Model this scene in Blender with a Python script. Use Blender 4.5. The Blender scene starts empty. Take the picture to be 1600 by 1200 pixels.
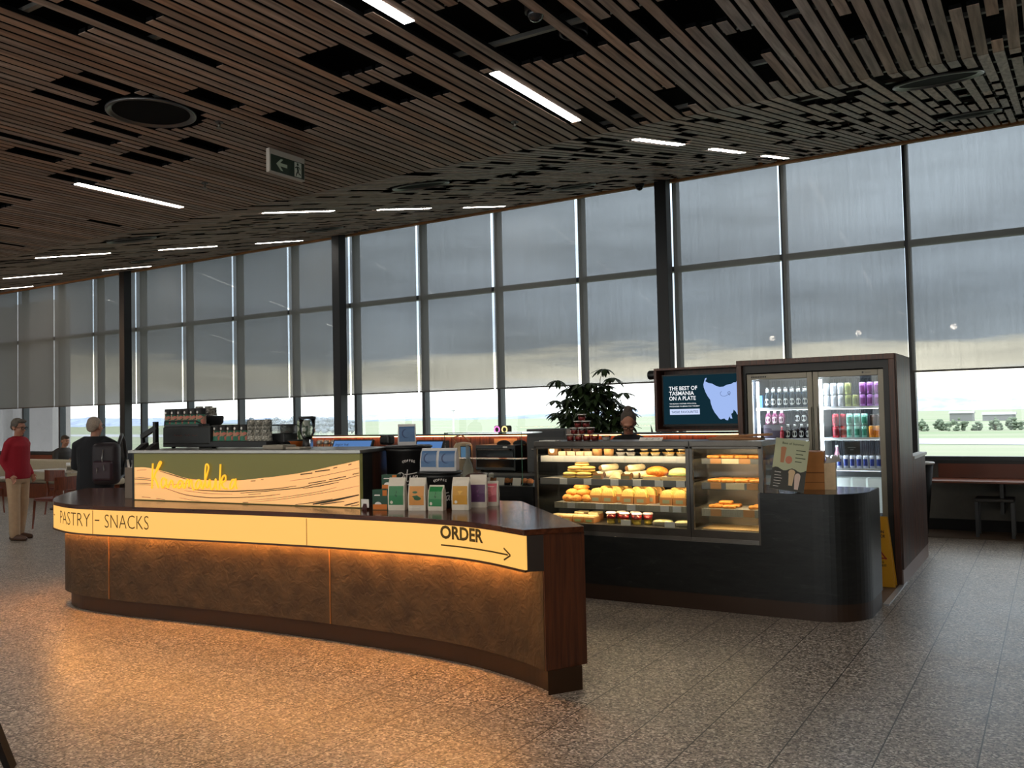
import bpy, bmesh, math, random
from mathutils import Vector, Matrix
R = random.Random(11)
S = bpy.context.scene
COL = S.collection
PI = math.pi

# ------------------------------------------------------------------ helpers
def lin(c):
    c = c / 255.0
    return c / 12.92 if c <= 0.04045 else ((c + 0.055) / 1.055) ** 2.4

def C(r, g, b):
    return (lin(r), lin(g), lin(b), 1.0)

def catmull(pts, n=8):
    out = []
    P = [Vector(p) for p in pts]
    for i in range(len(P) - 1):
        p0 = P[i - 1] if i > 0 else P[i] * 2 - P[i + 1]
        p1, p2 = P[i], P[i + 1]
        p3 = P[i + 2] if i + 2 < len(P) else P[i + 1] * 2 - P[i]
        for k in range(n):
            t = k / n
            out.append(0.5 * ((2 * p1) + (p2 - p0) * t + (2 * p0 - 5 * p1 + 4 * p2 - p3) * t * t + (3 * p1 - p0 - 3 * p2 + p3) * t ** 3))
    out.append(P[-1].copy())
    return out

def offset2(pts, d):
    """shift an open 2D polyline to its left by d"""
    out = []
    n = len(pts)
    for i in range(n):
        a = Vector(pts[max(0, i - 1)][:2]); b = Vector(pts[min(n - 1, i + 1)][:2])
        t = (b - a).normalized()
        out.append(Vector((pts[i][0] - t.y * d, pts[i][1] + t.x * d)))
    return out

class MB:
    def __init__(self):
        self.v = []; self.f = []; self.sm = []

    def add(self, vs, fs, smooth=False, M=None):
        o = len(self.v)
        for p in vs:
            p = Vector(p)
            if M is not None:
                p = M @ p
            self.v.append(p)
        for f in fs:
            self.f.append([o + i for i in f]); self.sm.append(smooth)
        return self

    def merge(self, other, M=None):
        o = len(self.v)
        self.v += [(M @ p if M is not None else p.copy()) for p in other.v]
        self.f += [[o + i for i in f] for f in other.f]; self.sm += other.sm
        return self

    def box(self, x0, x1, y0, y1, z0, z1, M=None):
        vs = [(x0, y0, z0), (x1, y0, z0), (x1, y1, z0), (x0, y1, z0), (x0, y0, z1), (x1, y0, z1), (x1, y1, z1), (x0, y1, z1)]
        fs = [(3, 2, 1, 0), (4, 5, 6, 7), (0, 1, 5, 4), (1, 2, 6, 5), (2, 3, 7, 6), (3, 0, 4, 7)]
        return self.add(vs, fs, False, M)

    def bar(self, a, b, w, h):
        """box beam from a to b, w wide (horizontal), h deep"""
        a = Vector(a); b = Vector(b); d = b - a; L = d.length; z = d.normalized()
        up = Vector((0, 0, 1)) if abs(z.z) < 0.95 else Vector((0, 1, 0))
        x = z.cross(up).normalized(); y = x.cross(z)
        M = Matrix.Translation(a) @ Matrix((x, y, z)).transposed().to_4x4()
        return self.box(-w / 2, w / 2, -h / 2, h / 2, 0, L, M)

    def prism(self, poly, z0, z1):
        n = len(poly)
        A = sum(poly[i][0] * poly[(i + 1) % n][1] - poly[(i + 1) % n][0] * poly[i][1] for i in range(n))
        if A < 0:
            poly = list(poly)[::-1]
        vs = [(p[0], p[1], z0) for p in poly] + [(p[0], p[1], z1) for p in poly]
        fs = [tuple(range(n - 1, -1, -1)), tuple(range(n, 2 * n))] + [(i, (i + 1) % n, n + (i + 1) % n, n + i) for i in range(n)]
        return self.add(vs, fs)

    def ribbon(self, pts, z0, z1, smooth=True):
        """vertical sheet along a 2D polyline"""
        n = len(pts)
        vs = [(p[0], p[1], z0) for p in pts] + [(p[0], p[1], z1) for p in pts]
        return self.add(vs, [(i, i + 1, n + i + 1, n + i) for i in range(n - 1)], smooth)

    def sheet(self, pts, z0, z1, t):
        """vertical sheet with thickness t (to the left of the polyline)"""
        q = offset2(pts, t)
        return self.prism([tuple(p[:2]) for p in pts] + [tuple(p) for p in reversed(q)], z0, z1)

    def lathe(self, prof, n=20, M=None, smooth=True):
        vs = []; fs = []
        m = len(prof)
        for (r, z) in prof:
            for k in range(n):
                a = 2 * PI * k / n
                vs.append((r * math.cos(a), r * math.sin(a), z))
        for j in range(m - 1):
            for k in range(n):
                k2 = (k + 1) % n
                fs.append((j * n + k, j * n + k2, (j + 1) * n + k2, (j + 1) * n + k))
        o = len(self.v)
        self.add(vs, fs, smooth, M)
        self.f.append([o + k for k in range(n - 1, -1, -1)]); self.sm.append(False)
        self.f.append([o + (m - 1) * n + k for k in range(n)]); self.sm.append(False)
        return self

    def cyl(self, c, r, z0, z1, n=20, r1=None):
        return self.lathe([(r, z0), (r if r1 is None else r1, z1)], n, Matrix.Translation((c[0], c[1], 0)))

    def tube(self, pts, r, n=8, caps=True, smooth=True, closed=False):
        P = [Vector(p) for p in pts]
        m = len(P)
        rr = [r] * m if not hasattr(r, '__len__') else list(r)
        rr = [(a, a) if not hasattr(a, '__len__') else a for a in rr]
        vs = []; prev = None
        for i in range(m):
            if closed:
                t = (P[(i + 1) % m] - P[i - 1]).normalized()
            else:
                t = (P[min(i + 1, m - 1)] - P[max(i - 1, 0)]).normalized()
            if prev is None:
                u = Vector((0, 0, 1)) if abs(t.z) < 0.9 else Vector((0, 1, 0))
                x = t.cross(u).normalized()
            else:
                x = (prev - t * prev.dot(t))
                x = x.normalized() if x.length > 1e-6 else t.orthogonal().normalized()
            prev = x
            y = t.cross(x)
            for k in range(n):
                a = 2 * PI * k / n
                vs.append(P[i] + x * math.cos(a) * rr[i][0] + y * math.sin(a) * rr[i][1])
        fs = []
        for j in range(m if closed else m - 1):
            j2 = (j + 1) % m
            for k in range(n):
                k2 = (k + 1) % n
                fs.append((j * n + k, j2 * n + k, j2 * n + k2, j * n + k2)[::-1])
        o = len(self.v)
        self.add(vs, fs, smooth)
        if caps and not closed:
            self.f.append([o + k for k in range(n)][::1]); self.sm.append(smooth)
            self.f.append([o + (m - 1) * n + k for k in range(n)][::-1]); self.sm.append(smooth)
        return self

    def cap(self, pts, rad, n=10):
        """tube with rounded ends"""
        P = [Vector(p) for p in pts]; rad = list(rad)
        def end(p, q, r, first):
            d = (p - q).normalized()
            out = [(p + d * r * s, r * c) for s, c in ((0.92, 0.35), (0.6, 0.78))]
            return out if first else out[::-1]
        a = end(P[0], P[1], rad[0], True); b = end(P[-1], P[-2], rad[-1], False)
        return self.tube([x[0] for x in a] + P + [x[0] for x in b], [x[1] for x in a] + rad + [x[1] for x in b], n)

    def ell(self, c, r, n=14, m=9, M=None):
        vs = [(0, 0, -1)]; fs = []
        for j in range(1, m):
            b = -PI / 2 + PI * j / m
            for k in range(n):
                a = 2 * PI * k / n
                vs.append((math.cos(a) * math.cos(b), math.sin(a) * math.cos(b), math.sin(b)))
        vs.append((0, 0, 1))
        for k in range(n):
            fs.append((0, 1 + (k + 1) % n, 1 + k))
            fs.append((len(vs) - 1, 1 + (m - 2) * n + k, 1 + (m - 2) * n + (k + 1) % n))
        for j in range(m - 2):
            for k in range(n):
                k2 = (k + 1) % n
                fs.append((1 + j * n + k, 1 + j * n + k2, 1 + (j + 1) * n + k2, 1 + (j + 1) * n + k))
        T = Matrix.Translation(c) @ (M if M is not None else Matrix.Identity(4)) @ Matrix.Diagonal((r[0], r[1], r[2], 1))
        return self.add(vs, fs, True, T)

    def poly(self, pts):
        return self.add(pts, [tuple(range(len(pts)))])

    def mesh(self, name):
        me = bpy.data.meshes.new(name)
        me.from_pydata([tuple(p) for p in self.v], [], self.f)
        me.polygons.foreach_set('use_smooth', self.sm)
        me.update()
        return me

    def build(self, name, mat, parent=None, bevel=0.0, label=None, seg=2):
        me = self.mesh(name)
        o = bpy.data.objects.new(name, me)
        COL.objects.link(o)
        me.materials.append(mat)
        attach(o, parent)
        if bevel:
            b = o.modifiers.new('edge', 'BEVEL'); b.width = bevel; b.segments = seg; b.limit_method = 'ANGLE'
            b.angle_limit = math.radians(40)
        if label:
            o['label'] = label
        return o

def attach(o, parent):
    if parent is not None:
        o.parent = parent
        if parent.type == 'EMPTY':
            o.matrix_parent_inverse = Matrix.Translation(-Vector(parent.location))

def thing(name, label, cat, loc=(0, 0, 0), group=None):
    o = bpy.data.objects.new(name, None)
    COL.objects.link(o); o.location = loc; o.empty_display_size = 0.1
    return tag(o, label, cat, group)

def tag(o, label, cat, group=None):
    o['label'] = label; o['category'] = cat
    if group:
        o['group'] = group
    return o

def struct(o):
    o['kind'] = 'structure'
    return o

def kids(o):
    return [c for c in bpy.data.objects if c.parent == o]

def dup(root, loc, rz=0.0, label=None, group=None, scale=None, fresh=True):
    def cp(o, par):
        c = o.copy(); COL.objects.link(c); c.parent = par
        for k in o.children:
            cp(k, c)
        return c
    r = cp(root, None)
    r.location = loc; r.rotation_euler = (0, 0, rz)
    if scale:
        r.scale = scale
    if label:
        r['label'] = label
    if group:
        r['group'] = group
    return r

class Proto:
    """first use moves the thing itself, later uses copy it"""
    def __init__(self, root):
        self.root = root; self.used = False
    def put(self, loc, rz=0.0, label=None, group=None, scale=None):
        if not self.used:
            self.used = True
            r = self.root; r.location = loc; r.rotation_euler = (0, 0, rz)
            if scale: r.scale = scale
            if label: r['label'] = label
            if group: r['group'] = group
            return r
        return dup(self.root, loc, rz, label, group, scale)

ORD = ['first', 'second', 'third', 'fourth', 'fifth', 'sixth', 'seventh', 'eighth', 'ninth', 'tenth', 'eleventh', 'twelfth', 'thirteenth', 'fourteenth', 'fifteenth', 'sixteenth', 'seventeenth', 'eighteenth']
def nth(i, n, side='left', other='right'):
    if n == 1:
        return 'only'
    if i == 0:
        return side + 'most'
    if i == n - 1:
        return other + 'most'
    return ORD[i] + ' from the ' + side

_tc = {}
def text2d(s, bold=0.0, align='LEFT'):
    key = (s, bold, align)
    if key not in _tc:
        c = bpy.data.curves.new('t', 'FONT'); c.body = s; c.size = 1.0; c.offset = bold; c.align_x = align
        c.resolution_u = 3; c.fill_mode = 'FRONT' if hasattr(c, 'fill_mode') else 'BOTH'
        o = bpy.data.objects.new('t', c); COL.objects.link(o)
        dg = bpy.context.evaluated_depsgraph_get(); dg.update()
        me = bpy.data.meshes.new_from_object(o.evaluated_get(dg))
        _tc[key] = ([tuple(v.co[:2]) for v in me.vertices], [tuple(p.vertices) for p in me.polygons])
        bpy.data.objects.remove(o); bpy.data.curves.remove(c); bpy.data.meshes.remove(me)
    return _tc[key]

def text_mb(s, mapf, size=0.1, bold=0.0, sx=1.0, fit=None, align='LEFT'):
    """lettering; mapf(x, y) -> point.  fit: wanted width in metres.  cap height = size"""
    v, f = text2d(s, bold, align)
    k = size / 0.70
    xs = [p[0] for p in v]
    x0 = min(xs)
    if fit:
        sx = fit / ((max(xs) - x0) * k)
    m = MB()
    m.add([mapf((p[0] - (x0 if align == 'LEFT' else 0)) * k * sx, p[1] * k) for p in v], f)
    return m

# ------------------------------------------------------------------ materials
def new_mat(name):
    m = bpy.data.materials.new(name); m.use_nodes = True
    nt = m.node_tree
    return m, nt, nt.nodes['Principled BSDF']

def N(nt, t, **kw):
    n = nt.nodes.new(t)
    for k, v in kw.items():
        setattr(n, k, v)
    return n

def mat(name, col, rough=0.5, metal=0.0, spec=0.5, var=0.0, scale=20.0, bump=0.0, bscale=60.0, emit=None, estr=0.0, trans=0.0, alpha=1.0, sss=0.0):
    m, nt, b = new_mat(name)
    b.inputs['Base Color'].default_value = col
    b.inputs['Roughness'].default_value = rough
    b.inputs['Metallic'].default_value = metal
    b.inputs['Specular IOR Level'].default_value = spec
    b.inputs['Transmission Weight'].default_value = trans
    b.inputs['Alpha'].default_value = alpha
    if sss:
        b.inputs['Subsurface Weight'].default_value = sss
        b.inputs['Subsurface Radius'].default_value = (0.01, 0.004, 0.002)
    if emit:
        b.inputs['Emission Color'].default_value = emit
        b.inputs['Emission Strength'].default_value = estr
    tc = None
    if var or bump:
        tc = N(nt, 'ShaderNodeTexCoord')
    if var:
        n = N(nt, 'ShaderNodeTexNoise'); n.inputs['Scale'].default_value = scale; n.inputs['Detail'].default_value = 4
        nt.links.new(tc.outputs['Object'], n.inputs['Vector'])
        mr = N(nt, 'ShaderNodeMapRange'); mr.inputs['From Min'].default_value = 0.3; mr.inputs['From Max'].default_value = 0.7
        mr.inputs['To Min'].default_value = 1 - var; mr.inputs['To Max'].default_value = 1 + var
        nt.links.new(n.outputs['Fac'], mr.inputs['Value'])
        mx = N(nt, 'ShaderNodeMix', data_type='RGBA', blend_type='MULTIPLY'); mx.inputs['Factor'].default_value = 1
        mx.inputs['A'].default_value = col
        nt.links.new(mr.outputs['Result'], mx.inputs['B'])
        nt.links.new(mx.outputs['Result'], b.inputs['Base Color'])
    if bump:
        n2 = N(nt, 'ShaderNodeTexNoise'); n2.inputs['Scale'].default_value = bscale; n2.inputs['Detail'].default_value = 3
        nt.links.new(tc.outputs['Object'], n2.inputs['Vector'])
        bp = N(nt, 'ShaderNodeBump'); bp.inputs['Strength'].default_value = bump; bp.inputs['Distance'].default_value = 0.01
        nt.links.new(n2.outputs['Fac'], bp.inputs['Height'])
        nt.links.new(bp.outputs['Normal'], b.inputs['Normal'])
    return m

def emis(name, col, strength):
    m, nt, b = new_mat(name)
    nt.nodes.remove(b)
    e = N(nt, 'ShaderNodeEmission'); e.inputs['Color'].default_value = col; e.inputs['Strength'].default_value = strength
    nt.links.new(e.outputs[0], nt.nodes['Material Output'].inputs['Surface'])
    return m

def wood(name, c1, c2, axis='X', scale=6.0, rough=0.4, island=0.0, spec=0.5, stretch=14.0):
    """grain running along the axis"""
    m, nt, b = new_mat(name)
    tc = N(nt, 'ShaderNodeTexCoord'); mp = N(nt, 'ShaderNodeMapping')
    s = [scale * stretch] * 3; s['XYZ'.index(axis)] = scale
    mp.inputs['Scale'].default_value = s
    nt.links.new(tc.outputs['Object'], mp.inputs['Vector'])
    n = N(nt, 'ShaderNodeTexNoise'); n.inputs['Scale'].default_value = 1.0; n.inputs['Detail'].default_value = 5; n.inputs['Distortion'].default_value = 0.4
    nt.links.new(mp.outputs[0], n.inputs['Vector'])
    cr = N(nt, 'ShaderNodeValToRGB'); cr.color_ramp.elements[0].position = 0.32; cr.color_ramp.elements[1].position = 0.7
    cr.color_ramp.elements[0].color = c1; cr.color_ramp.elements[1].color = c2
    nt.links.new(n.outputs['Fac'], cr.inputs['Fac'])
    out = cr.outputs['Color']
    if island:
        g = N(nt, 'ShaderNodeNewGeometry')
        mr = N(nt, 'ShaderNodeMapRange'); mr.inputs['To Min'].default_value = 1 - island; mr.inputs['To Max'].default_value = 1 + island
        nt.links.new(g.outputs['Random Per Island'], mr.inputs['Value'])
        hs = N(nt, 'ShaderNodeHueSaturation'); nt.links.new(mr.outputs['Result'], hs.inputs['Value'])
        nt.links.new(out, hs.inputs['Color'])
        m2 = N(nt, 'ShaderNodeMath', operation='MULTIPLY'); m2.inputs[1].default_value = 7.31
        nt.links.new(g.outputs['Random Per Island'], m2.inputs[0])
        fr = N(nt, 'ShaderNodeMath', operation='FRACT'); nt.links.new(m2.outputs[0], fr.inputs[0])
        mr2 = N(nt, 'ShaderNodeMapRange'); mr2.inputs['To Min'].default_value = 0.7; mr2.inputs['To Max'].default_value = 1.25
        nt.links.new(fr.outputs[0], mr2.inputs['Value']); nt.links.new(mr2.outputs['Result'], hs.inputs['Saturation'])
        out = hs.outputs['Color']
    nt.links.new(out, b.inputs['Base Color'])
    b.inputs['Roughness'].default_value = rough
    b.inputs['Specular IOR Level'].default_value = spec
    bp = N(nt, 'ShaderNodeBump'); bp.inputs['Strength'].default_value = 0.15; bp.inputs['Distance'].default_value = 0.003
    nt.links.new(n.outputs['Fac'], bp.inputs['Height']); nt.links.new(bp.outputs['Normal'], b.inputs['Normal'])
    return m

def glass_thin(name, tint=(1, 1, 1, 1), refl=1.0, rough=0.0):
    m, nt, b = new_mat(name)
    nt.nodes.remove(b)
    t = N(nt, 'ShaderNodeBsdfTransparent'); t.inputs['Color'].default_value = tint
    g = N(nt, 'ShaderNodeBsdfGlossy'); g.inputs['Roughness'].default_value = rough
    fr = N(nt, 'ShaderNodeFresnel'); fr.inputs['IOR'].default_value = 1.45
    ml = N(nt, 'ShaderNodeMath', operation='MULTIPLY'); ml.inputs[1].default_value = refl
    nt.links.new(fr.outputs[0], ml.inputs[0])
    mx = N(nt, 'ShaderNodeMixShader')
    nt.links.new(ml.outputs[0], mx.inputs[0]); nt.links.new(t.outputs[0], mx.inputs[1]); nt.links.new(g.outputs[0], mx.inputs[2])
    nt.links.new(mx.outputs[0], nt.nodes['Material Output'].inputs['Surface'])
    return m

M = {}
M['black'] = mat('black paint', C(13, 13, 14), 0.45)
M['void'] = mat('black acoustic backing', C(13, 13, 14), 0.9, spec=0.1)
M['dark'] = mat('dark grey metal', C(48, 49, 50), 0.4)
M['frame'] = mat('anodised window frame', C(62, 65, 68), 0.45, 0.3)
M['steel'] = mat('brushed steel', C(170, 166, 160), 0.3, 0.9, var=0.08, scale=8)
M['steel_dark'] = mat('bronze steel', C(105, 100, 94), 0.35, 0.85, var=0.1, scale=10)
M['white'] = mat('white plastic', C(225, 224, 220), 0.45)
M['paper'] = mat('white card', C(232, 228, 222), 0.7)
M['grey'] = mat('grey plastic', C(120, 120, 120), 0.5)
M['rubber'] = mat('black rubber', C(14, 14, 14), 0.8)
M['chrome'] = mat('chrome', C(215, 215, 215), 0.12, 1.0)
M['slat'] = wood('timber ceiling slats', C(116, 94, 82), C(172, 146, 130), 'Y', 2.5, 0.55, 0.28, 0.4)
M['trimwood'] = wood('pale timber trim', C(150, 100, 60), C(190, 135, 85), 'X', 3, 0.5)
M['walnut'] = wood('dark stained timber', C(54, 27, 14), C(92, 48, 25), 'Z', 3.0, 0.4, stretch=18)
M['walnut_x'] = wood('dark timber top', C(56, 27, 14), C(94, 49, 27), 'X', 2.5, 0.16, 0.0, 0.6)
M['redwood'] = wood('red brown timber', C(92, 42, 20), C(136, 68, 34), 'X', 3.0, 0.35)
M['redwood_z'] = wood('red brown cladding', C(84, 40, 18), C(128, 66, 32), 'Z', 3.0, 0.4)
M['chairwood'] = wood('chair timber', C(88, 40, 22), C(138, 68, 38), 'Z', 5.0, 0.35)
M['stone'] = None
M['glass'] = glass_thin('clear glass', (0.96, 0.98, 0.97, 1), 0.9)
M['winglass'] = glass_thin('window glass', (0.97, 0.99, 0.98, 1), 0.5)
M['clearpl'] = glass_thin('clear plastic', (0.9, 0.9, 0.88, 1), 1.0, 0.1)
M['kraft'] = mat('kraft card', C(190, 140, 88), 0.8, var=0.08, scale=30)
M['card'] = mat('brown corrugated card', C(172, 116, 66), 0.85, var=0.06, scale=25)
M['bread'] = mat('toasted bread', C(226, 176, 96), 0.8, var=0.18, scale=60, bump=0.3)
M['crust'] = mat('bread crust', C(196, 126, 58), 0.7, var=0.2, scale=40, bump=0.3)
M['pastry'] = mat('golden pastry', C(214, 138, 58), 0.6, var=0.25, scale=45, bump=0.5, bscale=90)
M['wrap'] = mat('flour tortilla', C(232, 214, 172), 0.75, var=0.14, scale=35)
M['filling'] = mat('dark filling', C(98, 66, 34), 0.8, var=0.4, scale=90)
M['lettuce'] = mat('lettuce', C(124, 146, 52), 0.6, var=0.3, scale=60)
M['choc'] = mat('chocolate slice', C(78, 50, 34), 0.7, var=0.4, scale=70, bump=0.4)
M['skin'] = mat('skin', C(176, 124, 100), 0.55, sss=0.1, var=0.05, scale=15)
M['lip'] = mat('lips', C(140, 78, 68), 0.5)
M['eye'] = mat('eyes', C(30, 24, 22), 0.2)
M['leaf'] = mat('glossy dark leaf', C(40, 56, 28), 0.4, var=0.3, scale=12)
M['stem'] = mat('plant stem', C(84, 76, 48), 0.8)
M['vinyl'] = mat('brown vinyl floor', C(110, 84, 62), 0.5, var=0.06, scale=30)
M['led_warm'] = emis('warm led strip', (1.0, 0.41, 0.10, 1), 125.0)
M['led_case'] = emis('display case led', (1.0, 0.76, 0.46, 1), 44.0)
M['led_cool'] = emis('fridge led', (0.78, 0.88, 1.0, 1), 30.0)
M['tube'] = emis('ceiling light diffuser', (1.0, 0.94, 0.86, 1), 34.0)
# ------------------------------------------------------------------ room constants (metres)
YW = 12.70            # window plane
ZA = 3.792            # flat ceiling height
YC = 6.187            # crease where the soffit starts to rise
SB = 0.207            # slope of the rising soffit
def zceil(y):
    return ZA if y < YC else ZA + SB * (y - YC)

# camera
cam = bpy.data.cameras.new('camera'); cam.sensor_width = 36; cam.lens = 1371.49 * 36 / 1600; cam.clip_end = 9000
camo = bpy.data.objects.new('camera', cam); COL.objects.link(camo)
yaw, pitch, roll = 0.552718, 0.0358139, -0.0215578
F_ = Vector((-math.sin(yaw) * math.cos(pitch), math.cos(yaw) * math.cos(pitch), math.sin(pitch)))
R0 = Vector((math.cos(yaw), math.sin(yaw), 0)); U0 = R0.cross(F_)
R_ = R0 * math.cos(roll) + U0 * math.sin(roll); U_ = -R0 * math.sin(roll) + U0 * math.cos(roll)
mw = Matrix((R_, U_, -F_)).transposed().to_4x4(); mw.translation = (0, 0, 1.6)
camo.matrix_world = mw
S.camera = camo

# ------------------------------------------------------------------ floor
def floor_mat():
    m, nt, b = new_mat('terrazzo tiles')
    g = N(nt, 'ShaderNodeNewGeometry'); sp = N(nt, 'ShaderNodeSeparateXYZ'); nt.links.new(g.outputs['Position'], sp.inputs[0])
    def math_(op, a, bb=None, c=None):
        n = N(nt, 'ShaderNodeMath', operation=op)
        for i, v in enumerate((a, bb, c)):
            if v is None: continue
            if isinstance(v, (int, float)): n.inputs[i].default_value = v
            else: nt.links.new(v, n.inputs[i])
        return n.outputs[0]
    right = math_('GREATER_THAN', sp.outputs['X'], -1.7)
    offx = math_('MULTIPLY_ADD', right, 0.10, 0.25)
    ux = math_('DIVIDE', math_('ADD', sp.outputs['X'], offx), 0.4)
    uy = math_('DIVIDE', math_('ADD', sp.outputs['Y'], -2.797), 0.394)
    def line(u, w):
        fr = math_('FRACT', math_('ADD', u, 0.5))
        return math_('LESS_THAN', math_('ABSOLUTE', math_('SUBTRACT', fr, 0.5)), w)
    ln = math_('MAXIMUM', line(ux, 0.008), line(uy, 0.006))
    # speckle
    v = N(nt, 'ShaderNodeTexVoronoi'); v.inputs['Scale'].default_value = 95
    nt.links.new(g.outputs['Position'], v.inputs['Vector'])
    sc = N(nt, 'ShaderNodeSeparateColor'); nt.links.new(v.outputs['Color'], sc.inputs[0])
    cr = N(nt, 'ShaderNodeValToRGB'); cr.color_ramp.interpolation = 'CONSTANT'
    e = cr.color_ramp.elements
    e[0].position = 0; e[0].color = C(88, 80, 72)
    e[1].position = 0.22; e[1].color = C(134, 122, 110)
    for p, c in ((0.5, C(160, 148, 134)), (0.72, C(186, 174, 160)), (0.9, C(216, 208, 196))):
        x = e.new(p); x.color = c
    nt.links.new(sc.outputs[0], cr.inputs['Fac'])
    # soft wear
    nz = N(nt, 'ShaderNodeTexNoise'); nz.inputs['Scale'].default_value = 2.2; nz.inputs['Detail'].default_value = 3
    nt.links.new(g.outputs['Position'], nz.inputs['Vector'])
    wv = N(nt, 'ShaderNodeTexWhiteNoise', noise_dimensions='2D')
    cb = N(nt, 'ShaderNodeCombineXYZ'); nt.links.new(math_('FLOOR', ux), cb.inputs[0]); nt.links.new(math_('FLOOR', uy), cb.inputs[1])
    nt.links.new(cb.outputs[0], wv.inputs['Vector'])
    val = math_('ADD', math_('MULTIPLY_ADD', wv.outputs['Value'], 0.10, 0.86), math_('MULTIPLY', nz.outputs['Fac'], 0.16))
    hs = N(nt, 'ShaderNodeHueSaturation'); nt.links.new(val, hs.inputs['Value']); nt.links.new(cr.outputs['Color'], hs.inputs['Color'])
    mx = N(nt, 'ShaderNodeMix', data_type='RGBA'); nt.links.new(ln, mx.inputs['Factor'])
    nt.links.new(hs.outputs['Color'], mx.inputs['A']); mx.inputs['B'].default_value = C(40, 35, 32)
    nt.links.new(mx.outputs['Result'], b.inputs['Base Color'])
    rg = math_('MULTIPLY_ADD', nz.outputs['Fac'], 0.16, 0.27)
    nt.links.new(rg, b.inputs['Roughness'])
    b.inputs['Specular IOR Level'].default_value = 0.5
    bp = N(nt, 'ShaderNodeBump'); bp.inputs['Strength'].default_value = 0.35; bp.inputs['Distance'].default_value = 0.0012
    nt.links.new(sc.outputs[1], bp.inputs['Height']); nt.links.new(bp.outputs['Normal'], b.inputs['Normal'])
    return m

m = MB(); m.box(-34, 9, -6, 12.75, -0.12, 0)
fl = struct(m.build('floor', floor_mat()))
fl['label'] = 'speckled terrazzo tile floor'
m = MB(); m.box(-34, 9, 11.88, 12.64, 0.0005, 0.004)
struct(m.build('floor_edge', mat('brown floor edging', C(96, 78, 62), 0.5, var=0.1)))
m = MB(); m.box(-5.55, -1.24, 7.63, 9.38, 0.0005, 0.005)
struct(m.build('floor_service', M['vinyl']))
m = MB(); m.box(-1.24, -1.195, 7.66, 8.72, 0.0005, 0.012)
t = struct(m.build('trim_1', mat('aluminium floor strip', C(205, 205, 205), 0.35, 0.6)))

# ------------------------------------------------------------------ timber slat ceiling
PITCH = 0.087; WS = 0.062
X0, X1 = -27.0, 3.2
nsl = int((X1 - X0) / PITCH)
def slat_index(x):
    return int(round((x + 0.30) / PITCH))
gapsA = {}
def cut(ix, a, b):
    gapsA.setdefault(ix, []).append((a, b))
# missing lengths seen in the flat part: (x, y0, y1, number of slats)
for (x, a, b, n) in ((-3.62, 3.80, 4.20, 3), (-3.82, 3.80, 4.18, 1), (-3.70, 4.38, 4.77, 2), (-3.98, 4.38, 4.77, 2), (-3.40, 4.38, 4.80, 2), (-3.26, 3.80, 4.18, 1),
                     (-4.62, 4.38, 4.80, 2), (-2.40, 3.90, 4.76, 2), (-2.58, 4.27, 4.77, 1), (-2.24, 3.2, 4.7, 1), (-2.86, 5.58, 6.1, 1), (-2.54, 5.56, 6.12, 1), (-2.22, 5.57, 6.1, 1),
                     (-2.06, 4.38, 4.77, 1), (-1.86, 4.38, 4.82, 1), (-1.69, 4.36, 4.77, 1), (-1.5, 4.4, 4.8, 2), (-4.28, 2.6, 3.62, 1), (-4.05, 2.7, 3.0, 2),
                     (-5.09, 3.2, 3.6, 1), (-5.60, 3.2, 3.7, 1), (-4.78, 3.78, 4.18, 2), (-5.84, 3.78, 4.18, 1), (-6.14, 3.78, 4.18, 2), (-6.0, 4.37, 4.79, 2), (-6.34, 4.37, 4.78, 2),
                     (-6.88, 3.78, 4.2, 2), (-7.12, 4.37, 4.77, 2), (-5.63, 4.4, 4.79, 2), (-6.64, 3.5, 4.19, 1), (-3.1, 2.6, 3.6, 1), (-2.75, 2.6, 3.6, 2), (-1.2, 4.4, 5.0, 1), (-0.9, 5.1, 5.5, 1), (-3.0, 3.85, 4.6, 1)):
    i0 = slat_index(x)
    for k in range(n):
        cut(i0 - n // 2 + k, a, b)
rg = random.Random(5)
for _ in range(520):
    x = rg.uniform(X0, X1); ky = rg.randrange(-8, 11)
    y = 0.2 + 0.6 * ky - 0.02
    if -7.2 < x < -1.0 and 2.4 < y < 6.2:
        if rg.random() < 0.86: continue
    n = rg.choice((1, 1, 2, 2, 3)); i0 = slat_index(x)
    for k in range(n):
        cut(i0 + k, y, min(y + rg.choice((0.4, 0.4, 0.9)), YC))
LIGHTX = [-2.965 - 4.53 * k for k in range(0, 5)] + [1.57]
LIGHTY = [(-3.35, -2.2), (-1.35, -0.2), (0.65, 1.8), (2.66, 3.82), (4.66, 5.82), (6.90, 8.03), (8.88, 10.02), (10.88, 12.03)]
VENTS = [(-5.35, 3.90, 0.30), (-5.50, 7.20, 0.30), (-0.63, 6.95, 0.30), (-0.64, 10.23, 0.30), (-5.46, 10.57, 0.30), (-9.95, 6.95, 0.30), (-9.9, 10.4, 0.30), (-14.4, 6.9, 0.30), (-14.4, 10.4, 0.3)]
def cuts_for(x):
    out = []
    for lx in LIGHTX:
        if abs(x - lx) < 0.055:
            out += [(a - 0.01, b + 0.01) for a, b in LIGHTY]
    for vx, vy, vr in VENTS:
        d = abs(x - vx)
        if d < vr + 0.02:
            h = math.sqrt(max(0, (vr + 0.04) ** 2 - d * d)) + 0.02
            out.append((vy - h, vy + h))
    return out
def spans(a, b, cuts):
    segs = [(a, b)]
    for c0, c1 in sorted(cuts):
        nx = []
        for s0, s1 in segs:
            if c1 <= s0 or c0 >= s1:
                nx.append((s0, s1))
            else:
                if c0 - s0 > 0.03: nx.append((s0, c0))
                if s1 - c1 > 0.03: nx.append((c1, s1))
        segs = nx
    return segs
m = MB(); bt = MB()
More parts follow.
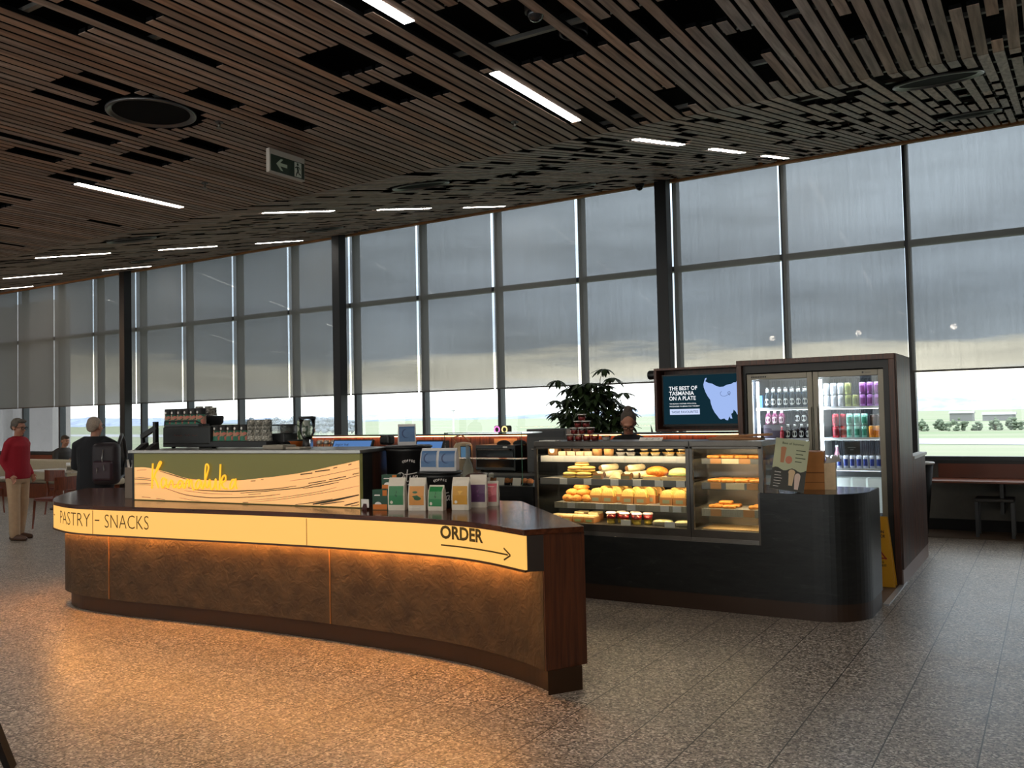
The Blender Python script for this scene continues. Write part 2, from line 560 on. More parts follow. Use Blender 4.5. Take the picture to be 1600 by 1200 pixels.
for i in range(slat_index(X0), slat_index(X1)):
    x = -0.30 + i * PITCH
    lc = cuts_for(x)
    for a, b in spans(-5.8, YC - 0.008, gapsA.get(i, []) + lc):
        m.box(x - WS / 2, x + WS / 2, a, b, ZA, ZA + 0.004); bt.box(x - WS / 2 + .001, x + WS / 2 - .001, a + .002, b - .002, ZA + 0.0042, ZA + 0.03)
    cs = list(lc)
    for k in range(0, 11):
        y = YC + 0.02 + 0.6 * k
        if rg.random() < 0.30:
            o = rg.choice((0.0, 0.2, 0.3)); L = rg.choice((0.2, 0.3, 0.42, 0.55))
            cs.append((y + o, y + o + L))
        elif rg.random() < 0.12:
            cs.append((y + 0.3, y + 0.308))
    for a, b in spans(YC + 0.004, 12.44, cs):
        za, zb = zceil(a), zceil(b)
        for mb_, e_, h0, h1 in ((m, 0, 0, .004), (bt, .001, .0042, .03)):
            xa, xb = x - WS / 2 + e_, x + WS / 2 - e_
            mb_.add([(xa, a, za + h0), (xb, a, za + h0), (xb, b, zb + h0), (xa, b, zb + h0), (xa, a, za + h1), (xb, a, za + h1), (xb, b, zb + h1), (xa, b, zb + h1)],
                    [(3, 2, 1, 0), (4, 5, 6, 7), (0, 1, 5, 4), (1, 2, 6, 5), (2, 3, 7, 6), (3, 0, 4, 7)])
ceil = struct(m.build('ceiling', M['slat']))
ceil['label'] = 'timber slat ceiling folding upward to the windows'
struct(bt.build('ceiling_batten', M['void'], ceil))
m = MB()
m.add([(-34, -6, ZA + .22), (9, -6, ZA + .22), (9, YC, ZA + .22), (-34, YC, ZA + .22), (-34, 12.8, zceil(12.8) + .22), (9, 12.8, zceil(12.8) + .22)], [(0, 1, 2, 3), (3, 2, 5, 4)])
struct(m.build('ceiling_backing', M['void'], ceil))
m = MB()
for y in [0.2 + 0.6 * k for k in range(-4, 10)] + [YC - 0.1]:
    m.box(-30, 6, y - 0.015, y + 0.015, ZA + 0.031, ZA + 0.055)
for k in range(0, 11):
    y = YC + 0.08 + 0.6 * k; z = zceil(y)
    m.box(-30, 6, y - 0.015, y + 0.015, z + 0.034, z + 0.058)
struct(m.build('ceiling_rail', mat('ceiling rails', C(118, 116, 112), 0.5, 0.4), ceil))
m = MB(); m.box(-34, 9, 12.43, 12.50, zceil(12.43) - 0.03, zceil(12.5) + 0.06)
struct(m.build('trim_2', M['trimwood']))

# side and rear walls of the hall (out of the picture, they close the room)
wp = mat('painted wall', C(150, 140, 128), 0.8, var=0.04)
m = MB(); m.box(-34.2, -34, -6, 12.8, 0, 6); struct(m.build('wall_left', wp))
m = MB(); m.box(9, 9.2, -6, 12.8, 0, 6); struct(m.build('wall_right', wp))
m = MB(); m.box(-34, 9, -6.2, -6, 0, 0.8); m.box(-34, 9, -6.2, -6, 3.5, 6)  # openings left in the unseen rear wall to admit extra sky light
for k in range(15):
    m.box(-34 + 3.0 * k - .12, -34 + 3.0 * k + .12, -6.2, -6, 0.8, 3.5)
struct(m.build('wall_rear', wp))
m = MB(); m.box(-34, 9, -6.105, -6.095, 0.8, 3.5); struct(m.build('window_rear_added', M['winglass']))  # unseen glazing, added to bring frontal daylight onto the counter

# ------------------------------------------------------------------ window wall
ZS = 0.905
m = MB(); m.box(-34, 9, 12.66, 12.80, 0, ZS - 0.04)
struct(m.build('wall_window', mat('grey wall under windows', C(94, 92, 86), 0.7, var=0.06)))
m = MB(); m.box(-34, 9, 12.64, 12.662, 0, 0.145); struct(m.build('baseboard_window', M['rubber']))
m = MB(); m.box(-34, 9, 12.60, 12.80, ZS - 0.045, ZS); struct(m.build('sill_window', M['black']))
BAY = 1.6177
XM = [-1.58 - BAY * k for k in range(-6, 20)]     # mullion positions, right to left
COLK = {-2, 2, 6, 10, 14, 18}
TOPZ = 5.22
for k in range(-6, 19):
    xr = -1.58 - BAY * k; xl = xr - BAY
    fr = MB()
    a, b = xl + 0.005, xr - 0.005
    y0, y1 = 12.625, 12.775
    for (x0, x1) in ((a, a + 0.028), (b - 0.028, b)):
        fr.box(x0, x1, y0, y1, ZS, TOPZ)
    fr.box(a, b, y0 + .03, y1, ZS, ZS + 0.045); fr.box(a, b, y0 + .03, y1, TOPZ - 0.08, TOPZ)
    fr.box(a + .02, b - .02, y0 + .02, y1, 3.735, 3.815)
    w = fr.build('window_%d' % (k + 7), M['frame']); struct(w)
    gl = MB(); gl.box(a + .026, b - .026, 12.697, 12.703, ZS + .044, 3.736); gl.box(a + .026, b - .026, 12.697, 12.703, 3.814, TOPZ - .079)
    struct(gl.build('window_pane', M['winglass'], w))
m = MB()
for x in XM:
    m.box(x - 0.006, x + 0.006, 12.62, 12.78, ZS, TOPZ)
struct(m.build('trim_3', M['frame']))
m = MB(); m.box(-34, 9, 12.6, 12.8, TOPZ, 5.6); struct(m.build('wall_window_head', M['black']))
for k in sorted(COLK):
    x = -1.58 - BAY * k
    m = MB()
    m.box(x - 0.135, x + 0.045, 12.17, 12.36, 0, zceil(12.2) + 0.1)
    c = struct(m.build('column', mat('black steel column', C(15, 15, 16), 0.5), bevel=0.006))
# roller blinds
def blind_mat():
    m, nt, b = new_mat('screen blind fabric')
    tc = N(nt, 'ShaderNodeTexCoord')
    mp = N(nt, 'ShaderNodeMapping'); mp.inputs['Scale'].default_value = (260, 1, 14)
    nt.links.new(tc.outputs['Object'], mp.inputs['Vector'])
    nz = N(nt, 'ShaderNodeTexNoise'); nz.inputs['Scale'].default_value = 1; nz.inputs['Detail'].default_value = 2
    nt.links.new(mp.outputs[0], nz.inputs['Vector'])
    mp2 = N(nt, 'ShaderNodeMapping'); mp2.inputs['Scale'].default_value = (28, 1, 1.4)
    nt.links.new(tc.outputs['Object'], mp2.inputs['Vector'])
    nz2 = N(nt, 'ShaderNodeTexNoise'); nz2.inputs['Scale'].default_value = 1; nz2.inputs['Detail'].default_value = 3
    nt.links.new(mp2.outputs[0], nz2.inputs['Vector'])
    ad = N(nt, 'ShaderNodeMath', operation='ADD'); nt.links.new(nz.outputs['Fac'], ad.inputs[0]); nt.links.new(nz2.outputs['Fac'], ad.inputs[1])
    mr = N(nt, 'ShaderNodeMapRange'); mr.inputs['From Min'].default_value = 0.6; mr.inputs['From Max'].default_value = 1.4
    mr.inputs['To Min'].default_value = 0.185; mr.inputs['To Max'].default_value = 0.24
    nt.links.new(ad.outputs[0], mr.inputs['Value'])
    tr = N(nt, 'ShaderNodeBsdfTransparent')
    df = N(nt, 'ShaderNodeBsdfDiffuse'); df.inputs['Color'].default_value = C(98, 95, 90)
    tl = N(nt, 'ShaderNodeBsdfTranslucent'); tl.inputs['Color'].default_value = C(104, 103, 101)
    m1 = N(nt, 'ShaderNodeMixShader'); m1.inputs[0].default_value = 0.35
    nt.links.new(df.outputs[0], m1.inputs[1]); nt.links.new(tl.outputs[0], m1.inputs[2])
    lw = N(nt, 'ShaderNodeLayerWeight'); lw.inputs['Blend'].default_value = 0.5      # a woven screen closes up when seen at a slant
    ob = N(nt, 'ShaderNodeMath', operation='MULTIPLY_ADD'); ob.inputs[1].default_value = -1.5; ob.inputs[2].default_value = 1.06
    nt.links.new(lw.outputs['Facing'], ob.inputs[0])
    op = N(nt, 'ShaderNodeMath', operation='MULTIPLY'); nt.links.new(ob.outputs[0], op.inputs[0]); nt.links.new(mr.outputs['Result'], op.inputs[1])
    m2 = N(nt, 'ShaderNodeMixShader'); nt.links.new(op.outputs[0], m2.inputs[0])
    nt.links.new(m1.outputs[0], m2.inputs[1]); nt.links.new(tr.outputs[0], m2.inputs[2])
    nt.links.new(m2.outputs[0], nt.nodes['Material Output'].inputs['Surface'])
    nt.nodes.remove(b)
    return m
BL = blind_mat()
M['bbar'] = mat('blind bottom bar', C(70, 68, 64), 0.5, 0.3)
YB = 12.50
vis = list(range(-2, 14))
for k in vis:
    xr = -1.58 - BAY * k; xl = xr - BAY; w = BAY - 0.045; xc = (xl + xr) / 2
    side = 'counting from the right end of the window wall'
    idx = k + 2
    root = thing('roller_blind', 'grey roller blind over the windows, %s of fourteen' % nth(idx, len(vis), 'right', 'left'), 'blind', (xc, YB, 2.05), 'roller blinds over the windows')
    m = MB(); m.add([(xc - w / 2, YB, 2.07), (xc + w / 2, YB, 2.07), (xc + w / 2, YB, 5.06), (xc - w / 2, YB, 5.06)], [(0, 1, 2, 3)]); m.build('fabric', BL, root)
    m = MB(); m.box(xc - w / 2, xc + w / 2, YB - 0.008, YB + 0.008, 2.047, 2.072); m.build('bottom_bar', M['bbar'], root)
    m = MB(); m.tube([(xc - w / 2, YB, 5.085), (xc + w / 2, YB, 5.085)], 0.028, 10); m.build('roller', M['bbar'], root)

# ------------------------------------------------------------------ sky
wd = bpy.data.worlds.new('sky'); S.world = wd; wd.use_nodes = True
nt = wd.node_tree; bg = nt.nodes['Background']
tc = N(nt, 'ShaderNodeTexCoord'); sp = N(nt, 'ShaderNodeSeparateXYZ'); nt.links.new(tc.outputs['Generated'], sp.inputs[0])
mp = N(nt, 'ShaderNodeMapping'); mp.inputs['Scale'].default_value = (3.0, 3.0, 26.0); nt.links.new(tc.outputs['Generated'], mp.inputs['Vector'])
nz = N(nt, 'ShaderNodeTexNoise'); nz.inputs['Scale'].default_value = 1.6; nz.inputs['Detail'].default_value = 7; nz.inputs['Roughness'].default_value = 0.55
nt.links.new(mp.outputs[0], nz.inputs['Vector'])
sub = N(nt, 'ShaderNodeMath', operation='MULTIPLY_ADD'); sub.inputs[1].default_value = 0.07; sub.inputs[2].default_value = -0.035
nt.links.new(nz.outputs['Fac'], sub.inputs[0])
el = N(nt, 'ShaderNodeMath', operation='ADD'); nt.links.new(sp.outputs['Z'], el.inputs[0]); nt.links.new(sub.outputs[0], el.inputs[1])
cr = N(nt, 'ShaderNodeValToRGB')
mr = N(nt, 'ShaderNodeMapRange'); mr.inputs['From Min'].default_value = -0.1; mr.inputs['From Max'].default_value = 0.4
nt.links.new(el.outputs[0], mr.inputs['Value']); nt.links.new(mr.outputs['Result'], cr.inputs['Fac'])
e = cr.color_ramp.elements
stops = [(-0.1, (0.95, 1.0, 1.05)), (0.0, (1.0, 1.03, 1.08)), (0.02, (1.05, 1.06, 1.06)), (0.042, (1.15, 1.07, 0.88)), (0.060, (0.95, 0.90, 0.76)), (0.072, (0.40, 0.46, 0.53)), (0.12, (0.33, 0.39, 0.47)), (0.2, (0.45, 0.52, 0.61)), (0.28, (0.56, 0.64, 0.74)), (0.4, (1.5, 1.56, 1.66))]
for i, (z, c) in enumerate(stops):
    p = (z + 0.1) / 0.5
    x = e[i] if i < 2 else e.new(p)
    x.position = p; x.color = (c[0] / 1.7, c[1] / 1.7, c[2] / 1.7, 1)
nz2 = N(nt, 'ShaderNodeTexNoise'); nz2.inputs['Scale'].default_value = 2.2; nz2.inputs['Detail'].default_value = 6
mp2 = N(nt, 'ShaderNodeMapping'); mp2.inputs['Scale'].default_value = (2.0, 2.0, 9.0); nt.links.new(tc.outputs['Generated'], mp2.inputs['Vector']); nt.links.new(mp2.outputs[0], nz2.inputs['Vector'])
mv = N(nt, 'ShaderNodeMapRange'); mv.inputs['From Min'].default_value = 0.3; mv.inputs['From Max'].default_value = 0.7; mv.inputs['To Min'].default_value = 0.72; mv.inputs['To Max'].default_value = 1.30
nt.links.new(nz2.outputs['Fac'], mv.inputs['Value'])
mm = N(nt, 'ShaderNodeMix', data_type='RGBA', blend_type='MULTIPLY'); mm.inputs['Factor'].default_value = 1
nt.links.new(cr.outputs['Color'], mm.inputs['A']); nt.links.new(mv.outputs['Result'], mm.inputs['B'])
nt.links.new(mm.outputs['Result'], bg.inputs['Color'])
bg.inputs['Strength'].default_value = 1.7 * 2.7

# ------------------------------------------------------------------ airfield outside
GZ = -5.0
def ground_mat():
    m, nt, b = new_mat('airfield grass')
    g = N(nt, 'ShaderNodeNewGeometry'); nz = N(nt, 'ShaderNodeTexNoise'); nz.inputs['Scale'].default_value = 0.03; nz.inputs['Detail'].default_value = 6
    mp = N(nt, 'ShaderNodeMapping'); mp.inputs['Scale'].default_value = (0.3, 1.6, 1)
    nt.links.new(g.outputs['Position'], mp.inputs['Vector']); nt.links.new(mp.outputs[0], nz.inputs['Vector'])
    cr = N(nt, 'ShaderNodeValToRGB'); cr.color_ramp.elements[0].position = 0.35; cr.color_ramp.elements[1].position = 0.68
    cr.color_ramp.elements[0].color = C(112, 126, 98); cr.color_ramp.elements[1].color = C(138, 138, 122)
    nt.links.new(nz.outputs['Fac'], cr.inputs['Fac']); nt.links.new(cr.outputs['Color'], b.inputs['Base Color'])
    b.inputs['Roughness'].default_value = 0.9; b.inputs['Specular IOR Level'].default_value = 0.1
    return m
m = MB(); m.add([(-3000, 14, GZ), (1200, 14, GZ), (1200, 1500, GZ), (-3000, 1500, GZ)], [(0, 1, 2, 3)])
struct(m.build('ground', ground_mat()))
m = MB()
m.add([(-3000, 520, GZ + .05), (-520, 306, GZ + .05), (-15, 168, GZ + .05), (600, 0 + 60, GZ + .05), (600, 92, GZ + .05), (-15, 196, GZ + .05), (-520, 345, GZ + .05), (-3000, 580, GZ + .05)], [(0, 1, 6, 7), (1, 2, 5, 6), (2, 3, 4, 5)])
struct(m.build('road_runway', mat('pale runway', C(140, 142, 148), 0.8)))
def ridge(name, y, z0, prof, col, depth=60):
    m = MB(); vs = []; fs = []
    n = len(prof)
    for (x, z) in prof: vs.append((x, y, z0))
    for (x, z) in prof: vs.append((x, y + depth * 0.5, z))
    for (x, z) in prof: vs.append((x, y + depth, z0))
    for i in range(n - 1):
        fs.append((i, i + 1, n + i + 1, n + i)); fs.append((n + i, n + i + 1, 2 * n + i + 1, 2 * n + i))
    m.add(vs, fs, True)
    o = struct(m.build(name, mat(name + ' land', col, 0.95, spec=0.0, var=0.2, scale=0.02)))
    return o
rr = random.Random(3)
def hills(y, x0, x1, n, base, amp, seed):
    q = random.Random(seed); ph = [q.uniform(0, 6) for _ in range(5)]
    out = []
    for i in range(n):
        x = x0 + (x1 - x0) * i / (n - 1)
        z = base + amp * (0.5 * math.sin(3 * PI * i / n + ph[0]) + 0.3 * math.sin(9 * PI * i / n + ph[1]) + 0.15 * math.sin(23 * PI * i / n + ph[2]) + 0.08 * math.sin(57 * PI * i / n + ph[3]))
        out.append((x, z))
    return out
ridge('hills_far', 3600, -40, hills(3600, -9000, 1500, 160, 26, 34, 2), C(150, 162, 184), 500)  # distance haze is mixed into all three pale ridge colours
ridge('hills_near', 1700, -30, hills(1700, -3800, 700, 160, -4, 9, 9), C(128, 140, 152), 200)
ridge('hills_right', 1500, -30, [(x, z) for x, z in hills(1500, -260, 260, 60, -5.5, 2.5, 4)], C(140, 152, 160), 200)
# belt of trees beyond the runway, one crown each; distance haze is put into the crown colours
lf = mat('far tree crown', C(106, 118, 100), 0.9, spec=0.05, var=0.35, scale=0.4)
lf2 = mat('haze-tinted tree crown', C(110, 120, 130), 0.9, spec=0.05, var=0.25, scale=0.4)
def crown(seed, mtl, name='tree'):
    q = random.Random(seed); b = MB()
    for i in range(34):
        a_ = q.uniform(0, 6.28); r_ = .6 * math.sqrt(q.random()); h_ = q.uniform(.2, 1.0) * (1 - .5 * r_)
        b.ell((r_ * math.cos(a_), r_ * .7 * math.sin(a_), h_), (q.uniform(.09, .2), q.uniform(.09, .2), q.uniform(.07, .15)), 7, 5)
    o = MB()
    r = thing(name, 'x', 'tree')
    b.build('crown', mtl, r)
    o.tube([(0, 0, 0), (0.03, 0, 0.5)], [0.06, 0.03], 6); o.build('trunk', M['stem'], r)
    return r
pt = [Proto(crown(s, lf)) for s in (1, 2)]
pt2 = [Proto(crown(s, lf2)) for s in (7, 8)]
nT = 13
for i in range(nT):
    x = -52 + i * 4.3; y = 262 + rr.uniform(-4, 6)
    s = rr.uniform(3.6, 5.0)
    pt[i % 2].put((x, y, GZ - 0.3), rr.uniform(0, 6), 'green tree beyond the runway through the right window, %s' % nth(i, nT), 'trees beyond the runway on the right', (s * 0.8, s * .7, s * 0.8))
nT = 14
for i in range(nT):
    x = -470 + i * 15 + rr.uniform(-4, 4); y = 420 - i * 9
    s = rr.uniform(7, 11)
    pt2[i % 2].put((x, y, GZ - 0.5), rr.uniform(0, 6), 'haze-tinted tree beyond the runway through the left windows, %s' % nth(i, nT), 'trees beyond the runway on the left', (s, s * .8, s * 0.9))
# radio mast
r = thing('radio_mast', 'thin pale radio mast standing on the airfield beyond the windows', 'mast', (-150, 210, GZ))
m = MB(); m.tube([(-150, 210, GZ), (-150, 210, 3.4)], [0.28, 0.2], 8); m.build('pole', M['white'], r)
m = MB(); m.tube([(-150, 210, 3.3), (-150, 210, 4.6)], 0.1, 6); m.box(-150.7, -149.3, 209.9, 210.1, 3.2, 3.5); m.build('aerial', M['grey'], r)
# concrete piers outside the left windows
con = mat('pale concrete', C(150, 145, 144), 0.9, var=0.05, scale=3)
for (x0, x1) in ((-28.38, -26.98), (-29.25, -28.78), (-31.2, -29.83)):
    m = MB(); m.box(x0, x1, 16, 16.6, GZ, 5.6)
    struct(m.build('pillar', con))
# low pale buildings far right
for i, (x, w, h) in enumerate(((-34, 9, 3.4), (-20, 12, 2.6), (-6, 8, 3.2))):
    r = thing('shed', 'low pale airport shed far beyond the runway, %s' % nth(i, 3), 'building', (x, 420, GZ), 'sheds beyond the runway')
    m = MB(); m.box(x - w / 2, x + w / 2, 420, 428, GZ, GZ + h); m.build('wall', M['grey'], r)
    m = MB(); m.add([(x - w / 2 - .4, 419.5, GZ + h), (x + w / 2 + .4, 419.5, GZ + h), (x + w / 2 + .4, 428.5, GZ + h), (x - w / 2 - .4, 428.5, GZ + h), (x - w / 2 - .4, 424, GZ + h + 1), (x + w / 2 + .4, 424, GZ + h + 1)], [(0, 1, 5, 4), (2, 3, 4, 5), (0, 4, 3), (1, 2, 5), (3, 2, 1, 0)]); m.build('roof', M['grey'], r)

# ------------------------------------------------------------------ ceiling fittings
def light_proto():
    r = thing('ceiling_light', 'x', 'light')
    m = MB(); m.box(-.045, .045, -.575, .575, -0.002, .05); m.build('housing', M['dark'], r)
    m = MB(); m.box(-.036, .036, -.565, .565, -.006, -.001); m.build('diffuser', M['tube'], r)
    return Proto(r)
LP = light_proto()
rown = ['first', 'second', 'third', 'fourth', 'fifth']
yn = ['farthest behind the viewer', 'well behind the viewer', 'overhead', 'nearest the viewer', 'just before the ceiling crease', 'just beyond the ceiling crease', 'midway up the sloping soffit', 'close to the windows']
for i, lx in enumerate(LIGHTX[:5]):
    for j, (a, b) in enumerate(LIGHTY):
        if (i, j) in ((1, 1), (2, 1), (3, 1), (4, 1), (2, 2), (3, 2), (4, 2), (3, 3), (4, 3), (4, 4)):
            pass
        y = (a + b) / 2
        o = LP.put((lx, y, zceil(y) + 0.004), 0, 'linear ceiling light, %s row from the right, %s' % (rown[i], yn[j]), 'linear ceiling lights')
        if y > YC:
            o.rotation_euler = (math.atan(SB), 0, 0)
def vent_proto():
    r = thing('ceiling_diffuser', 'x', 'air vent')
    m = MB(); m.lathe([(.30, 0.0), (.30, -.014), (.288, -.02), (.280, -.010), (.255, 0.0)], 48); m.build('rim', mat('satin vent rim', C(96, 96, 96), 0.3, 0.7), r)
    m = MB(); m.lathe([(.257, -.004), (.20, .05), (.12, .10), (.0, .11)], 40); m.build('bowl', M['void'], r)
    m = MB(); m.lathe([(0.0, .03), (.05, .035), (.075, .055), (.05, .09), (0, .095)], 28); m.build('hub', M['dark'], r)
    return Proto(r)
VP = vent_proto()
vl = ['large round black air diffuser in the flat ceiling, above the counter sign', 'round air diffuser just beyond the ceiling crease, left of centre', 'round air diffuser at the ceiling crease near the right edge', 'round air diffuser close to the windows near the right edge', 'round air diffuser close to the windows above the plant',
      'round air diffuser just beyond the crease, far left', 'round air diffuser near the windows, far left', 'farthest round air diffuser beyond the crease, at far left', 'farthest round air diffuser near the windows, at far left']
for (vx, vy, vr), lb in zip(VENTS, vl):
    o = VP.put((vx, vy, zceil(vy) + 0.005), 0, lb, 'round ceiling diffusers')
    if vy > YC: o.rotation_euler = (math.atan(SB), 0, 0)
# ceiling loudspeakers, dome camera, sprinklers
r = thing('ceiling_speaker', 'round flat grille speaker in a gap of the slat ceiling', 'speaker', (-2.335, 4.56, ZA + 0.05))
m = MB(); m.lathe([(.085, .1), (.085, 0), (.078, -.006), (.074, 0)], 32, Matrix.Translation((-2.335, 4.56, ZA + .05))); m.build('rim', M['dark'], r)
m = MB(); m.cyl((-2.335, 4.56), .074, ZA + .05, ZA + .053, 32); m.build('grille', mat('speaker grille', C(60, 60, 60), 0.7), r)
r = thing('ceiling_speaker', 'round flat speaker at the top edge beside the dome camera', 'speaker', (-2.34, 3.93, ZA + 0.05))
m = MB(); m.lathe([(.085, .1), (.085, 0), (.078, -.006), (.074, 0)], 32, Matrix.Translation((-2.34, 3.93, ZA + .05))); m.build('rim', M['dark'], r)
m = MB(); m.cyl((-2.34, 3.93), .074, ZA + .05, ZA + .053, 32); m.build('grille', mat('speaker grille grey', C(70, 70, 70), 0.7), r)
r = thing('dome_camera', 'small glossy dome camera in a gap of the slat ceiling', 'camera', (-2.35, 4.14, ZA + 0.03))
m = MB(); m.cyl((-2.35, 4.14), .06, ZA + .02, ZA + .10, 24); m.build('base', M['black'], r)
m = MB(); m.ell((-2.35, 4.14, ZA + .02), (.05, .05, .05), 20, 12); m.build('dome', mat('tinted dome', C(40, 40, 42), 0.08, 0.3), r)
r = thing('dome_camera', 'black dome camera on the soffit beside the right-hand black column', 'camera', (-5.13, 12.05, zceil(12.05)))
m = MB(); m.cyl((-5.13, 12.05), .07, zceil(12.05) - .04, zceil(12.05) + .02, 20); m.build('base', M['black'], r)
m = MB(); m.ell((-5.13, 12.05, zceil(12.05) - .05), (.055, .055, .055), 18, 10); m.build('dome', mat('dark dome', C(30, 30, 32), 0.1, 0.2), r)
def sprinkler():
    r = thing('sprinkler', 'x', 'sprinkler')
    m = MB(); m.cyl((0, 0), .03, -.006, .02, 16); m.build('rose', M['dark'], r)
    m = MB(); m.cyl((0, 0), .01, -.045, 0, 8); m.cyl((0, 0), .022, -.05, -.046, 12); m.build('head', M['steel_dark'], r)
    return Proto(r)
SPK = sprinkler()
for (x, y, lb) in ((-5.12, 4.30, 'tiny sprinkler head beside the large round diffuser'), (-3.35, 5.55, 'tiny sprinkler head left of the central linear light'), (-6.55, 5.33, 'tiny sprinkler head left of the exit sign'), (-10.9, 5.2, 'tiny sprinkler head in the far left of the flat ceiling')):
    SPK.put((x, y, ZA), 0, lb, 'ceiling sprinklers')

# ------------------------------------------------------------------ exit sign
EX = (-5.28, 5.0)
r = thing('exit_sign', 'green and white emergency exit sign with running figure and left arrow hung under the ceiling', 'sign', (-5.25, 5.10, 3.45))
x0, x1, y0, y1, z0, z1 = -5.315, -5.275, 4.925, 5.315, 3.595, 3.79
m = MB(); m.box(x0, x1, y0, y1, z0, z1); m.build('housing', mat('exit sign housing', C(178, 172, 164), 0.5), r, bevel=0.004)
m = MB(); m.box(x1, x1 + .006, y0 + .012, y1 - .012, z0 + .012, z1 - .05); fp = m.build('face_panel', mat('dark green sign face', C(34, 50, 40), 0.35), r)
xs = x1 + .0075
m = MB(); m.poly([(xs, 5.19, z0 + .018), (xs, 5.268, z0 + .018), (xs, 5.268, z1 - .056), (xs, 5.19, z1 - .056)]); m.build('door_pictogram', mat('sign white', C(188, 196, 186), 0.5), fp)
m = MB()
def ep(*p): return [(xs, 4.97 + a, z0 + .02 + b) for a, b in p]
m.poly(ep((0.02, .058), (.07, .105), (.095, .105), (.063, .072), (.14, .072), (.14, .044), (.063, .044), (.095, .010), (.07, .010)))
m.build('arrow', mat('sign arrow', C(170, 186, 168), 0.5), fp)
m = MB(); xm = xs + .001
def rp(pts): return [(xm, 5.19 + a, z0 + .02 + b) for a, b in pts]
def limb(a, b, w):
    d = (Vector(b) - Vector(a)).normalized(); n_ = Vector((-d.y, d.x)) * w / 2
    A, B = Vector(a), Vector(b)
    m.poly(rp([A + n_, A - n_, B - n_, B + n_]))
for a, b, w in (((.03, .085), (.04, .05), .02), ((.03, .083), (.006, .07), .008), ((.03, .085), (.055, .078), .008), ((.055, .078), (.064, .06), .008), ((.04, .052), (.022, .02), .011), ((.022, .02), (.018, .004), .009), ((.04, .052), (.05, .026), .011), ((.05, .026), (.07, .02), .009)):
    limb(a, b, w)
m.poly(rp([(.036 + .011 * math.cos(k * PI / 6), .103 + .011 * math.sin(k * PI / 6)) for k in range(12)]))
m.build('running_figure', mat('sign dark green', C(28, 44, 34), 0.5), fp)
# ------------------------------------------------------------------ front service counter
ZT = 0.945
F = catmull([(-7.56, 4.49), (-7.45, 4.42), (-7.30, 4.36), (-7.0, 4.28), (-6.72, 4.265), (-6.27, 4.31), (-5.69, 4.38), (-5.1, 4.46), (-4.53, 4.52), (-4.15, 4.545), (-3.81, 4.56), (-3.5, 4.562), (-3.2, 4.53), (-2.93, 4.455), (-2.602, 4.313)], 5)
F = [tuple(p[:2]) for p in F]
left_tip = [tuple(p[:2]) for p in catmull([(-8.5, 5.4), (-8.2, 5.02), (-7.86, 4.70), (-7.66, 4.55), (-7.56, 4.49)], 4)][:-1]
back = [(-2.366, 4.60), (-3.487, 5.755), (-3.72, 5.73), (-4.0, 6.02), (-6.55, 6.02), (-6.9, 5.75), (-8.15, 5.6)]
OC = thing('service_counter', 'long curved order counter with dark timber top, glowing front sign band and hammered bronze face', 'counter', (-5.0, 5.0, 0))
m = MB(); m.prism(left_tip + F + back, ZT - 0.034, ZT); m.build('countertop', M['walnut_x'], OC, bevel=0.003)
FI = [tuple(p) for p in offset2(left_tip + F, 0.02)]
m = MB(); bo = [tuple(p) for p in offset2(left_tip + F, 0.30)]
m.prism(FI + [(-2.52, 4.40)] + bo[::-1], 0.705, ZT - 0.034)
m.build('soffit_box', mat('dark brown soffit', C(40, 28, 20), 0.5), OC)
# glowing band
def band_mat():
    m, nt, b = new_mat('backlit cream acrylic')
    b.inputs['Base Color'].default_value = C(120, 86, 40); b.inputs['Roughness'].default_value = 0.4
    b.inputs['Emission Color'].default_value = (1.0, 0.535, 0.125, 1); b.inputs['Emission Strength'].default_value = 0.97
    return m
FP = offset2(left_tip + F, 0.006)
FPl = [tuple(p) for p in FP][2:]
m = MB(); m.sheet(FPl, 0.716, ZT - 0.036, 0.012); LB = m.build('light_band', band_mat(), OC)
FE = [Vector(p) for p in offset2(left_tip + F, 0.003)]
arc = [0.0]
for i in range(1, len(FE)):
    arc.append(arc[-1] + (FE[i] - FE[i - 1]).length)
def on_arc(s):
    s = max(0, min(arc[-1] - 1e-6, s))
    for i in range(1, len(arc)):
        if arc[i] >= s:
            t = (s - arc[i - 1]) / (arc[i] - arc[i - 1])
            return FE[i - 1].lerp(FE[i], t)
def arc_at(x):
    """arc length on the front at a given x"""
    best = min(range(len(FE)), key=lambda i: abs(FE[i].x - x) + (0 if FE[i].y < 4.6 else 5))
    i = best if FE[best].x <= x else best - 1
    t = (x - FE[i].x) / (FE[i + 1].x - FE[i].x)
    return arc[i] + t * (arc[i + 1] - arc[i])
olive = mat('olive lettering', C(92, 70, 14), 0.6)
def band_text(s, x0, x1, zb, cap, bold):
    a0, a1 = arc_at(x0), arc_at(x1)
    def mf(x, y):
        p = on_arc(a0 + x); return (p.x, p.y, zb + y)
    return text_mb(s, mf, cap, bold, fit=a1 - a0)
m = band_text('PASTRY', -7.19, -6.675, 0.772, 0.112, -0.012)
m.merge(band_text('SNACKS', -6.505, -6.025, 0.772, 0.110, -0.012))
def dash(x0, x1, z, w):
    pts = [on_arc(arc_at(x0 + (x1 - x0) * k / 4)) for k in range(5)]
    m.ribbon([(p.x, p.y) for p in pts], z - w / 2, z + w / 2, False)
dash(-7.40, -7.36, 0.83, 0.012); dash(-6.62, -6.565, 0.828, 0.011)
m.build('lettering', olive, LB)
m = band_text('ORDER', -3.375, -2.995, 0.828, 0.078, 0.036)
m.build('lettering', olive, LB)
m = MB()
dash(-3.37, -2.76, 0.783, 0.010)
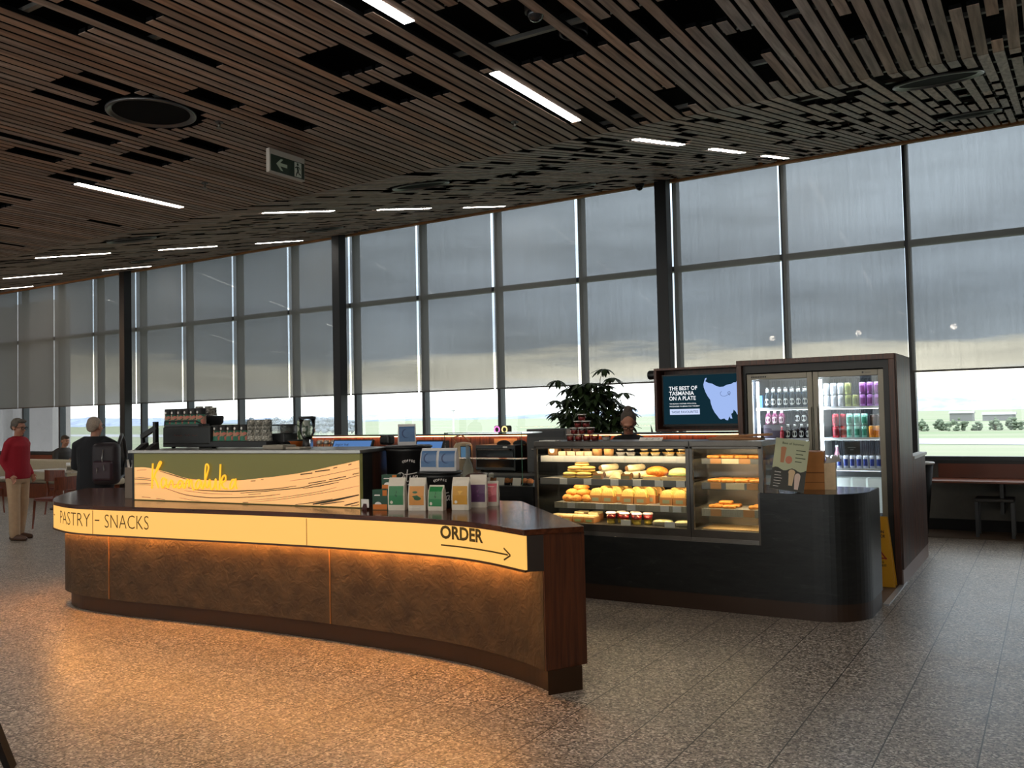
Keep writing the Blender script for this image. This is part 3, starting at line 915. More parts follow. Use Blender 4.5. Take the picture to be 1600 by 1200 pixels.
def stroke(xa, za, xb, zb, w=0.011):
    pa, pb = on_arc(arc_at(xa)), on_arc(arc_at(xb))
    d = Vector((arc_at(xb) - arc_at(xa), zb - za)).normalized(); nx, nz = -d.y * w / 2, d.x * w / 2
    A0, A1 = on_arc(arc_at(xa) + nx), on_arc(arc_at(xa) - nx); B0, B1 = on_arc(arc_at(xb) + nx), on_arc(arc_at(xb) - nx)
    m.add([(A0.x, A0.y, za + nz), (A1.x, A1.y, za - nz), (B1.x, B1.y, zb - nz), (B0.x, B0.y, zb + nz)], [(0, 1, 2, 3)])
stroke(-2.80, 0.818, -2.735, 0.783); stroke(-2.80, 0.748, -2.735, 0.783)
m.build('arrow', olive, LB)
m = MB()
for x in (-6.645, -4.52):
    p = on_arc(arc_at(x)); m.box(p.x - .002, p.x + .002, p.y - .0008, p.y + .01, 0.717, 0.906)
m.build('joint', mat('band joint', C(200, 150, 86), 0.5), LB)
m = MB(); q = offset2(left_tip + F, -0.001); m.sheet([tuple(p) for p in q][2:], 0.703, 0.716, 0.02); m.build('lower_lip', mat('thin dark lip', C(74, 46, 20), 0.4), OC)
# hammered metal face
MC = [tuple(p[:2]) for p in catmull([(-7.99, 5.46), (-7.92, 5.1), (-7.78, 4.80), (-7.60, 4.62), (-7.37, 4.535), (-7.12, 4.505), (-6.6, 4.525), (-6.0, 4.595), (-5.4, 4.65), (-4.7, 4.695), (-4.0, 4.70), (-3.42, 4.67), (-3.07, 4.605), (-2.73, 4.495), (-2.535, 4.40)], 6)]
def hammered():
    m, nt, b = new_mat('hammered bronze')
    b.inputs['Base Color'].default_value = C(150, 110, 70); b.inputs['Metallic'].default_value = 0.4; b.inputs['Roughness'].default_value = 0.55
    tc = N(nt, 'ShaderNodeTexCoord')
    v = N(nt, 'ShaderNodeTexNoise'); v.inputs['Scale'].default_value = 15; v.inputs['Detail'].default_value = 2.5; v.inputs['Distortion'].default_value = 1.2
    nt.links.new(tc.outputs['Object'], v.inputs['Vector'])
    bp = N(nt, 'ShaderNodeBump'); bp.inputs['Strength'].default_value = 0.5; bp.inputs['Distance'].default_value = 0.012
    nt.links.new(v.outputs['Fac'], bp.inputs['Height']); nt.links.new(bp.outputs['Normal'], b.inputs['Normal'])
    n2 = N(nt, 'ShaderNodeTexNoise'); n2.inputs['Scale'].default_value = 6; n2.inputs['Detail'].default_value = 5
    nt.links.new(tc.outputs['Object'], n2.inputs['Vector'])
    cr = N(nt, 'ShaderNodeValToRGB'); cr.color_ramp.elements[0].position = 0.35; cr.color_ramp.elements[1].position = 0.7
    cr.color_ramp.elements[0].color = C(66, 52, 36); cr.color_ramp.elements[1].color = C(92, 74, 50)
    nt.links.new(n2.outputs['Fac'], cr.inputs['Fac']); nt.links.new(cr.outputs['Color'], b.inputs['Base Color'])
    return m
m = MB(); m.sheet(MC, 0.135, 0.706, 0.02); FM = m.build('front_panel', hammered(), OC)
m = MB()
for x in (-6.79, -4.47):
    i = min(range(len(MC)), key=lambda i: abs(MC[i][0] - x)); p = MC[i]
    m.box(x - .004, x + .004, p[1] - .006, p[1] + .004, 0.137, 0.704)
m.build('panel_joint', mat('bronze joint', C(150, 108, 62), 0.4, 0.5), FM)
PC = [tuple(p) for p in offset2(MC, 0.05)][:-1] + [(-2.515, 4.399)]
m = MB(); m.prism(PC + [(-2.392, 4.588), (-3.49, 5.70), (-7.9, 5.5)], 0, 0.137); m.build('plinth', mat('brown metal plinth', C(62, 40, 22), 0.4, 0.3), OC)
m = MB(); m.prism([tuple(p) for p in offset2(MC, 0.022)] + [(-2.42, 4.62), (-3.49, 5.72), (-7.95, 5.5)], 0.137, 0.70); m.build('carcass', M['black'], OC)
m = MB(); m.prism([(-2.522, 4.396), (-2.385, 4.640), (-2.42, 4.66), (-2.556, 4.415)], 0.137, ZT - 0.034); m.build('end_panel', wood('end panel timber', C(66, 32, 14), C(104, 54, 26), 'Z', 3.0, 0.45), OC)
m = MB(); LS = [tuple(p) for p in offset2(MC, -0.05)][:-5]; m.sheet(LS, 0.698, 0.7045, 0.016); m.build('led_strip', M['led_warm'], OC)

# ------------------------------------------------------------------ raised sign box with steel worktop
SA = Vector((-6.746, 4.736)); SBv = Vector((-4.346, 4.909)); su = (SBv - SA).normalized(); sn = Vector((su.y, -su.x)); SL = (SBv - SA).length
def sgn(u, v, d=0.0):
    p = SA + su * u + sn * d
    return (p.x, p.y, ZT + v)
RB = thing('raised_bar', 'raised steel-topped bar box on the counter with painted green and cream shop sign', 'cabinet', (-5.5, 5.1, ZT))
def cornered(d0, z0, z1, e0=0.0):
    a = SA - su * e0; b = SBv
    return [(a.x, a.y), (b.x, b.y), (-4.565, 5.50), (-6.80, 5.36)]
m = MB()
inn = [tuple((SA - sn * 0.02)[:]), tuple((SBv - sn * 0.02)[:]), (-4.575, 5.49), (-6.79, 5.35)]
m.prism(inn, ZT, 1.345); m.build('carcass', M['black'], RB)
m = MB(); m.prism([(-6.80, 4.70), (-4.33, 4.882), (-4.545, 5.52), (-6.84, 5.38)], 1.345, 1.372)
m.build('steel_top', M['steel'], RB, bevel=0.003)
m = MB(); p = [sgn(-0.004, 0.004, 0.012), sgn(SL, 0.004, 0.012)]
m.prism([p[0][:2], p[1][:2], sgn(SL, 0, -0.02)[:2], sgn(-0.004, 0, -0.02)[:2]], ZT + 0.003, ZT + 0.398)
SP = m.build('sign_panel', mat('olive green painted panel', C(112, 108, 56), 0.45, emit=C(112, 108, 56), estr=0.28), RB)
m = MB(); p = [sgn(-0.026, 0, 0.014), sgn(-0.004, 0, 0.014), sgn(-0.004, 0, -0.03), sgn(-0.026, 0, -0.03)]; m.prism([q[:2] for q in p], ZT, 1.345); m.build('end_post', M['black'], RB)
# right-hand end: black post and timber cheek
m = MB(); m.prism([(-4.346, 4.909), (-4.43, 5.135), (-4.46, 5.13), (-4.376, 4.90)], ZT, 1.345); m.build('end_post', M['black'], RB)
m = MB(); m.prism([(-4.43, 5.135), (-4.563, 5.50), (-4.59, 5.49), (-4.46, 5.13)], ZT, 1.345); m.build('timber_cheek', M['walnut'], RB)
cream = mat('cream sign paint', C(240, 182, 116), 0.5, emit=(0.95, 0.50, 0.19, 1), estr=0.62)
TOP = [(0.004, 0.279), (0.126, 0.281), (0.243, 0.268), (0.32, 0.256), (0.416, 0.24), (0.51, 0.218), (0.603, 0.199), (0.695, 0.187), (0.786, 0.183), (0.876, 0.182), (0.965, 0.181), (1.097, 0.183), (1.227, 0.187), (1.312, 0.194), (1.438, 0.207), (1.562, 0.218), (1.684, 0.232), (1.804, 0.246), (1.922, 0.265), (2.038, 0.284), (2.153, 0.306), (2.266, 0.325), (2.402, 0.351)]
tp = [tuple(q[:2]) for q in catmull(TOP, 3)]
m = MB(); nT_ = len(tp)
m.add([sgn(u, 0.008, 0.0135) for u, v in tp] + [sgn(u, v, 0.0135) for u, v in tp], [(i, i + 1, nT_ + i + 1, nT_ + i) for i in range(nT_ - 1)])
WV = m.build('wave_painting', cream, SP)
ST = [(.0049, [(.006, .187), (.085, .19), (.203, .187)]), (.0049, [(.006, .174), (.125, .175), (.242, .17)]), (.0041, [(.005, .143), (.105, .144), (.222, .143)]), (.0041, [(.005, .129), (.124, .132), (.242, .13)]),
      (.0073, [(.31, .252), (.416, .23), (.51, .211), (.621, .189), (.695, .179)]), (.0041, [(.094, .028), (.202, .025)]), (.0041, [(.27, .019), (.375, .012)]), (.0032, [(.545, .032), (.693, .016), (.784, .012)]),
      (.0032, [(.036, .253), (.155, .261)]), (.0032, [(.376, .135), (.509, .144), (.658, .153)]), (.0032, [(.602, .093), (.74, .083), (.92, .074), (1.139, .075)]),
      (.0065, [(.347, .115), (.461, .09), (.555, .069), (.648, .055), (.785, .045), (.919, .041), (1.052, .045), (1.182, .049), (1.31, .056), (1.477, .068), (1.641, .086)]),
      (.0081, [(.648, .117), (.74, .102), (.83, .098), (.964, .097), (1.139, .098), (1.311, .107), (1.437, .114), (1.56, .124), (1.682, .137), (1.802, .153)]),
      (.0073, [(1.921, .174), (2.09, .198)]), (.0073, [(2.121, .204), (2.279, .232)]), (.0065, [(2.338, .246), (2.397, .258)]),
      (.0065, [(1.225, .085), (1.31, .092), (1.478, .105), (1.642, .12), (1.846, .14), (1.959, .163), (2.113, .188), (2.264, .212), (2.4, .241)]), (.0065, [(1.865, .134), (2.036, .158), (2.211, .188)]),
      (.0097, [(1.843, .24), (1.961, .253)]), (.0097, [(1.984, .263), (2.13, .279)]), (.0073, [(2.16, .291), (2.198, .298)]), (.0081, [(2.302, .316), (2.332, .324)]), (.0041, [(1.31, .076), (1.444, .085)]),
      (.0041, [(1.31, .054), (1.56, .075)]), (.0032, [(1.31, .029), (1.559, .051), (1.801, .081), (2.035, .116), (2.188, .149)]), (.0032, [(1.309, .013), (1.641, .046), (1.958, .09), (2.187, .125), (2.4, .165)]),
      (.0032, [(1.739, .19), (1.96, .217), (2.19, .256), (2.4, .294)]), (.0065, [(1.79, .010), (1.957, .03), (2.149, .062)]), (.0163, [(1.96, .018), (2.034, .03), (2.186, .057), (2.395, .098)]), (.0081, [(2.03, .014), (2.11, .028), (2.26, .047)]),
      (.0097, [(2.26, .018), (2.297, .024), (2.395, .047)]), (.0065, [(2.32, .014), (2.395, .026)]), (.0065, [(1.25, .012), (1.309, .014)]), (.0073, [(1.337, .182), (1.388, .186)]), (.0049, [(1.446, .195), (1.471, .196)])]
m = MB()
for w, pts in ST:
    q = [Vector((a, b)) for a, b in pts]
    q = [Vector(z[:2]) for z in catmull(pts, 4)] if len(pts) > 2 else q
    n = len(q); L_ = []; R__ = []
    for i in range(n):
        t = (q[min(n - 1, i + 1)] - q[max(0, i - 1)]).normalized(); nn = Vector((-t.y, t.x))
        ww = w / 2 * (0.45 + 0.55 * math.sin(PI * (i + 0.6) / (n + 0.2)))
        L_.append(q[i] + nn * ww); R__.append(q[i] - nn * ww)
    m.add([sgn(p.x, p.y, 0.0142) for p in L_] + [sgn(p.x, p.y, 0.0142) for p in R__], [(n + i, n + i + 1, i + 1, i) for i in range(n - 1)])
m.build('brush_strokes', mat('dark olive brush paint', C(70, 62, 34), 0.6), SP)
KA = [[(.248, .316), (.24, .214), (.234, .103)], [(.252, .184), (.272, .228), (.32, .282), (.348, .32), (.34, .331), (.321, .316), (.281, .242), (.258, .187)], [(.262, .201), (.29, .158), (.314, .111)],
      [(.401, .176), (.372, .196), (.348, .168), (.348, .128), (.367, .112), (.396, .142), (.407, .183), (.407, .136), (.426, .113)], [(.428, .113), (.448, .15), (.464, .176), (.479, .164), (.49, .124), (.509, .118), (.528, .141)],
      [(.598, .169), (.566, .175), (.542, .142), (.551, .113), (.579, .126), (.6, .166), (.604, .126), (.621, .112)], [(.628, .117), (.645, .176), (.666, .18), (.672, .124), (.682, .17), (.701, .18), (.709, .122), (.728, .101)],
      [(.806, .175), (.777, .183), (.749, .148), (.754, .111), (.786, .123), (.811, .169), (.814, .123), (.831, .112)], [(.831, .112), (.858, .183), (.894, .274), (.889, .308), (.869, .31), (.86, .274), (.855, .183), (.865, .131), (.885, .122)],
      [(.885, .122), (.908, .19), (.913, .132), (.929, .109), (.956, .133), (.974, .194), (.975, .133), (.989, .107)], [(1.029, .314), (1.021, .211), (1.013, .108)], [(1.023, .16), (1.054, .215), (1.08, .223), (1.08, .186), (1.04, .16), (1.061, .125), (1.095, .117)],
      [(1.186, .186), (1.158, .192), (1.132, .155), (1.131, .122), (1.157, .127), (1.179, .162), (1.19, .2), (1.189, .15), (1.202, .118)]]
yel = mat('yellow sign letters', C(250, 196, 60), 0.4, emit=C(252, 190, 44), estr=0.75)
m = MB()
for pts in KA:
    q = [Vector(z[:2]) for z in catmull(pts, 5)]
    m.tube([sgn(p.x, p.y, 0.028) for p in q], 0.0075, 6)
m.build('shop_name_lettering', yel, SP)

# ------------------------------------------------------------------ things on the raised bar
ZB = 1.372
# espresso machine, black with hand lettering
EM = thing('espresso_machine', 'black espresso machine with pink handwritten lettering on its back panel', 'coffee machine', (-6.6, 5.2, ZB))
x0, x1, y0, y1 = -6.82, -6.18, 5.06, 5.19
m = MB(); m.box(x0, x1, y0, y1, ZB + .03, ZB + .195); m.build('body', mat('matt black enamel', C(20, 22, 21), 0.5), EM, bevel=0.018)
m = MB(); m.box(x0 + .0, -5.50, y0 + .005, y1, ZB + .012, ZB + .062); m.build('drip_tray', M['black'], EM, bevel=0.006)
m = MB()
for px in (x0 + .05, x1 - .05, x1 + .6):
    m.cyl((px, y0 + .08), .018, ZB, ZB + .03, 12)
m.build('foot', M['rubber'], EM)
m = MB(); m.prism([(x0 + .01, y0 + .01), (x1 - .16, y0 + .005), (x1 - .16, y1 - .005), (x0 + .01, y1 - .01)], ZB + .195, ZB + .212); m.build('cup_tray', M['dark'], EM)
m = MB()
m.tube([(x0 + .02, y0 + .012, ZB + .212), (x0 + .02, y0 + .012, ZB + .242), (x1 - .20, y0 + .012, ZB + .242), (x1 - .10, y0 + .012, ZB + .2)], 0.006, 6); m.build('cup_rail', M['black'], EM)
def wave_line(x0, x1, z, h, seed):
    q = random.Random(seed); out = []; n = int((x1 - x0) / 0.012)
    for i in range(n):
        out.append((x0 + (x1 - x0) * i / n, y0 - .002, z + h * (0.6 * math.sin(i * 1.9) + (1.0 if q.random() > 0.8 else 0) * 0.9)))
    return out
m = MB()
for a, b, s in ((x0 + .16, x0 + .29, 1), (x0 + .31, x0 + .39, 2), (x0 + .41, x0 + .49, 3)):
    m.tube(wave_line(a, b, ZB + .112, 0.008, s), 0.0016, 4)
m.build('handwriting', mat('pink handwriting', C(120, 58, 50), 0.6), EM)
# takeaway cup stacks
def pattern_mat(name, cols, sc):
    m, nt, b = new_mat(name)
    tc = N(nt, 'ShaderNodeTexCoord'); v = N(nt, 'ShaderNodeTexVoronoi'); v.inputs['Scale'].default_value = sc
    nt.links.new(tc.outputs['Object'], v.inputs['Vector']); s = N(nt, 'ShaderNodeSeparateColor'); nt.links.new(v.outputs['Color'], s.inputs[0])
    cr = N(nt, 'ShaderNodeValToRGB'); cr.color_ramp.interpolation = 'CONSTANT'; e = cr.color_ramp.elements
    e[0].color = cols[0]; e[1].position = 1 / len(cols); e[1].color = cols[1]
    for i in range(2, len(cols)):
        x = e.new(i / len(cols)); x.color = cols[i]
    nt.links.new(s.outputs[0], cr.inputs['Fac']); nt.links.new(cr.outputs['Color'], b.inputs['Base Color']); b.inputs['Roughness'].default_value = 0.6
    return m
PAT = pattern_mat('pink and green printed cup', [C(196, 122, 108), C(48, 112, 92), C(176, 130, 108), C(88, 120, 100)], 26)
MARB = pattern_mat('grey printed cup', [C(150, 148, 138), C(90, 90, 84), C(188, 186, 176), C(120, 118, 110)], 90)
def cup_stack(lower, upper, hl, hu, lid=True):
    r = thing('cup_stack', 'x', 'paper cups')
    m = MB(); m.lathe([(.047, 0), (.047, .006), (.044, .01), (.040, hl)], 20); m.build('lower_cup', lower, r)
    m = MB(); pr = []
    for k in range(4):
        z = hl + hu * k / 4
        pr += [(.0405, z), (.0415, z + .004), (.039, z + hu / 4 - .002)]
    pr += [(.031, hl + hu)]
    m.lathe(pr, 20); m.build('upper_cups', upper, r)
    if lid:
        m = MB(); m.ell((0, -.040, hl + hu * .35), (.012, .003, .012), 10, 6); m.build('cup_emblem', M['paper'], r)
    return Proto(r)
blackcup = mat('black paper cup', C(34, 34, 34), 0.6)
CS = cup_stack(PAT, blackcup, .085, .055)
for i in range(6):
    x = x0 + .015 + i * .086
    CS.put((x, 5.125, ZB + .212), 0, 'printed cup stack with black top on the espresso machine, %s' % nth(i, 6), 'cup stacks on the espresso machine')
CS2 = cup_stack(PAT, blackcup, .088, .05)
for i in range(5):
    x = x1 + .02 + i * .085
    CS2.put((x, 5.128, ZB + .063), 0, 'printed cup stack with black top beside the espresso machine, %s' % nth(i, 5), 'cup stacks beside the espresso machine')
CS3 = cup_stack(MARB, MARB, .075, .10, False)
for i in range(3):
    CS3.put((-5.735 + i * .088, 5.128, ZB + .063), 0, 'tall grey patterned cup stack beside the printed ones, %s of three' % nth(i, 3), 'tall grey cup stacks')
CS3.put((-6.615, 5.30, ZB + .2835), 0, 'short grey patterned cups on the round bean bowl, leftmost of three', 'cups standing on the grinder', (.85, .85, .5))
CS4 = cup_stack(pattern_mat('black printed cup', [C(40, 40, 40), C(180, 180, 176), C(30, 30, 30), C(50, 50, 50)], 60), MARB, .09, .05, False)
CS4.put((-6.525, 5.33, ZB + .2835), 0, 'black and white patterned cups on the round bean bowl, middle of three', 'cups standing on the grinder', (.85, .85, .62))
CS3.put((-6.435, 5.30, ZB + .2835), 0, 'short grey patterned cups on the round bean bowl, rightmost of three', 'cups standing on the grinder', (.85, .85, .42))
# coffee grinders
def grinder(x, y, h, lab):
    r = thing('coffee_grinder', lab, 'coffee grinder', (x, y, ZB))
    m = MB(); m.box(x - .075, x + .075, y - .06, y + .045, ZB, ZB + h * .55); m.build('body', M['black'], r, bevel=.01)
    m = MB(); m.lathe([(.085, 0), (.126, .05), (.132, .10), (.12, .11)], 24, Matrix.Translation((x, y, ZB + h * .55))); m.build('bean_bowl', M['rubber'], r)
    return r
grinder(-6.525, 5.33, .3136, 'black coffee grinder with round bowl behind the espresso machine cups')
r = thing('coffee_grinder', 'coffee grinder with square clear bean hopper behind the tall grey cups', 'coffee grinder', (-5.42, 5.27, ZB))
gx, gy = -5.552, 5.29
m = MB(); m.box(gx - .06, gx + .06, gy - .06, gy + .06, ZB, ZB + .045); m.box(gx - .10, gx + .10, gy - .075, gy + .08, ZB + .045, ZB + .12); m.build('body', M['dark'], r, bevel=.006)
m = MB(); m.box(gx - .11, gx + .11, gy - .085, gy + .085, ZB + .12, ZB + .185); m.build('bean_hopper', M['clearpl'], r)
m = MB(); m.box(gx - .115, gx + .115, gy - .09, gy + .09, ZB + .185, ZB + .195); m.build('hopper_lid', M['dark'], r)
# glass water jug
r = thing('blender_jug', 'tall clear glass jug with black base and black lid on the steel top', 'jug', (-5.12, 5.15, ZB))
T_ = Matrix.Translation((-5.12, 5.15, ZB))
m = MB(); m.lathe([(.038, 0), (.042, .01), (.036, .075)], 20, T_); m.build('base', M['black'], r)
m = MB(); m.lathe([(.036, .0755), (.058, .13), (.066, .235)], 24, T_); m.build('jug', M['clearpl'], r)
m = MB(); m.lathe([(.068, .2355), (.068, .255), (.04, .258)], 24, T_); m.build('lid', M['black'], r)
m = MB(); m.box(-5.081, -5.069, 5.13, 5.16, ZB, ZB + .07); m.build('tap', M['chrome'], r)
# milk carton, cloth, trays
r = thing('carton', 'small green and white patterned carton behind the clear hopper', 'carton', (-5.39, 5.38, ZB))
m = MB(); m.box(-5.43, -5.35, 5.345, 5.415, ZB, ZB + .225); m.build('carton_body', pattern_mat('green and white carton', [C(170, 184, 160), C(70, 92, 60), C(210, 214, 200), C(52, 70, 48)], 36), r)
r = tag(MB().box(-5.37, -5.14, 4.90, 5.05, ZB, ZB + .035).build('folded_cloth', mat('grey beige cloth', C(146, 140, 128), 0.9, var=.1), bevel=.01), 'folded grey cloth on the steel top left of the glass jug', 'cloth')
r = tag(MB().box(-5.13, -4.98, 4.92, 5.05, ZB, ZB + .018).build('folded_cloth', mat('pale cloth', C(160, 152, 138), 0.9, var=.1), bevel=.006), 'thin pale cloth on the steel top in front of the glass jug', 'cloth')
r = thing('dish', 'amber plastic dish with dark rim behind the cloths on the steel top', 'dish', (-5.32, 5.17, ZB))
m = MB(); m.lathe([(.04, 0), (.06, .05), (.075, .055)], 20, Matrix.Translation((-5.33, 5.24, ZB))); m.build('bowl', mat('amber bowl', C(210, 110, 44), 0.35), r)
m = MB(); m.lathe([(.076, .055), (.076, .065), (.05, .066)], 20, Matrix.Translation((-5.33, 5.24, ZB))); m.build('rim', M['black'], r)
# monitor arm and tills at the left end of the raised bar
r = thing('monitor_arm', 'black bent monitor arm clamped at the left end of the raised bar', 'arm', (-6.80, 5.25, ZB))
m = MB(); m.box(-6.735, -6.70, 4.90, 4.935, ZB, ZB + .24); m.build('post', M['black'], r)
m = MB(); m.bar((-6.70, 4.917, ZB + .195), (-6.885, 4.90, ZB + .11), .03, .04); m.build('upper_arm', M['black'], r)
m = MB(); m.bar((-6.878, 4.90, ZB + .125), (-6.865, 4.90, ZB + .03), .026, .028); m.build('lower_arm', M['black'], r)
for i, (x, rz) in enumerate(((-6.80, .0), (-6.66, .1))):
    r = thing('card_reader', 'black slanted card reader at the left end of the raised bar, %s of two' % ('left' if i == 0 else 'right'), 'card reader', (x, 5.0, ZB), 'card readers')
    m = MB(); m.add([(x - .03, 4.78, ZB), (x + .03, 4.78, ZB), (x + .03, 4.89, ZB), (x - .03, 4.89, ZB), (x - .01, 4.84, ZB + .05), (x + .05, 4.84, ZB + .05), (x + .05, 4.87, ZB + .06), (x - .01, 4.87, ZB + .06)], [(3, 2, 1, 0), (0, 1, 5, 4), (4, 5, 6, 7), (7, 6, 2, 3), (1, 2, 6, 5), (0, 4, 7, 3)]); m.build('reader_body', M['dark'], r)
    m = MB(); m.add([(x - .024, 4.785, ZB + .0065), (x + .034, 4.785, ZB + .0065), (x + .046, 4.832, ZB + .047), (x - .012, 4.832, ZB + .047)], [(0, 1, 2, 3)]); m.build('keypad', M['rubber'], r)

# cutlery caddy at the left of the sign
r = thing('cutlery_caddy', 'tall grey-brown caddy of stirrers and straws at the left end of the sign', 'caddy', (-6.92, 4.87, ZT))
m = MB(); m.box(-6.99, -6.82, 4.80, 4.93, ZT, ZT + .27); m.build('box', mat('taupe caddy', C(120, 106, 92), 0.6), r, bevel=.004)
m = MB(); q = random.Random(4)
for i in range(16):
    x = -6.975 + .14 * (i % 8) / 7; y = 4.83 + .06 * (i // 8)
    m.tube([(x, y, ZT + .24), (x + q.uniform(-.02, .02), y + q.uniform(-.01, .01), ZT + .27 + q.uniform(.05, .10))], .005, 5)
m.build('straws', M['paper'], r)

# tills behind the bar
def till(x0, x1, y, zt, lab, txt=None):
    xc = (x0 + x1) / 2
    r = thing('till_screen', lab, 'till', (xc, y, ZT))
    tilt = Matrix.Translation((xc, y, zt)) @ Matrix.Rotation(math.radians(-25), 4, 'X')
    w = (x1 - x0) / 2
    m = MB(); m.box(-w, w, -.012, .012, -.26, 0, tilt); m.build('screen_housing', M['black'], r, bevel=.004)
    m = MB(); m.box(-w + .014, w - .014, -.0135, -.012, -.245, -.014, tilt); s = m.build('screen', emis('blue till screen', (0.09, 0.20, 0.45, 1), 1.0), r)
    if txt:
        t_ = text_mb(txt, lambda a, b: tilt @ Vector((-w + .04 + a, -.0145, -.062 + b)), .018, .01, 1.2); t_.build('lettering', M['black'], s)
    m = MB(); m.box(xc - .02, xc + .02, y + .02, y + .07, ZT, zt - .12); m.box(xc - .1, xc + .1, y - .05, y + .12, ZT, ZT + .015); m.build('stand', M['black'], r)
till(-5.49, -5.03, 5.86, 1.415, 'blue lit till screen behind the steel top, left of the black barrels', 'ENJOY THE')
till(-4.56, -4.27, 5.86, 1.405, 'blue lit till screen between the two black coffee barrels')
r = thing('scanner', 'black barcode scanner head on a stalk right of the left till', 'scanner', (-4.93, 5.9, ZT))
m = MB(); m.box(-4.97, -4.86, 5.85, 5.94, 1.37, 1.455); m.build('head', M['black'], r, bevel=.02)
m = MB(); m.tube([(-4.89, 5.90, ZT), (-4.86, 5.90, 1.2), (-4.885, 5.9, 1.38)], .012, 8); m.build('stalk', M['black'], r)
m = MB(); m.cyl((-4.89, 5.9), .06, ZT, ZT + .012, 16); m.build('base', M['black'], r)

# ------------------------------------------------------------------ coffee barrels and bags
def barrel(c, rad, h, lab, tz):
    r = thing('coffee_barrel', lab, 'barrel', (c[0], c[1], ZT))
    T_ = Matrix.Translation((c[0], c[1], ZT))
    m = MB(); m.lathe([(rad * .84, 0), (rad * .86, .01), (rad * .93, h - .05), (rad * .95, h - .045), (rad * .95, h - .02)], 40, T_); bd = m.build('drum', mat('black barrel', C(17, 17, 18), 0.42), r)
    m = MB(); m.lathe([(rad * .955, h - .0195), (rad, h - .018), (rad, h - .006), (rad * .96, h - .004), (rad * .93, h)], 40, T_); m.build('lid', mat('black barrel lid', C(24, 24, 25), 0.4), r)
    th = math.atan2(-c[1], -c[0])     # faces the customer
    def mf_factory(z, arcdrop=0.0, slant=0.0):
        def mf(x, y):
            rr_ = rad * (.86 + .07 * min(1, max(0, (z + y - ZT) / (h - .05)))) + .0025
            a = th + x / rr_
            return (c[0] + rr_ * math.cos(a), c[1] + rr_ * math.sin(a), z + y + slant * x - arcdrop * x * x)
        return mf
    return r, bd, mf_factory
rB1, d1, mf1 = barrel((-4.331, 5.45), .188, .44, 'taller black coffee barrel with white lettering, one blue bag on its lid', 0)
t = MB()
def ctext(mfac, s, size, z, sx, bold=0, drop=0, slant=0):
    mf = mfac(z, drop, slant); v, f = text2d(s, bold, 'CENTER'); k = size / .7
    mm = MB(); mm.add([mf(p[0] * k * sx, p[1] * k) for p in v], f); return mm
RIT = [[(1215, 940), (1203, 1000), (1190, 1062)], [(1172, 1005), (1180, 955), (1228, 935), (1266, 958), (1252, 1000), (1206, 1015)], [(1216, 1012), (1240, 1042), (1262, 1066)], [(1287, 985), (1276, 1050), (1286, 1058)], [(1291, 955), (1293, 951)],
       [(1326, 890), (1316, 970), (1310, 1048), (1324, 1068), (1340, 1055)], [(1280, 966), (1370, 956), (1468, 940)], [(1366, 985), (1356, 1036), (1370, 1058), (1398, 1030), (1412, 982), (1406, 1042), (1420, 1055)], [(1470, 985), (1438, 990), (1426, 1028), (1440, 1050), (1466, 1012), (1475, 980), (1468, 1038), (1481, 1050)], [(1521, 890), (1510, 970), (1501, 1036), (1514, 1050)], [(1320, 1116), (1360, 1106), (1402, 1098)]]
def script(mfac, z, t):
    mf = mfac(z, 0, 0)
    for pts in RIT:
        q = [Vector(p[:2]) for p in catmull(pts, 4)] if len(pts) > 2 else [Vector(p) for p in pts]
        n = len(q); A_ = []; B_ = []
        for i in range(n):
            d = (q[min(n - 1, i + 1)] - q[max(0, i - 1)]).normalized(); nn = Vector((-d.y, d.x)) * 6.5
            A_.append(q[i] + nn); B_.append(q[i] - nn)
        cv = lambda p: mf((p.x - 1345) * .00052, (1070 - p.y) * .00052)
        t.add([cv(p) for p in A_] + [cv(p) for p in B_], [(i, i + 1, n + i + 1, n + i) for i in range(n - 1)])
t = MB()
for i, ch in enumerate('COFFEE'):
    x = (i - 2.5) * .017
    t.merge(ctext(lambda z, d, s, x=x: (lambda a, b: mf1(z, d, s)(a + x, b)), ch, .017, ZT + .318 - x * x * 4.5, 1.0, .02))
script(mf1, ZT + .165, t)
t.build('lettering', M['paper'], d1)
rB2, d2, mf2 = barrel((-3.855, 5.215), .163, .262, 'shorter black coffee barrel with white lettering, two blue bags on its lid', 0)
t = MB()
for i, ch in enumerate('COFFEE'):
    x = (i - 2.5) * .0165
    t.merge(ctext(lambda z, d, s, x=x: (lambda a, b: mf2(z, d, s)(a + x, b)), ch, .016, ZT + .198 - x * x * 4.5, 1.0, .02))
script(mf2, ZT + .045, t)
t.build('lettering', M['paper'], d2)

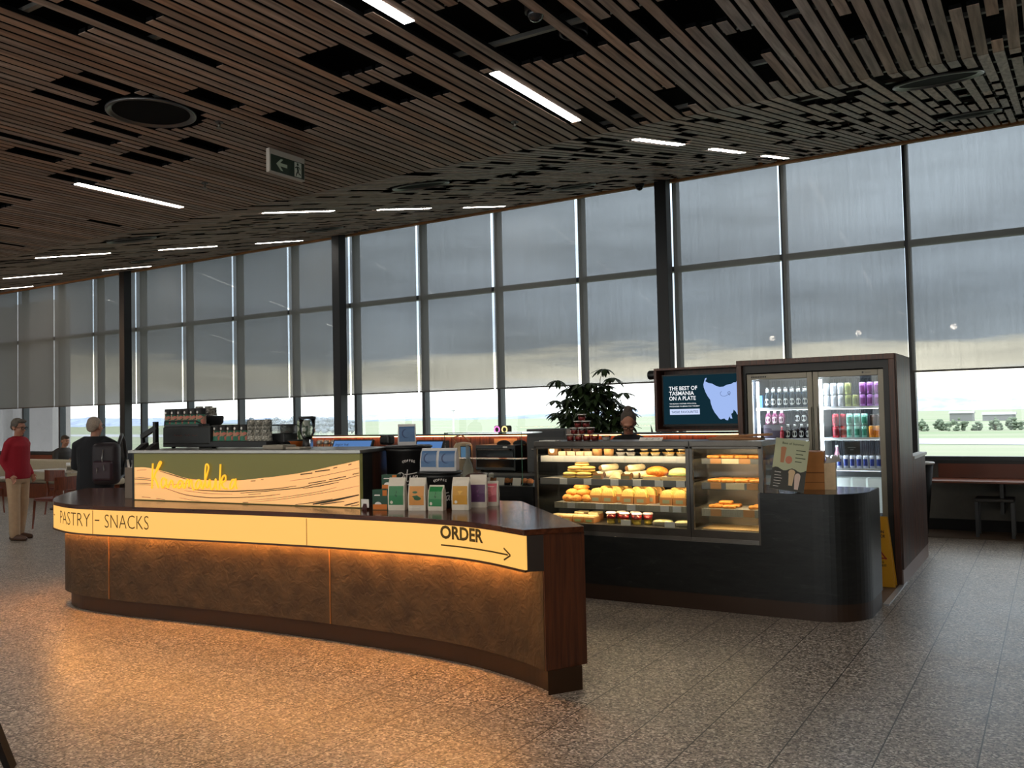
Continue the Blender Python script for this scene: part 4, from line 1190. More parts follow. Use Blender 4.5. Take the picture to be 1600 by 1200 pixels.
def coffee_bag(w, d, h, mtl_panel, white_top, mtl_bag, art=None, seed=0):
    r = thing('coffee_bag', 'x', 'coffee bag')
    q = random.Random(seed)
    vs = []; fs = []
    lv = [(0, 1.0, 1.0, 0), (.02, 1.03, 1.05, 0), (h * .45, 1.02, 1.06, 0), (h * .78, 1.0, .75, .002), (h * .90, 1.0, .30, .004), (h * .985, 1.0, .08, .006), (h, .99, .06, .007)]
    for z, sx, sy, dy in lv:
        a, b = w / 2 * sx, d / 2 * sy
        for px, py in ((-a, -b), (-a * .5, -b * 1.12), (a * .5, -b * 1.12), (a, -b), (a, b), (a * .5, b * 1.1), (-a * .5, b * 1.1), (-a, b)):
            vs.append((px + q.uniform(-.001, .001), py + dy + q.uniform(-.001, .001), z))
    for j in range(len(lv) - 1):
        for k in range(8):
            k2 = (k + 1) % 8
            fs.append((j * 8 + k, j * 8 + k2, (j + 1) * 8 + k2, (j + 1) * 8 + k))
    fs.append(tuple(range(7, -1, -1))); fs.append(tuple((len(lv) - 1) * 8 + k for k in range(8)))
    m = MB(); m.add(vs, fs, False); m.build('pouch', mtl_bag, r)
    zb, zt_ = h * .17, h * (1 - white_top)
    def fy(z):
        for (z0, _, s0, d0), (z1, _, s1, d1_) in zip(lv, lv[1:]):
            if z0 <= z <= z1:
                t = (z - z0) / (z1 - z0)
                return -(d / 2) * (s0 + (s1 - s0) * t) * 1.12 + d0 + (d1_ - d0) * t - .0016
        return 0
    m = MB(); n = 8; hw = w * .435
    m.add([(-hw, fy(zb + (zt_ - zb) * k / n), zb + (zt_ - zb) * k / n) for k in range(n + 1)] + [(hw, fy(zb + (zt_ - zb) * k / n), zb + (zt_ - zb) * k / n) for k in range(n + 1)], [(k, n + 1 + k, n + 2 + k, k + 1) for k in range(n)])
    pn = m.build('printed_panel', mtl_panel, r)
    if art is not None:
        m = MB(); zc = (zb + zt_) / 2
        for poly in art:
            if len(poly) == 14 and poly[0][0] < -.3:
                st_ = MB(); st_.poly([(hw * a, fy(zc + b * (zt_ - zb) / 2) - .0009, zc + b * (zt_ - zb) / 2) for a, b in poly]); st_.build('round_sticker', pouch, pn); continue
            m.poly([(hw * a, fy(zc + b * (zt_ - zb) / 2) - .0009, zc + b * (zt_ - zb) / 2) for a, b in poly])
        return r, pn, m
    return r, pn, None
pouch = mat('white coffee pouch', C(222, 214, 198), 0.5)
def circ(cx, cy, rx, ry, n=14, a0=0, a1=2 * PI):
    return [(cx + rx * math.cos(a0 + (a1 - a0) * k / (n - 1)), cy + ry * math.sin(a0 + (a1 - a0) * k / (n - 1))) for k in range(n)]
def crescent(cx, cy, R0_, R1_, a0, a1, n=12):
    o = [(cx + R0_ * math.cos(a0 + (a1 - a0) * k / n), cy + R0_ * math.sin(a0 + (a1 - a0) * k / n)) for k in range(n + 1)]
    i = [(cx + .12 + R1_ * math.cos(a0 + (a1 - a0) * k / n), cy + R1_ * math.sin(a0 + (a1 - a0) * k / n)) for k in range(n + 1)]
    return [[o[k], o[k + 1], i[k + 1], i[k]] for k in range(n)]
leafart = [[(0, .55), (.14, .35), (0, .15)], [(0, .2), (-.16, .0), (0, -.15)], [(.02, .1), (.2, -.05), (.02, -.2)], circ(-.62, -.72, .2, .17)]
bags = [
    ('front bag with green panel, first from the left in the row', (-3.998, 4.88), .122, .23, .255, C(40, 124, 70), leafart, C(20, 84, 50)),
    ('front bag with orange panel and painted bird, second from the left', (-3.843, 4.916), .125, .229, .25, C(216, 146, 62), [circ(-.2, .35, .35, .12), circ(.15, -.3, .5, .2), [(-.6, -.05), (.1, .05), (.6, -.25), (.0, -.5)]], C(60, 110, 72)),
    ('short front bag with green panel, third from the left in the row', (-3.716, 4.963), .112, .176, .06, C(44, 132, 72), leafart, C(22, 92, 54)),
    ('front bag with mustard yellow panel, fourth from the left in the row', (-3.571, 5.06), .122, .228, .265, C(206, 148, 26), [[(-.35, .45), (0, .05), (.1, .2), (.4, .45), (.1, .5)], circ(-.55, -.72, .2, .17)], C(226, 172, 52)),
    ('bag with purple panel standing behind the yellow one', (-3.545, 5.245), .122, .233, .30, C(86, 32, 88), [[(-.2, .3), (.2, .5), (.0, .0)], [(-.1, -.1), (.25, -.2), (0, -.45)]], C(120, 60, 120)),
    ('short bag with pink panel at the right end of the row', (-3.525, 5.365), .125, .179, .10, C(206, 94, 106), [[(-.4, .5), (.5, .6), (.3, .1), (-.3, .2)], circ(0, -.2, .4, .25)], C(226, 120, 128)),
]
for i, (lb, pos, w, h, wt, col, art, acol) in enumerate(bags):
    r, pn, am = coffee_bag(w, .062, h, mat('bag panel %d' % i, col, 0.35, var=.06), wt, pouch, art, i)
    am.build('panel_art', mat('bag art %d' % i, acol, 0.5), pn)
    a = math.radians((20, 18, 14, 18, 22, 22)[i])
    off = Vector((-math.sin(a), math.cos(a), 0)) * .036
    r.location = (pos[0] + off.x, pos[1] + off.y, ZT); r.rotation_euler = (0, 0, a)
    r['label'] = 'white coffee pouch, ' + lb; r['group'] = 'coffee bags in the row on the counter'
for i, (x, y, z, lb) in enumerate(((-4.32, 5.42, ZT + .4405, 'blue moon coffee bag standing alone on the taller barrel'), (-3.925, 5.20, ZT + .2625, 'blue moon coffee bag on the shorter barrel, left of the pair'), (-3.775, 5.21, ZT + .2625, 'blue moon coffee bag on the shorter barrel, right of the pair'))):
    r, pn, am = coffee_bag(.138, .07, .165, mat('blue bag panel %d' % i, C(74, 110, 152), 0.35, var=.1), .12, mat('silver pouch', C(196, 196, 196), 0.4), crescent(-.05, .1, .62, .55, .6 * PI, 1.75 * PI), 20 + i)
    am.build('panel_art', mat('bag moon %d' % i, C(36, 62, 104) if i else C(44, 70, 110), 0.5), pn)
    r.location = (x, y, z); r.rotation_euler = (0, 0, math.radians((38, 12, 18)[i])); r['label'] = lb; r['group'] = 'blue coffee bags on the barrels'
# tea boxes
gr = mat('green tea carton', C(34, 76, 58), 0.6); org = mat('orange tea carton', C(208, 116, 36), 0.6)
def tea_box(cx, cy, z, w, d, h, m0, m1, lab, rz):
    r = thing('tea_box', lab, 'box', (0, 0, 0), 'tea boxes on the counter')
    m = MB(); m.box(-w / 2, w / 2, -d / 2, d / 2, 0, h); b = m.build('carton', m0, r, bevel=.001)
    m = MB(); m.add([(-w / 2 + .004, -d / 2 - .001, h * .02), (w / 2 - .004, -d / 2 - .001, h * .02), (w / 2 - .004, -d / 2 - .001, h * .28), (-w / 2 + .004, -d / 2 - .001, h * .28)], [(0, 1, 2, 3)])
    m.add([(w * .18, -d / 2 - .001, h * .70), (w * .46, -d / 2 - .001, h * .70), (w * .46, -d / 2 - .001, h * .98), (w * .18, -d / 2 - .001, h * .98)], [(0, 1, 2, 3)])
    m.build('colour_patch', m1, b)
    m = MB(); m.poly([(-w * .12 + .026 * math.cos(k * PI / 8), -d / 2 - .0016, h * .28 + .018 * math.sin(k * PI / 8)) for k in range(9)])
    m.build('round_print', M['paper'], b); m = MB()
    m.poly([(-w * .38, -d / 2 - .0016, h * .70), (w * .02, -d / 2 - .0016, h * .70), (w * .0, -d / 2 - .0016, h * .76), (-w * .34, -d / 2 - .0016, h * .76)])
    m.build('label_print', M['paper'], b)
    r.location = (cx, cy, z); r.rotation_euler = (0, 0, rz)
a = math.radians(18)
tea_box(-4.135, 4.885, ZT, .115, .06, .145, gr, org, 'green and orange tea carton on the counter, bottom of the stack', a)
tea_box(-4.115, 4.955, ZT, .105, .06, .148, org, gr, 'orange tea carton standing behind the bottom green one', a)
tea_box(-4.095, 4.945, ZT + .1485, .12, .06, .10, gr, org, 'green tea carton with orange corner, top of the stack', a)
r = thing('price_card', 'small white price card in a dark red holder at the sign end', 'card', (-4.225, 4.83, ZT))
m = MB(); m.box(-4.265, -4.195, 4.815, 4.818, ZT + .018, ZT + .078); m.build('card', M['paper'], r)
m = MB()
for dx in (-.018, .0, .02):
    m.bar((-4.23 + dx, 4.806, ZT), (-4.23 + dx * .5, 4.816, ZT + .045), .008, .008)
m.build('holder', mat('dark red holder', C(70, 16, 20), 0.4), r)
# ------------------------------------------------------------------ dark stone counter with rounded end
def stone_mat():
    m, nt, b = new_mat('dark slate veneer')
    tc = N(nt, 'ShaderNodeTexCoord'); mp = N(nt, 'ShaderNodeMapping'); mp.inputs['Scale'].default_value = (2.2, 2.2, 9.0); mp.inputs['Rotation'].default_value = (0, 0.22, 0)
    nt.links.new(tc.outputs['Object'], mp.inputs['Vector'])
    n = N(nt, 'ShaderNodeTexNoise'); n.inputs['Scale'].default_value = 2.4; n.inputs['Detail'].default_value = 8; n.inputs['Roughness'].default_value = .62; n.inputs['Distortion'].default_value = 1.0
    nt.links.new(mp.outputs[0], n.inputs['Vector'])
    cr = N(nt, 'ShaderNodeValToRGB'); e = cr.color_ramp.elements
    e[0].position = .30; e[0].color = C(20, 22, 23); e[1].position = .62; e[1].color = C(34, 36, 36); x = e.new(.72); x.color = C(56, 57, 56); x = e.new(.8); x.color = C(28, 30, 30)
    nt.links.new(n.outputs['Fac'], cr.inputs['Fac']); nt.links.new(cr.outputs['Color'], b.inputs['Base Color'])
    b.inputs['Roughness'].default_value = .36
    bp = N(nt, 'ShaderNodeBump'); bp.inputs['Strength'].default_value = .25; bp.inputs['Distance'].default_value = .004
    nt.links.new(n.outputs['Fac'], bp.inputs['Height']); nt.links.new(bp.outputs['Normal'], b.inputs['Normal'])
    return m
M['stone'] = stone_mat()
def foot(x0, y0, x1, y1, r, n=10):
    """counter footprint with a rounded front right corner"""
    out = [(x0, y1), (x0, y0)]
    for k in range(n + 1):
        a = -PI / 2 + (PI / 2) * k / n
        out.append((x1 - r + r * math.cos(a), y0 + r + r * math.sin(a)))
    out.append((x1, y1))
    return out
SC = thing('stone_counter', 'dark slate counter with rounded right end carrying the glass food cases', 'counter', (-3.4, 7.2, 0))
YF = 6.865
m = MB()
m.prism([(-6.0, 7.62), (-6.0, YF), (-4.035, YF), (-4.035, 7.62)], .13, .95)
m.prism([(-4.035, 7.62), (-4.035, YF), (-1.985, YF), (-1.985, 7.62)], .13, .545)
m.prism(foot(-1.985, YF, -1.232, 7.62, .36, 14), .13, .95)
m.build('counter_body', M['stone'], SC)
m = MB(); m.prism(foot(-6.0, YF + .004, -1.236, 7.60, .36, 14), 0, .13)
m.build('plinth', mat('brown plinth', C(58, 40, 28), 0.45), SC)
m = MB(); m.prism([(-1.985, 7.618), (-1.985, YF + .02)] + foot(-1.985, YF + .002, -1.234, 7.618, .36, 14)[1:], .95, .954)
m.build('stone_top', mat('polished dark top', C(42, 43, 44), 0.16, var=.15, scale=30), SC)
m = MB(); m.box(-1.999, -1.985, YF, 7.35, .545, .951); m.build('steel_edge', M['steel_dark'], SC)

# ------------------------------------------------------------------ refrigerated food case and pie warmer
YD0, YD1, ZD0, ZD1 = 6.885, 7.36, .546, 1.358
def food_case(name, x0, x1, lab, shelves, yrails, depth, cat, back_m):
    r = thing(name, lab, cat, ((x0 + x1) / 2, 7.1, ZD0))
    m = MB(); m.box(x0, x1, YD0, YD1, ZD0, ZD0 + .03); m.build('base_trim', M['steel'], r)
    m = MB(); m.box(x0, x1, YD0 + .008, YD1, ZD0 + .03, ZD0 + .092); m.build('base', M['steel_dark'], r)
    m = MB(); m.box(x0, x1, YD0, YD1, ZD1 - .042, ZD1); m.box(x0, x1, YD0, YD0 + .011, ZD1 - .064, ZD1 - .0421); m.build('canopy', M['steel_dark'], r, bevel=.003)
    m = MB(); m.box(x0, x0 + .025, YD0, YD0 + .03, ZD0 + .092, ZD1 - .042); m.build('post', M['steel_dark'], r)
    m = MB(); m.box(x1 - .03, x1, YD0, YD0 + .03, ZD0 + .092, ZD1 - .042); m.build('post', M['steel_dark'], r)
    m = MB(); m.box(x0 + .026, x1 - .031, YD0 + .012, YD0 + .017, ZD0 + .092, ZD1 - .043); m.build('front_glass', M['glass'], r)
    m = MB(); m.box(x0 + .004, x0 + .009, YD0 + .031, YD1 - .02, ZD0 + .092, ZD1 - .043); m.build('side_glass', M['glass'], r)
    m = MB(); m.box(x1 - .009, x1 - .004, YD0 + .031, YD1 - .02, ZD0 + .092, ZD1 - .043); m.build('side_glass', M['glass'], r)
    m = MB(); m.box(x0, x1, YD1 - .012, YD1, ZD0 + .092, ZD1 - .042); m.build('back_door', back_m, r)
    m = MB(); m.box(x0 + .04, x1 - .04, YD0 + .019, YD0 + .036, ZD1 - .050, ZD1 - .043); m.build('led_strip', M['led_case'], r)
    for (zt, zb, xs0, xs1, rail), yrail in zip(shelves, yrails):
        m = MB(); m.box(xs0, xs1, yrail + .004, depth, zt - .014, zt); s = m.build('shelf', mat('glass shelf', C(150, 150, 146), 0.3), r)
        m = MB(); m.box(xs0, xs1, yrail - .004, yrail + .003, zb, zt + .002)
        if rail == 'ribbed':
            m = MB()
            n = int((xs1 - xs0) / .014)
            for k in range(n):
                m.box(xs0 + k * .014, xs0 + k * .014 + .008, yrail - .006, yrail + .003, zb, zt + .002)
            m.box(xs0, xs1, yrail - .001, yrail + .003, zb, zt + .002)
        m.build('price_rail', M['white'] if rail == 'white' else (M['grey'] if rail == 'grey' else mat('ribbed rail', C(178, 170, 150), 0.5)), s)
        m = MB(); m.box(xs0 + .02, xs1 - .02, yrail + .008, yrail + .026, zb + .004, zb + .012); m.build('led_strip', M['led_case'], s)
        yield r, s, zt, zb, xs0, xs1
def tickets(s, xs, w, zt, zb, y, mt=None):
    for x in xs:
        m = MB(); m.box(x - w / 2, x + w / 2, y - .0085, y - .0065, zb + .003, zt + .001); m.build('price_ticket', mt or M['paper'], s)
YRS = (6.960, 6.944, 6.928)
rows = list(food_case('food_display_case', -4.03, -2.562, 'large glass display case full of sandwiches, salads and rolls on the stone counter', [(1.227, 1.173, -4.0, -2.6, 'white'), (1.027, .973, -4.0, -2.6, 'grey'), (.816, .766, -3.85, -2.6, 'ribbed')], YRS, 7.33, 'display case', mat('dark case back', C(40, 42, 46), .3)))
tickets(rows[0][1], [-3.93 + .118 * k for k in range(12)], .095, 1.227, 1.173, YRS[0])
tickets(rows[1][1], [-3.76, -3.52, -3.26, -3.05, -2.85, -2.66], .075, 1.027, .973, YRS[1])
tickets(rows[2][1], [-3.68, -3.40, -3.10, -2.80, -2.69], .075, .816, .766, YRS[2])
CASE_FLOOR = ZD0 + .0925
YW2 = (6.99, 6.975, 6.96)
rows2 = list(food_case('pie_warmer', -2.558, -1.962, 'smaller warm glass cabinet of pies and pastries right of the display case', [(1.209, 1.168, -2.49, -2.0, 'grey'), (1.014, .962, -2.49, -2.0, 'grey'), (.804, .745, -2.49, -2.0, 'ribbed')], YW2, 7.31, 'warmer', mat('steel case back', C(128, 118, 104), .25, .7)))
tan = mat('tan ticket', C(206, 150, 96), .7); crm = mat('cream ticket', C(232, 214, 176), .7)
for rw, yy_, lay in zip(rows2, YW2, ([(-2.37, .09, tan), (-2.25, .14, crm), (-2.13, .09, tan)], [(-2.37, .09, tan), (-2.21, .15, crm), (-2.07, .09, tan)], [(-2.37, .09, tan), (-2.10, .09, tan)])):
    for x, w, mt in lay:
        tickets(rw[1], [x], w, rw[2], rw[3], yy_, mt)

# ------------------------------------------------------------------ food
def one(name, cat, parts):
    r = thing(name, 'x', cat)
    prev = None
    for nm, mb, mt in parts:
        mb.build(nm, mt, r)
    return Proto(r)
# sandwich: arched slices in a card sleeve
def sandwich_proto(w=.105, d=.07, h=.125):
    b = MB(); n = 12
    prof = [(-w / 2, 0)] + [(-w / 2 * math.cos(PI * k / n), h * .55 + h * .45 * math.sin(PI * k / n)) for k in range(n + 1)] + [(w / 2, 0)]
    for (y0, y1) in ((-d / 2, -d * .10), (d * .12, d / 2)):
        o = len(b.v); k = len(prof)
        b.add([(x, y0, z + .002) for x, z in prof] + [(x, y1, z + .002) for x, z in prof], [tuple(range(k)), tuple(range(2 * k - 1, k - 1, -1))] + [(i, k + i, k + (i + 1) % k, (i + 1) % k) for i in range(k)])
    f = MB(); q = [(x * .97, z * .97) for x, z in prof]; k = len(q)
    f.add([(x, -d * .10, z + .002) for x, z in q] + [(x, d * .12, z + .002) for x, z in q], [tuple(range(k)), tuple(range(2 * k - 1, k - 1, -1))] + [(i, k + i, k + (i + 1) % k, (i + 1) % k) for i in range(k)])
    c = MB(); t = .003
    c.box(-w / 2 - t, w / 2 + t, -d / 2 - t, -d / 2 - .0005, 0, h * .52); c.box(-w / 2 - t, w / 2 + t, d / 2 + .0005, d / 2 + t, 0, h * .4)
    c.box(-w / 2 - t, -w / 2 - .0005, -d / 2, d / 2, 0, h * .46); c.box(w / 2 + .0005, w / 2 + t, -d / 2, d / 2, 0, h * .46)
    l = MB(); l.box(-w * .30, w * .30, -d / 2 - t - .001, -d / 2 - t - .0002, h * .12, h * .36)
    return one('sandwich', 'sandwich', [('bread', b, M['bread']), ('filling', f, M['lettuce']), ('card_sleeve', c, M['card']), ('sticker', l, mat('grey green sticker', C(138, 146, 118), .7))])
SW = sandwich_proto()
zr3 = .8165
grp = 'sandwiches on the third shelf'
sets = [('left', (-3.47, -3.355), (-3.43, -3.31)), ('middle', (-3.165, -3.045), (-3.12, -3.0)), ('right', (-2.81, -2.692), (-2.77, -2.652))]
for nm, fr, bk in sets:
    for i, x in enumerate(fr):
        SW.put((x, 7.02, zr3), 0, 'sandwich in a brown sleeve, front %s of the %s group on the third shelf' % (('left', 'right')[i], nm), grp)
    for i, x in enumerate(bk):
        SW.put((x, 7.115, zr3), 0, 'sandwich in a brown sleeve, second row %s in the %s group on the third shelf' % (('left', 'right')[i], nm), grp, (1, 1, 1.12))
    for i, x in enumerate(bk):
        if nm == 'right' and i == 1: continue
        SW.put((x + .03, 7.21, zr3), 0, 'sandwich in a brown sleeve, rear %s of the %s group on the third shelf' % (('left', 'right')[i], nm), grp, (1, 1, 1.2))
# croissants
def croissant_proto():
    b = MB(); pts = []; rad = []
    n = 15
    for k in range(n):
        t = k / (n - 1) * 2 - 1
        a = t * 1.15
        pts.append((.075 * math.sin(a), .055 * (1 - math.cos(a)), .026 + .004 * (1 - t * t)))
        base = .031 * (1 - abs(t) ** 1.7) + .007
        rad.append(base * (1.0 if k % 2 else .86))
    b.tube(pts, rad, 12)
    r = tag(b.build('croissant', M['pastry']), 'x', 'croissant')
    return Proto(r)
CR = croissant_proto()
q = random.Random(8)
ci = 0
for (x, y, z, w) in ((-3.76, 7.01, 0, 'bottom row far left'), (-3.66, 7.02, 0, 'bottom row second'), (-3.57, 7.01, 0, 'bottom row third'), (-3.72, 7.12, 0, 'back of the bottom row, left'), (-3.60, 7.12, 0, 'back of the bottom row, right'), (-3.72, 7.04, .05, 'second layer left'), (-3.61, 7.045, .05, 'second layer right'), (-3.67, 7.12, .052, 'second layer back'), (-3.65, 7.06, .098, 'top of the pile')):
    CR.put((x, y, zr3 + z), q.uniform(-.6, .6) + PI * (ci % 2) * .15, 'golden croissant in the pile on the third shelf, %s' % w, 'croissant pile'); ci += 1
# filled flat rolls on shelf two
def roll_proto():
    a = MB(); a.ell((0, 0, .014), (.075, .045, .016), 18, 8); a.ell((0, .006, .038), (.075, .043, .016), 18, 8)
    f = MB(); f.ell((0, -.004, .026), (.073, .046, .008), 18, 6)
    return one('filled_roll', 'roll', [('bread', a, mat('yellow flat bread', C(228, 192, 104), .8, var=.15, scale=50)), ('filling', f, M['filling'])])
RO = roll_proto(); zr2 = 1.0275
for i, (x, y, z, w) in enumerate(((-3.74, 7.02, 0, 'front left'), (-3.60, 7.02, 0, 'front right'), (-3.71, 7.12, 0, 'back left'), (-3.56, 7.12, 0, 'back right'), (-3.70, 7.05, .053, 'second layer left'), (-3.58, 7.06, .053, 'second layer right'), (-3.64, 7.07, .105, 'top'))):
    RO.put((x, y, zr2 + z), (i % 3 - 1) * .15, 'yellow filled flat bread roll in the stack on the second shelf, %s' % w, 'stack of filled flat rolls')
# wraps: rolled tortillas with cut ends facing out
def wrap_proto():
    b = MB(); b.cap([(0, 0.0, .033), (.012, .13, .040)], [.031, .029], 16)
    s = MB(); s.lathe([(.024, 0), (.024, .002)], 16, Matrix.Translation((0, -.0300, .033)) @ Matrix.Rotation(PI / 2, 4, 'X')); s.lathe([(.012, 0), (.012, .003)], 12, Matrix.Translation((0.003, -.0312, .034)) @ Matrix.Rotation(PI / 2, 4, 'X'))
    c = MB(); c.box(-.034, .034, -.034, .02, 0, .026)
    return one('wrap', 'wrap', [('tortilla', b, M['wrap']), ('filling', s, M['filling'])])
WR = wrap_proto()
for (x, y, z, rz, w) in ((-3.455, 7.03, 0, -.35, 'front left of the left pair'), (-3.385, 7.06, 0, -.5, 'front right of the left pair'), (-3.42, 7.05, .056, -.5, 'on top of the left pair'), (-3.19, 7.03, 0, -.45, 'front left of the right pair'), (-3.115, 7.04, 0, -.5, 'front right of the right pair'), (-3.17, 7.06, .056, -.5, 'on top of the right pair'), (-3.05, 7.06, 0, -.7, 'right end of the right pair')):
    WR.put((x, y, zr2), rz, 'rolled tortilla wrap on the second shelf, %s' % w, 'wraps on the second shelf') if z == 0 else WR.put((x, y, zr2 + z), rz, 'rolled tortilla wrap on the second shelf, %s' % w, 'wraps on the second shelf')
def wedge(lab, loc, sx):
    b = MB(); b.add([(-.06, -.04, 0), (.06, -.04, 0), (.06, .05, 0), (-.06, .05, 0), (.0, -.03, .06), (.02, .045, .06)], [(3, 2, 1, 0), (0, 1, 4), (1, 2, 5, 4), (2, 3, 5), (3, 0, 4, 5)])
    r = tag(b.build('wrap_half', mat('pale wrap half', C(226, 208, 160), .8, var=.12, scale=40), bevel=.012), lab, 'wrap'); r.location = loc; r.scale = (sx, 1, 1)
wedge('pale folded wrap half lying between the two wrap piles', (-3.29, 7.03, zr2), 1.0)
# timber serving trays
def tray(x0, x1, lab):
    r = thing('serving_tray', lab, 'tray', ((x0 + x1) / 2, 7.05, zr2))
    m = MB(); m.box(x0, x1, 6.965, 7.25, zr2, zr2 + .006); m.build('base', M['kraft'], r)
    m = MB(); m.box(x0, x1, 6.962, 6.968, zr2, zr2 + .028); m.box(x0, x1, 7.248, 7.254, zr2, zr2 + .028); m.box(x0, x0 + .006, 6.968, 7.248, zr2, zr2 + .028); m.box(x1 - .006, x1, 6.968, 7.248, zr2, zr2 + .028)
    m.build('rim', mat('pale tray rim', C(214, 190, 140), .7), r)
tray(-3.005, -2.845, 'pale wooden tray holding the orange seeded roll'); tray(-2.835, -2.61, 'pale wooden tray at the right end of the second shelf')
b = MB(); b.ell((0, 0, .055), (.10, .075, .05), 20, 12); l = MB(); l.ell((-.055, -.05, .02), (.075, .028, .012), 16, 6)
sr = one('seeded_roll', 'roll', [('crust', b, mat('orange seeded crust', C(214, 128, 40), .7, var=.45, scale=120, bump=.6)), ('side_slice', l, M['bread'])])
sr.put((-2.925, 7.09, zr2 + .0065), 0, 'large orange seeded cheese roll on the second shelf tray', None)
b = MB(); b.ell((0, 0, .048), (.10, .08, .045), 20, 12); l = MB(); l.ell((0, -.02, .034), (.102, .07, .012), 18, 6)
sr = one('filled_roll', 'roll', [('bread', b, mat('pale roll', C(230, 204, 130), .75, var=.12, scale=40)), ('lettuce', l, M['lettuce'])])
sr.put((-2.72, 7.09, zr2 + .0065), 0, 'large pale filled roll with lettuce at the right end of the second shelf', None)
# kraft order cards on shelf two
for i, (x, w) in enumerate(((-3.43, 'before the left wraps'), (-3.16, 'before the right wraps'))):
    r = thing('food_card', 'small brown food card %s' % w, 'card', (x, 6.97, zr2), 'food cards on the second shelf')
    m = MB(); m.box(x - .05, x + .05, 6.962, 6.966, zr2, zr2 + .045); m.build('card', M['card'], r)
    m = MB(); m.box(x - .05, x + .03, 6.9605, 6.9618, zr2 + .004, zr2 + .03); m.build('print', mat('card print', C(120, 116, 90), .7), r)
# shelf one: tubs, pots, bowls, slices
zr1 = 1.2275
b = MB(); b.lathe([(.040, 0), (.048, .082)], 24); l = MB(); l.lathe([(.051, .082), (.051, .09), (.047, .093)], 24)
TB = one('soup_tub', 'tub', [('tub', b, M['kraft']), ('lid', l, mat('tub lid', C(206, 164, 110), .6))])
for i, x in enumerate((-3.455, -3.345)):
    TB.put((x, 7.02, zr1), 0, 'brown paper soup tub on the top shelf, %s' % ('left' if i == 0 else 'right'), 'soup tubs on the top shelf')
def pot_proto(name, c1, c2):
    b = MB(); b.lathe([(.028, 0), (.042, .032), (.042, .034)], 22)
    l = MB(); l.lathe([(.043, .0342), (.043, .038), (.034, .046)], 22)
    f = MB(); f.lathe([(.0395, .0245), (.0425, .0338)], 22)
    return one(name, 'pot', [('bowl', b, c1), ('food', f, c2), ('lid', l, M['clearpl'])])
P1 = pot_proto('yoghurt_pot', mat('white pot', C(206, 200, 196), .5), mat('chia', C(140, 130, 124), .7))
for i, x in enumerate((-3.225, -3.13)):
    for j in range(2):
        P1.put((x, 7.01, zr1 + j * .0465), 0, 'pale lidded pot on the top shelf, %s column, %s' % (('left', 'right')[i], ('lower', 'upper')[j]), 'pale pots on the top shelf')
P2 = pot_proto('salad_bowl', mat('cream bowl', C(226, 204, 168), .5), mat('yellow salad', C(206, 148, 50), .7, var=.4, scale=90))
k_ = 0
for i, x in enumerate((-3.005, -2.905, -2.775, -2.67)):
    for j in range(2):
        P2.put((x, 7.01, zr1 + j * .0465), 0, 'cream salad bowl on the top shelf, %s column, %s' % (nth(i, 4), ('lower', 'upper')[j]), 'salad bowls on the top shelf')
for i, x in enumerate((-2.95, -2.84, -2.72)):
    P2.put((x, 7.11, zr1), 0, 'cream salad bowl behind the front ones on the top shelf, %s of three' % ('left', 'middle', 'right')[i], 'salad bowls on the top shelf')
r = thing('biscuit_jar', 'brown biscuit packet with a round white label at the left end of the top shelf', 'packet', (-3.90, 7.03, zr1))
m = MB(); m.box(-3.945, -3.845, 6.99, 7.07, zr1, zr1 + .09); m.build('packet', mat('brown packet', C(128, 88, 48), .5, var=.3, scale=60), r, bevel=.01)
m = MB(); m.poly([(-3.90 + .026 * math.cos(k * PI / 10), 6.9885, zr1 + .048 + .026 * math.sin(k * PI / 10)) for k in range(20)]); m.build('label', M['paper'], r)
def slice_proto(w, d, h, mt, name):
    b = MB(); b.box(-w / 2, w / 2, -d / 2, d / 2, 0, h)
    o = tag(b.build(name, mt, bevel=.006), 'x', 'slice'); return Proto(o)
SL1 = slice_proto(.075, .06, .038, mat('pale nougat slice', C(206, 178, 150), .7, var=.25, scale=80), 'cake_slice')
SL2 = slice_proto(.075, .06, .032, M['choc'], 'cake_slice')
for i, x in enumerate((-3.79, -3.70, -3.61, -3.53)):
    SL1.put((x, 7.0, zr1), .1 * (i % 2), 'pale nutty slice, front row of the top shelf, %s' % nth(i, 4), 'pale slices on the top shelf')
k_ = 0
for (x, y, z) in ((-3.80, 7.09, 0), (-3.71, 7.09, 0), (-3.62, 7.09, 0), (-3.53, 7.09, 0), (-3.78, 7.09, .033), (-3.69, 7.09, .033), (-3.58, 7.09, .033), (-3.74, 7.09, .066)):
    SL2.put((x, y, zr1 + z), .25 * (k_ % 3 - 1) * .3, 'chocolate slice in the pile behind the pale slices, %s' % ('bottom ' + nth(k_, 4) if k_ < 4 else ('middle ' + nth(k_ - 4, 3) if k_ < 7 else 'top of the pile')), 'chocolate slices on the top shelf'); k_ += 1
# floor of the case
zf = CASE_FLOOR
def tri_pack():
    b = MB(); b.box(-.05, .05, -.06, .06, 0, .048)
    t = MB(); t.box(-.046, .046, -.056, .056, .0482, .062)
    s = MB(); s.box(-.03, .03, -.0612, -.0604, .008, .03)
    return one('sandwich_pack', 'sandwich', [('card_box', b, M['card']), ('bread', t, mat('pale bread', C(234, 214, 160), .8, var=.12)), ('sticker', s, mat('green sticker', C(128, 150, 104), .7))])
TP = tri_pack()
for i, (x, y, w) in enumerate(((-3.86, 7.02, 'leftmost in front'), (-3.75, 7.02, 'second from the left in front'), (-3.64, 7.02, 'third from the left in front'), (-3.53, 7.02, 'rightmost in front'), (-3.70, 7.16, 'behind, left'), (-3.56, 7.16, 'behind, right'))):
    TP.put((x, y, zf), 0, 'boxed sandwich with pale bread on the case floor, %s' % w, 'boxed sandwiches on the case floor', (1, 1, 1.0 if y < 7.1 else 1.25))
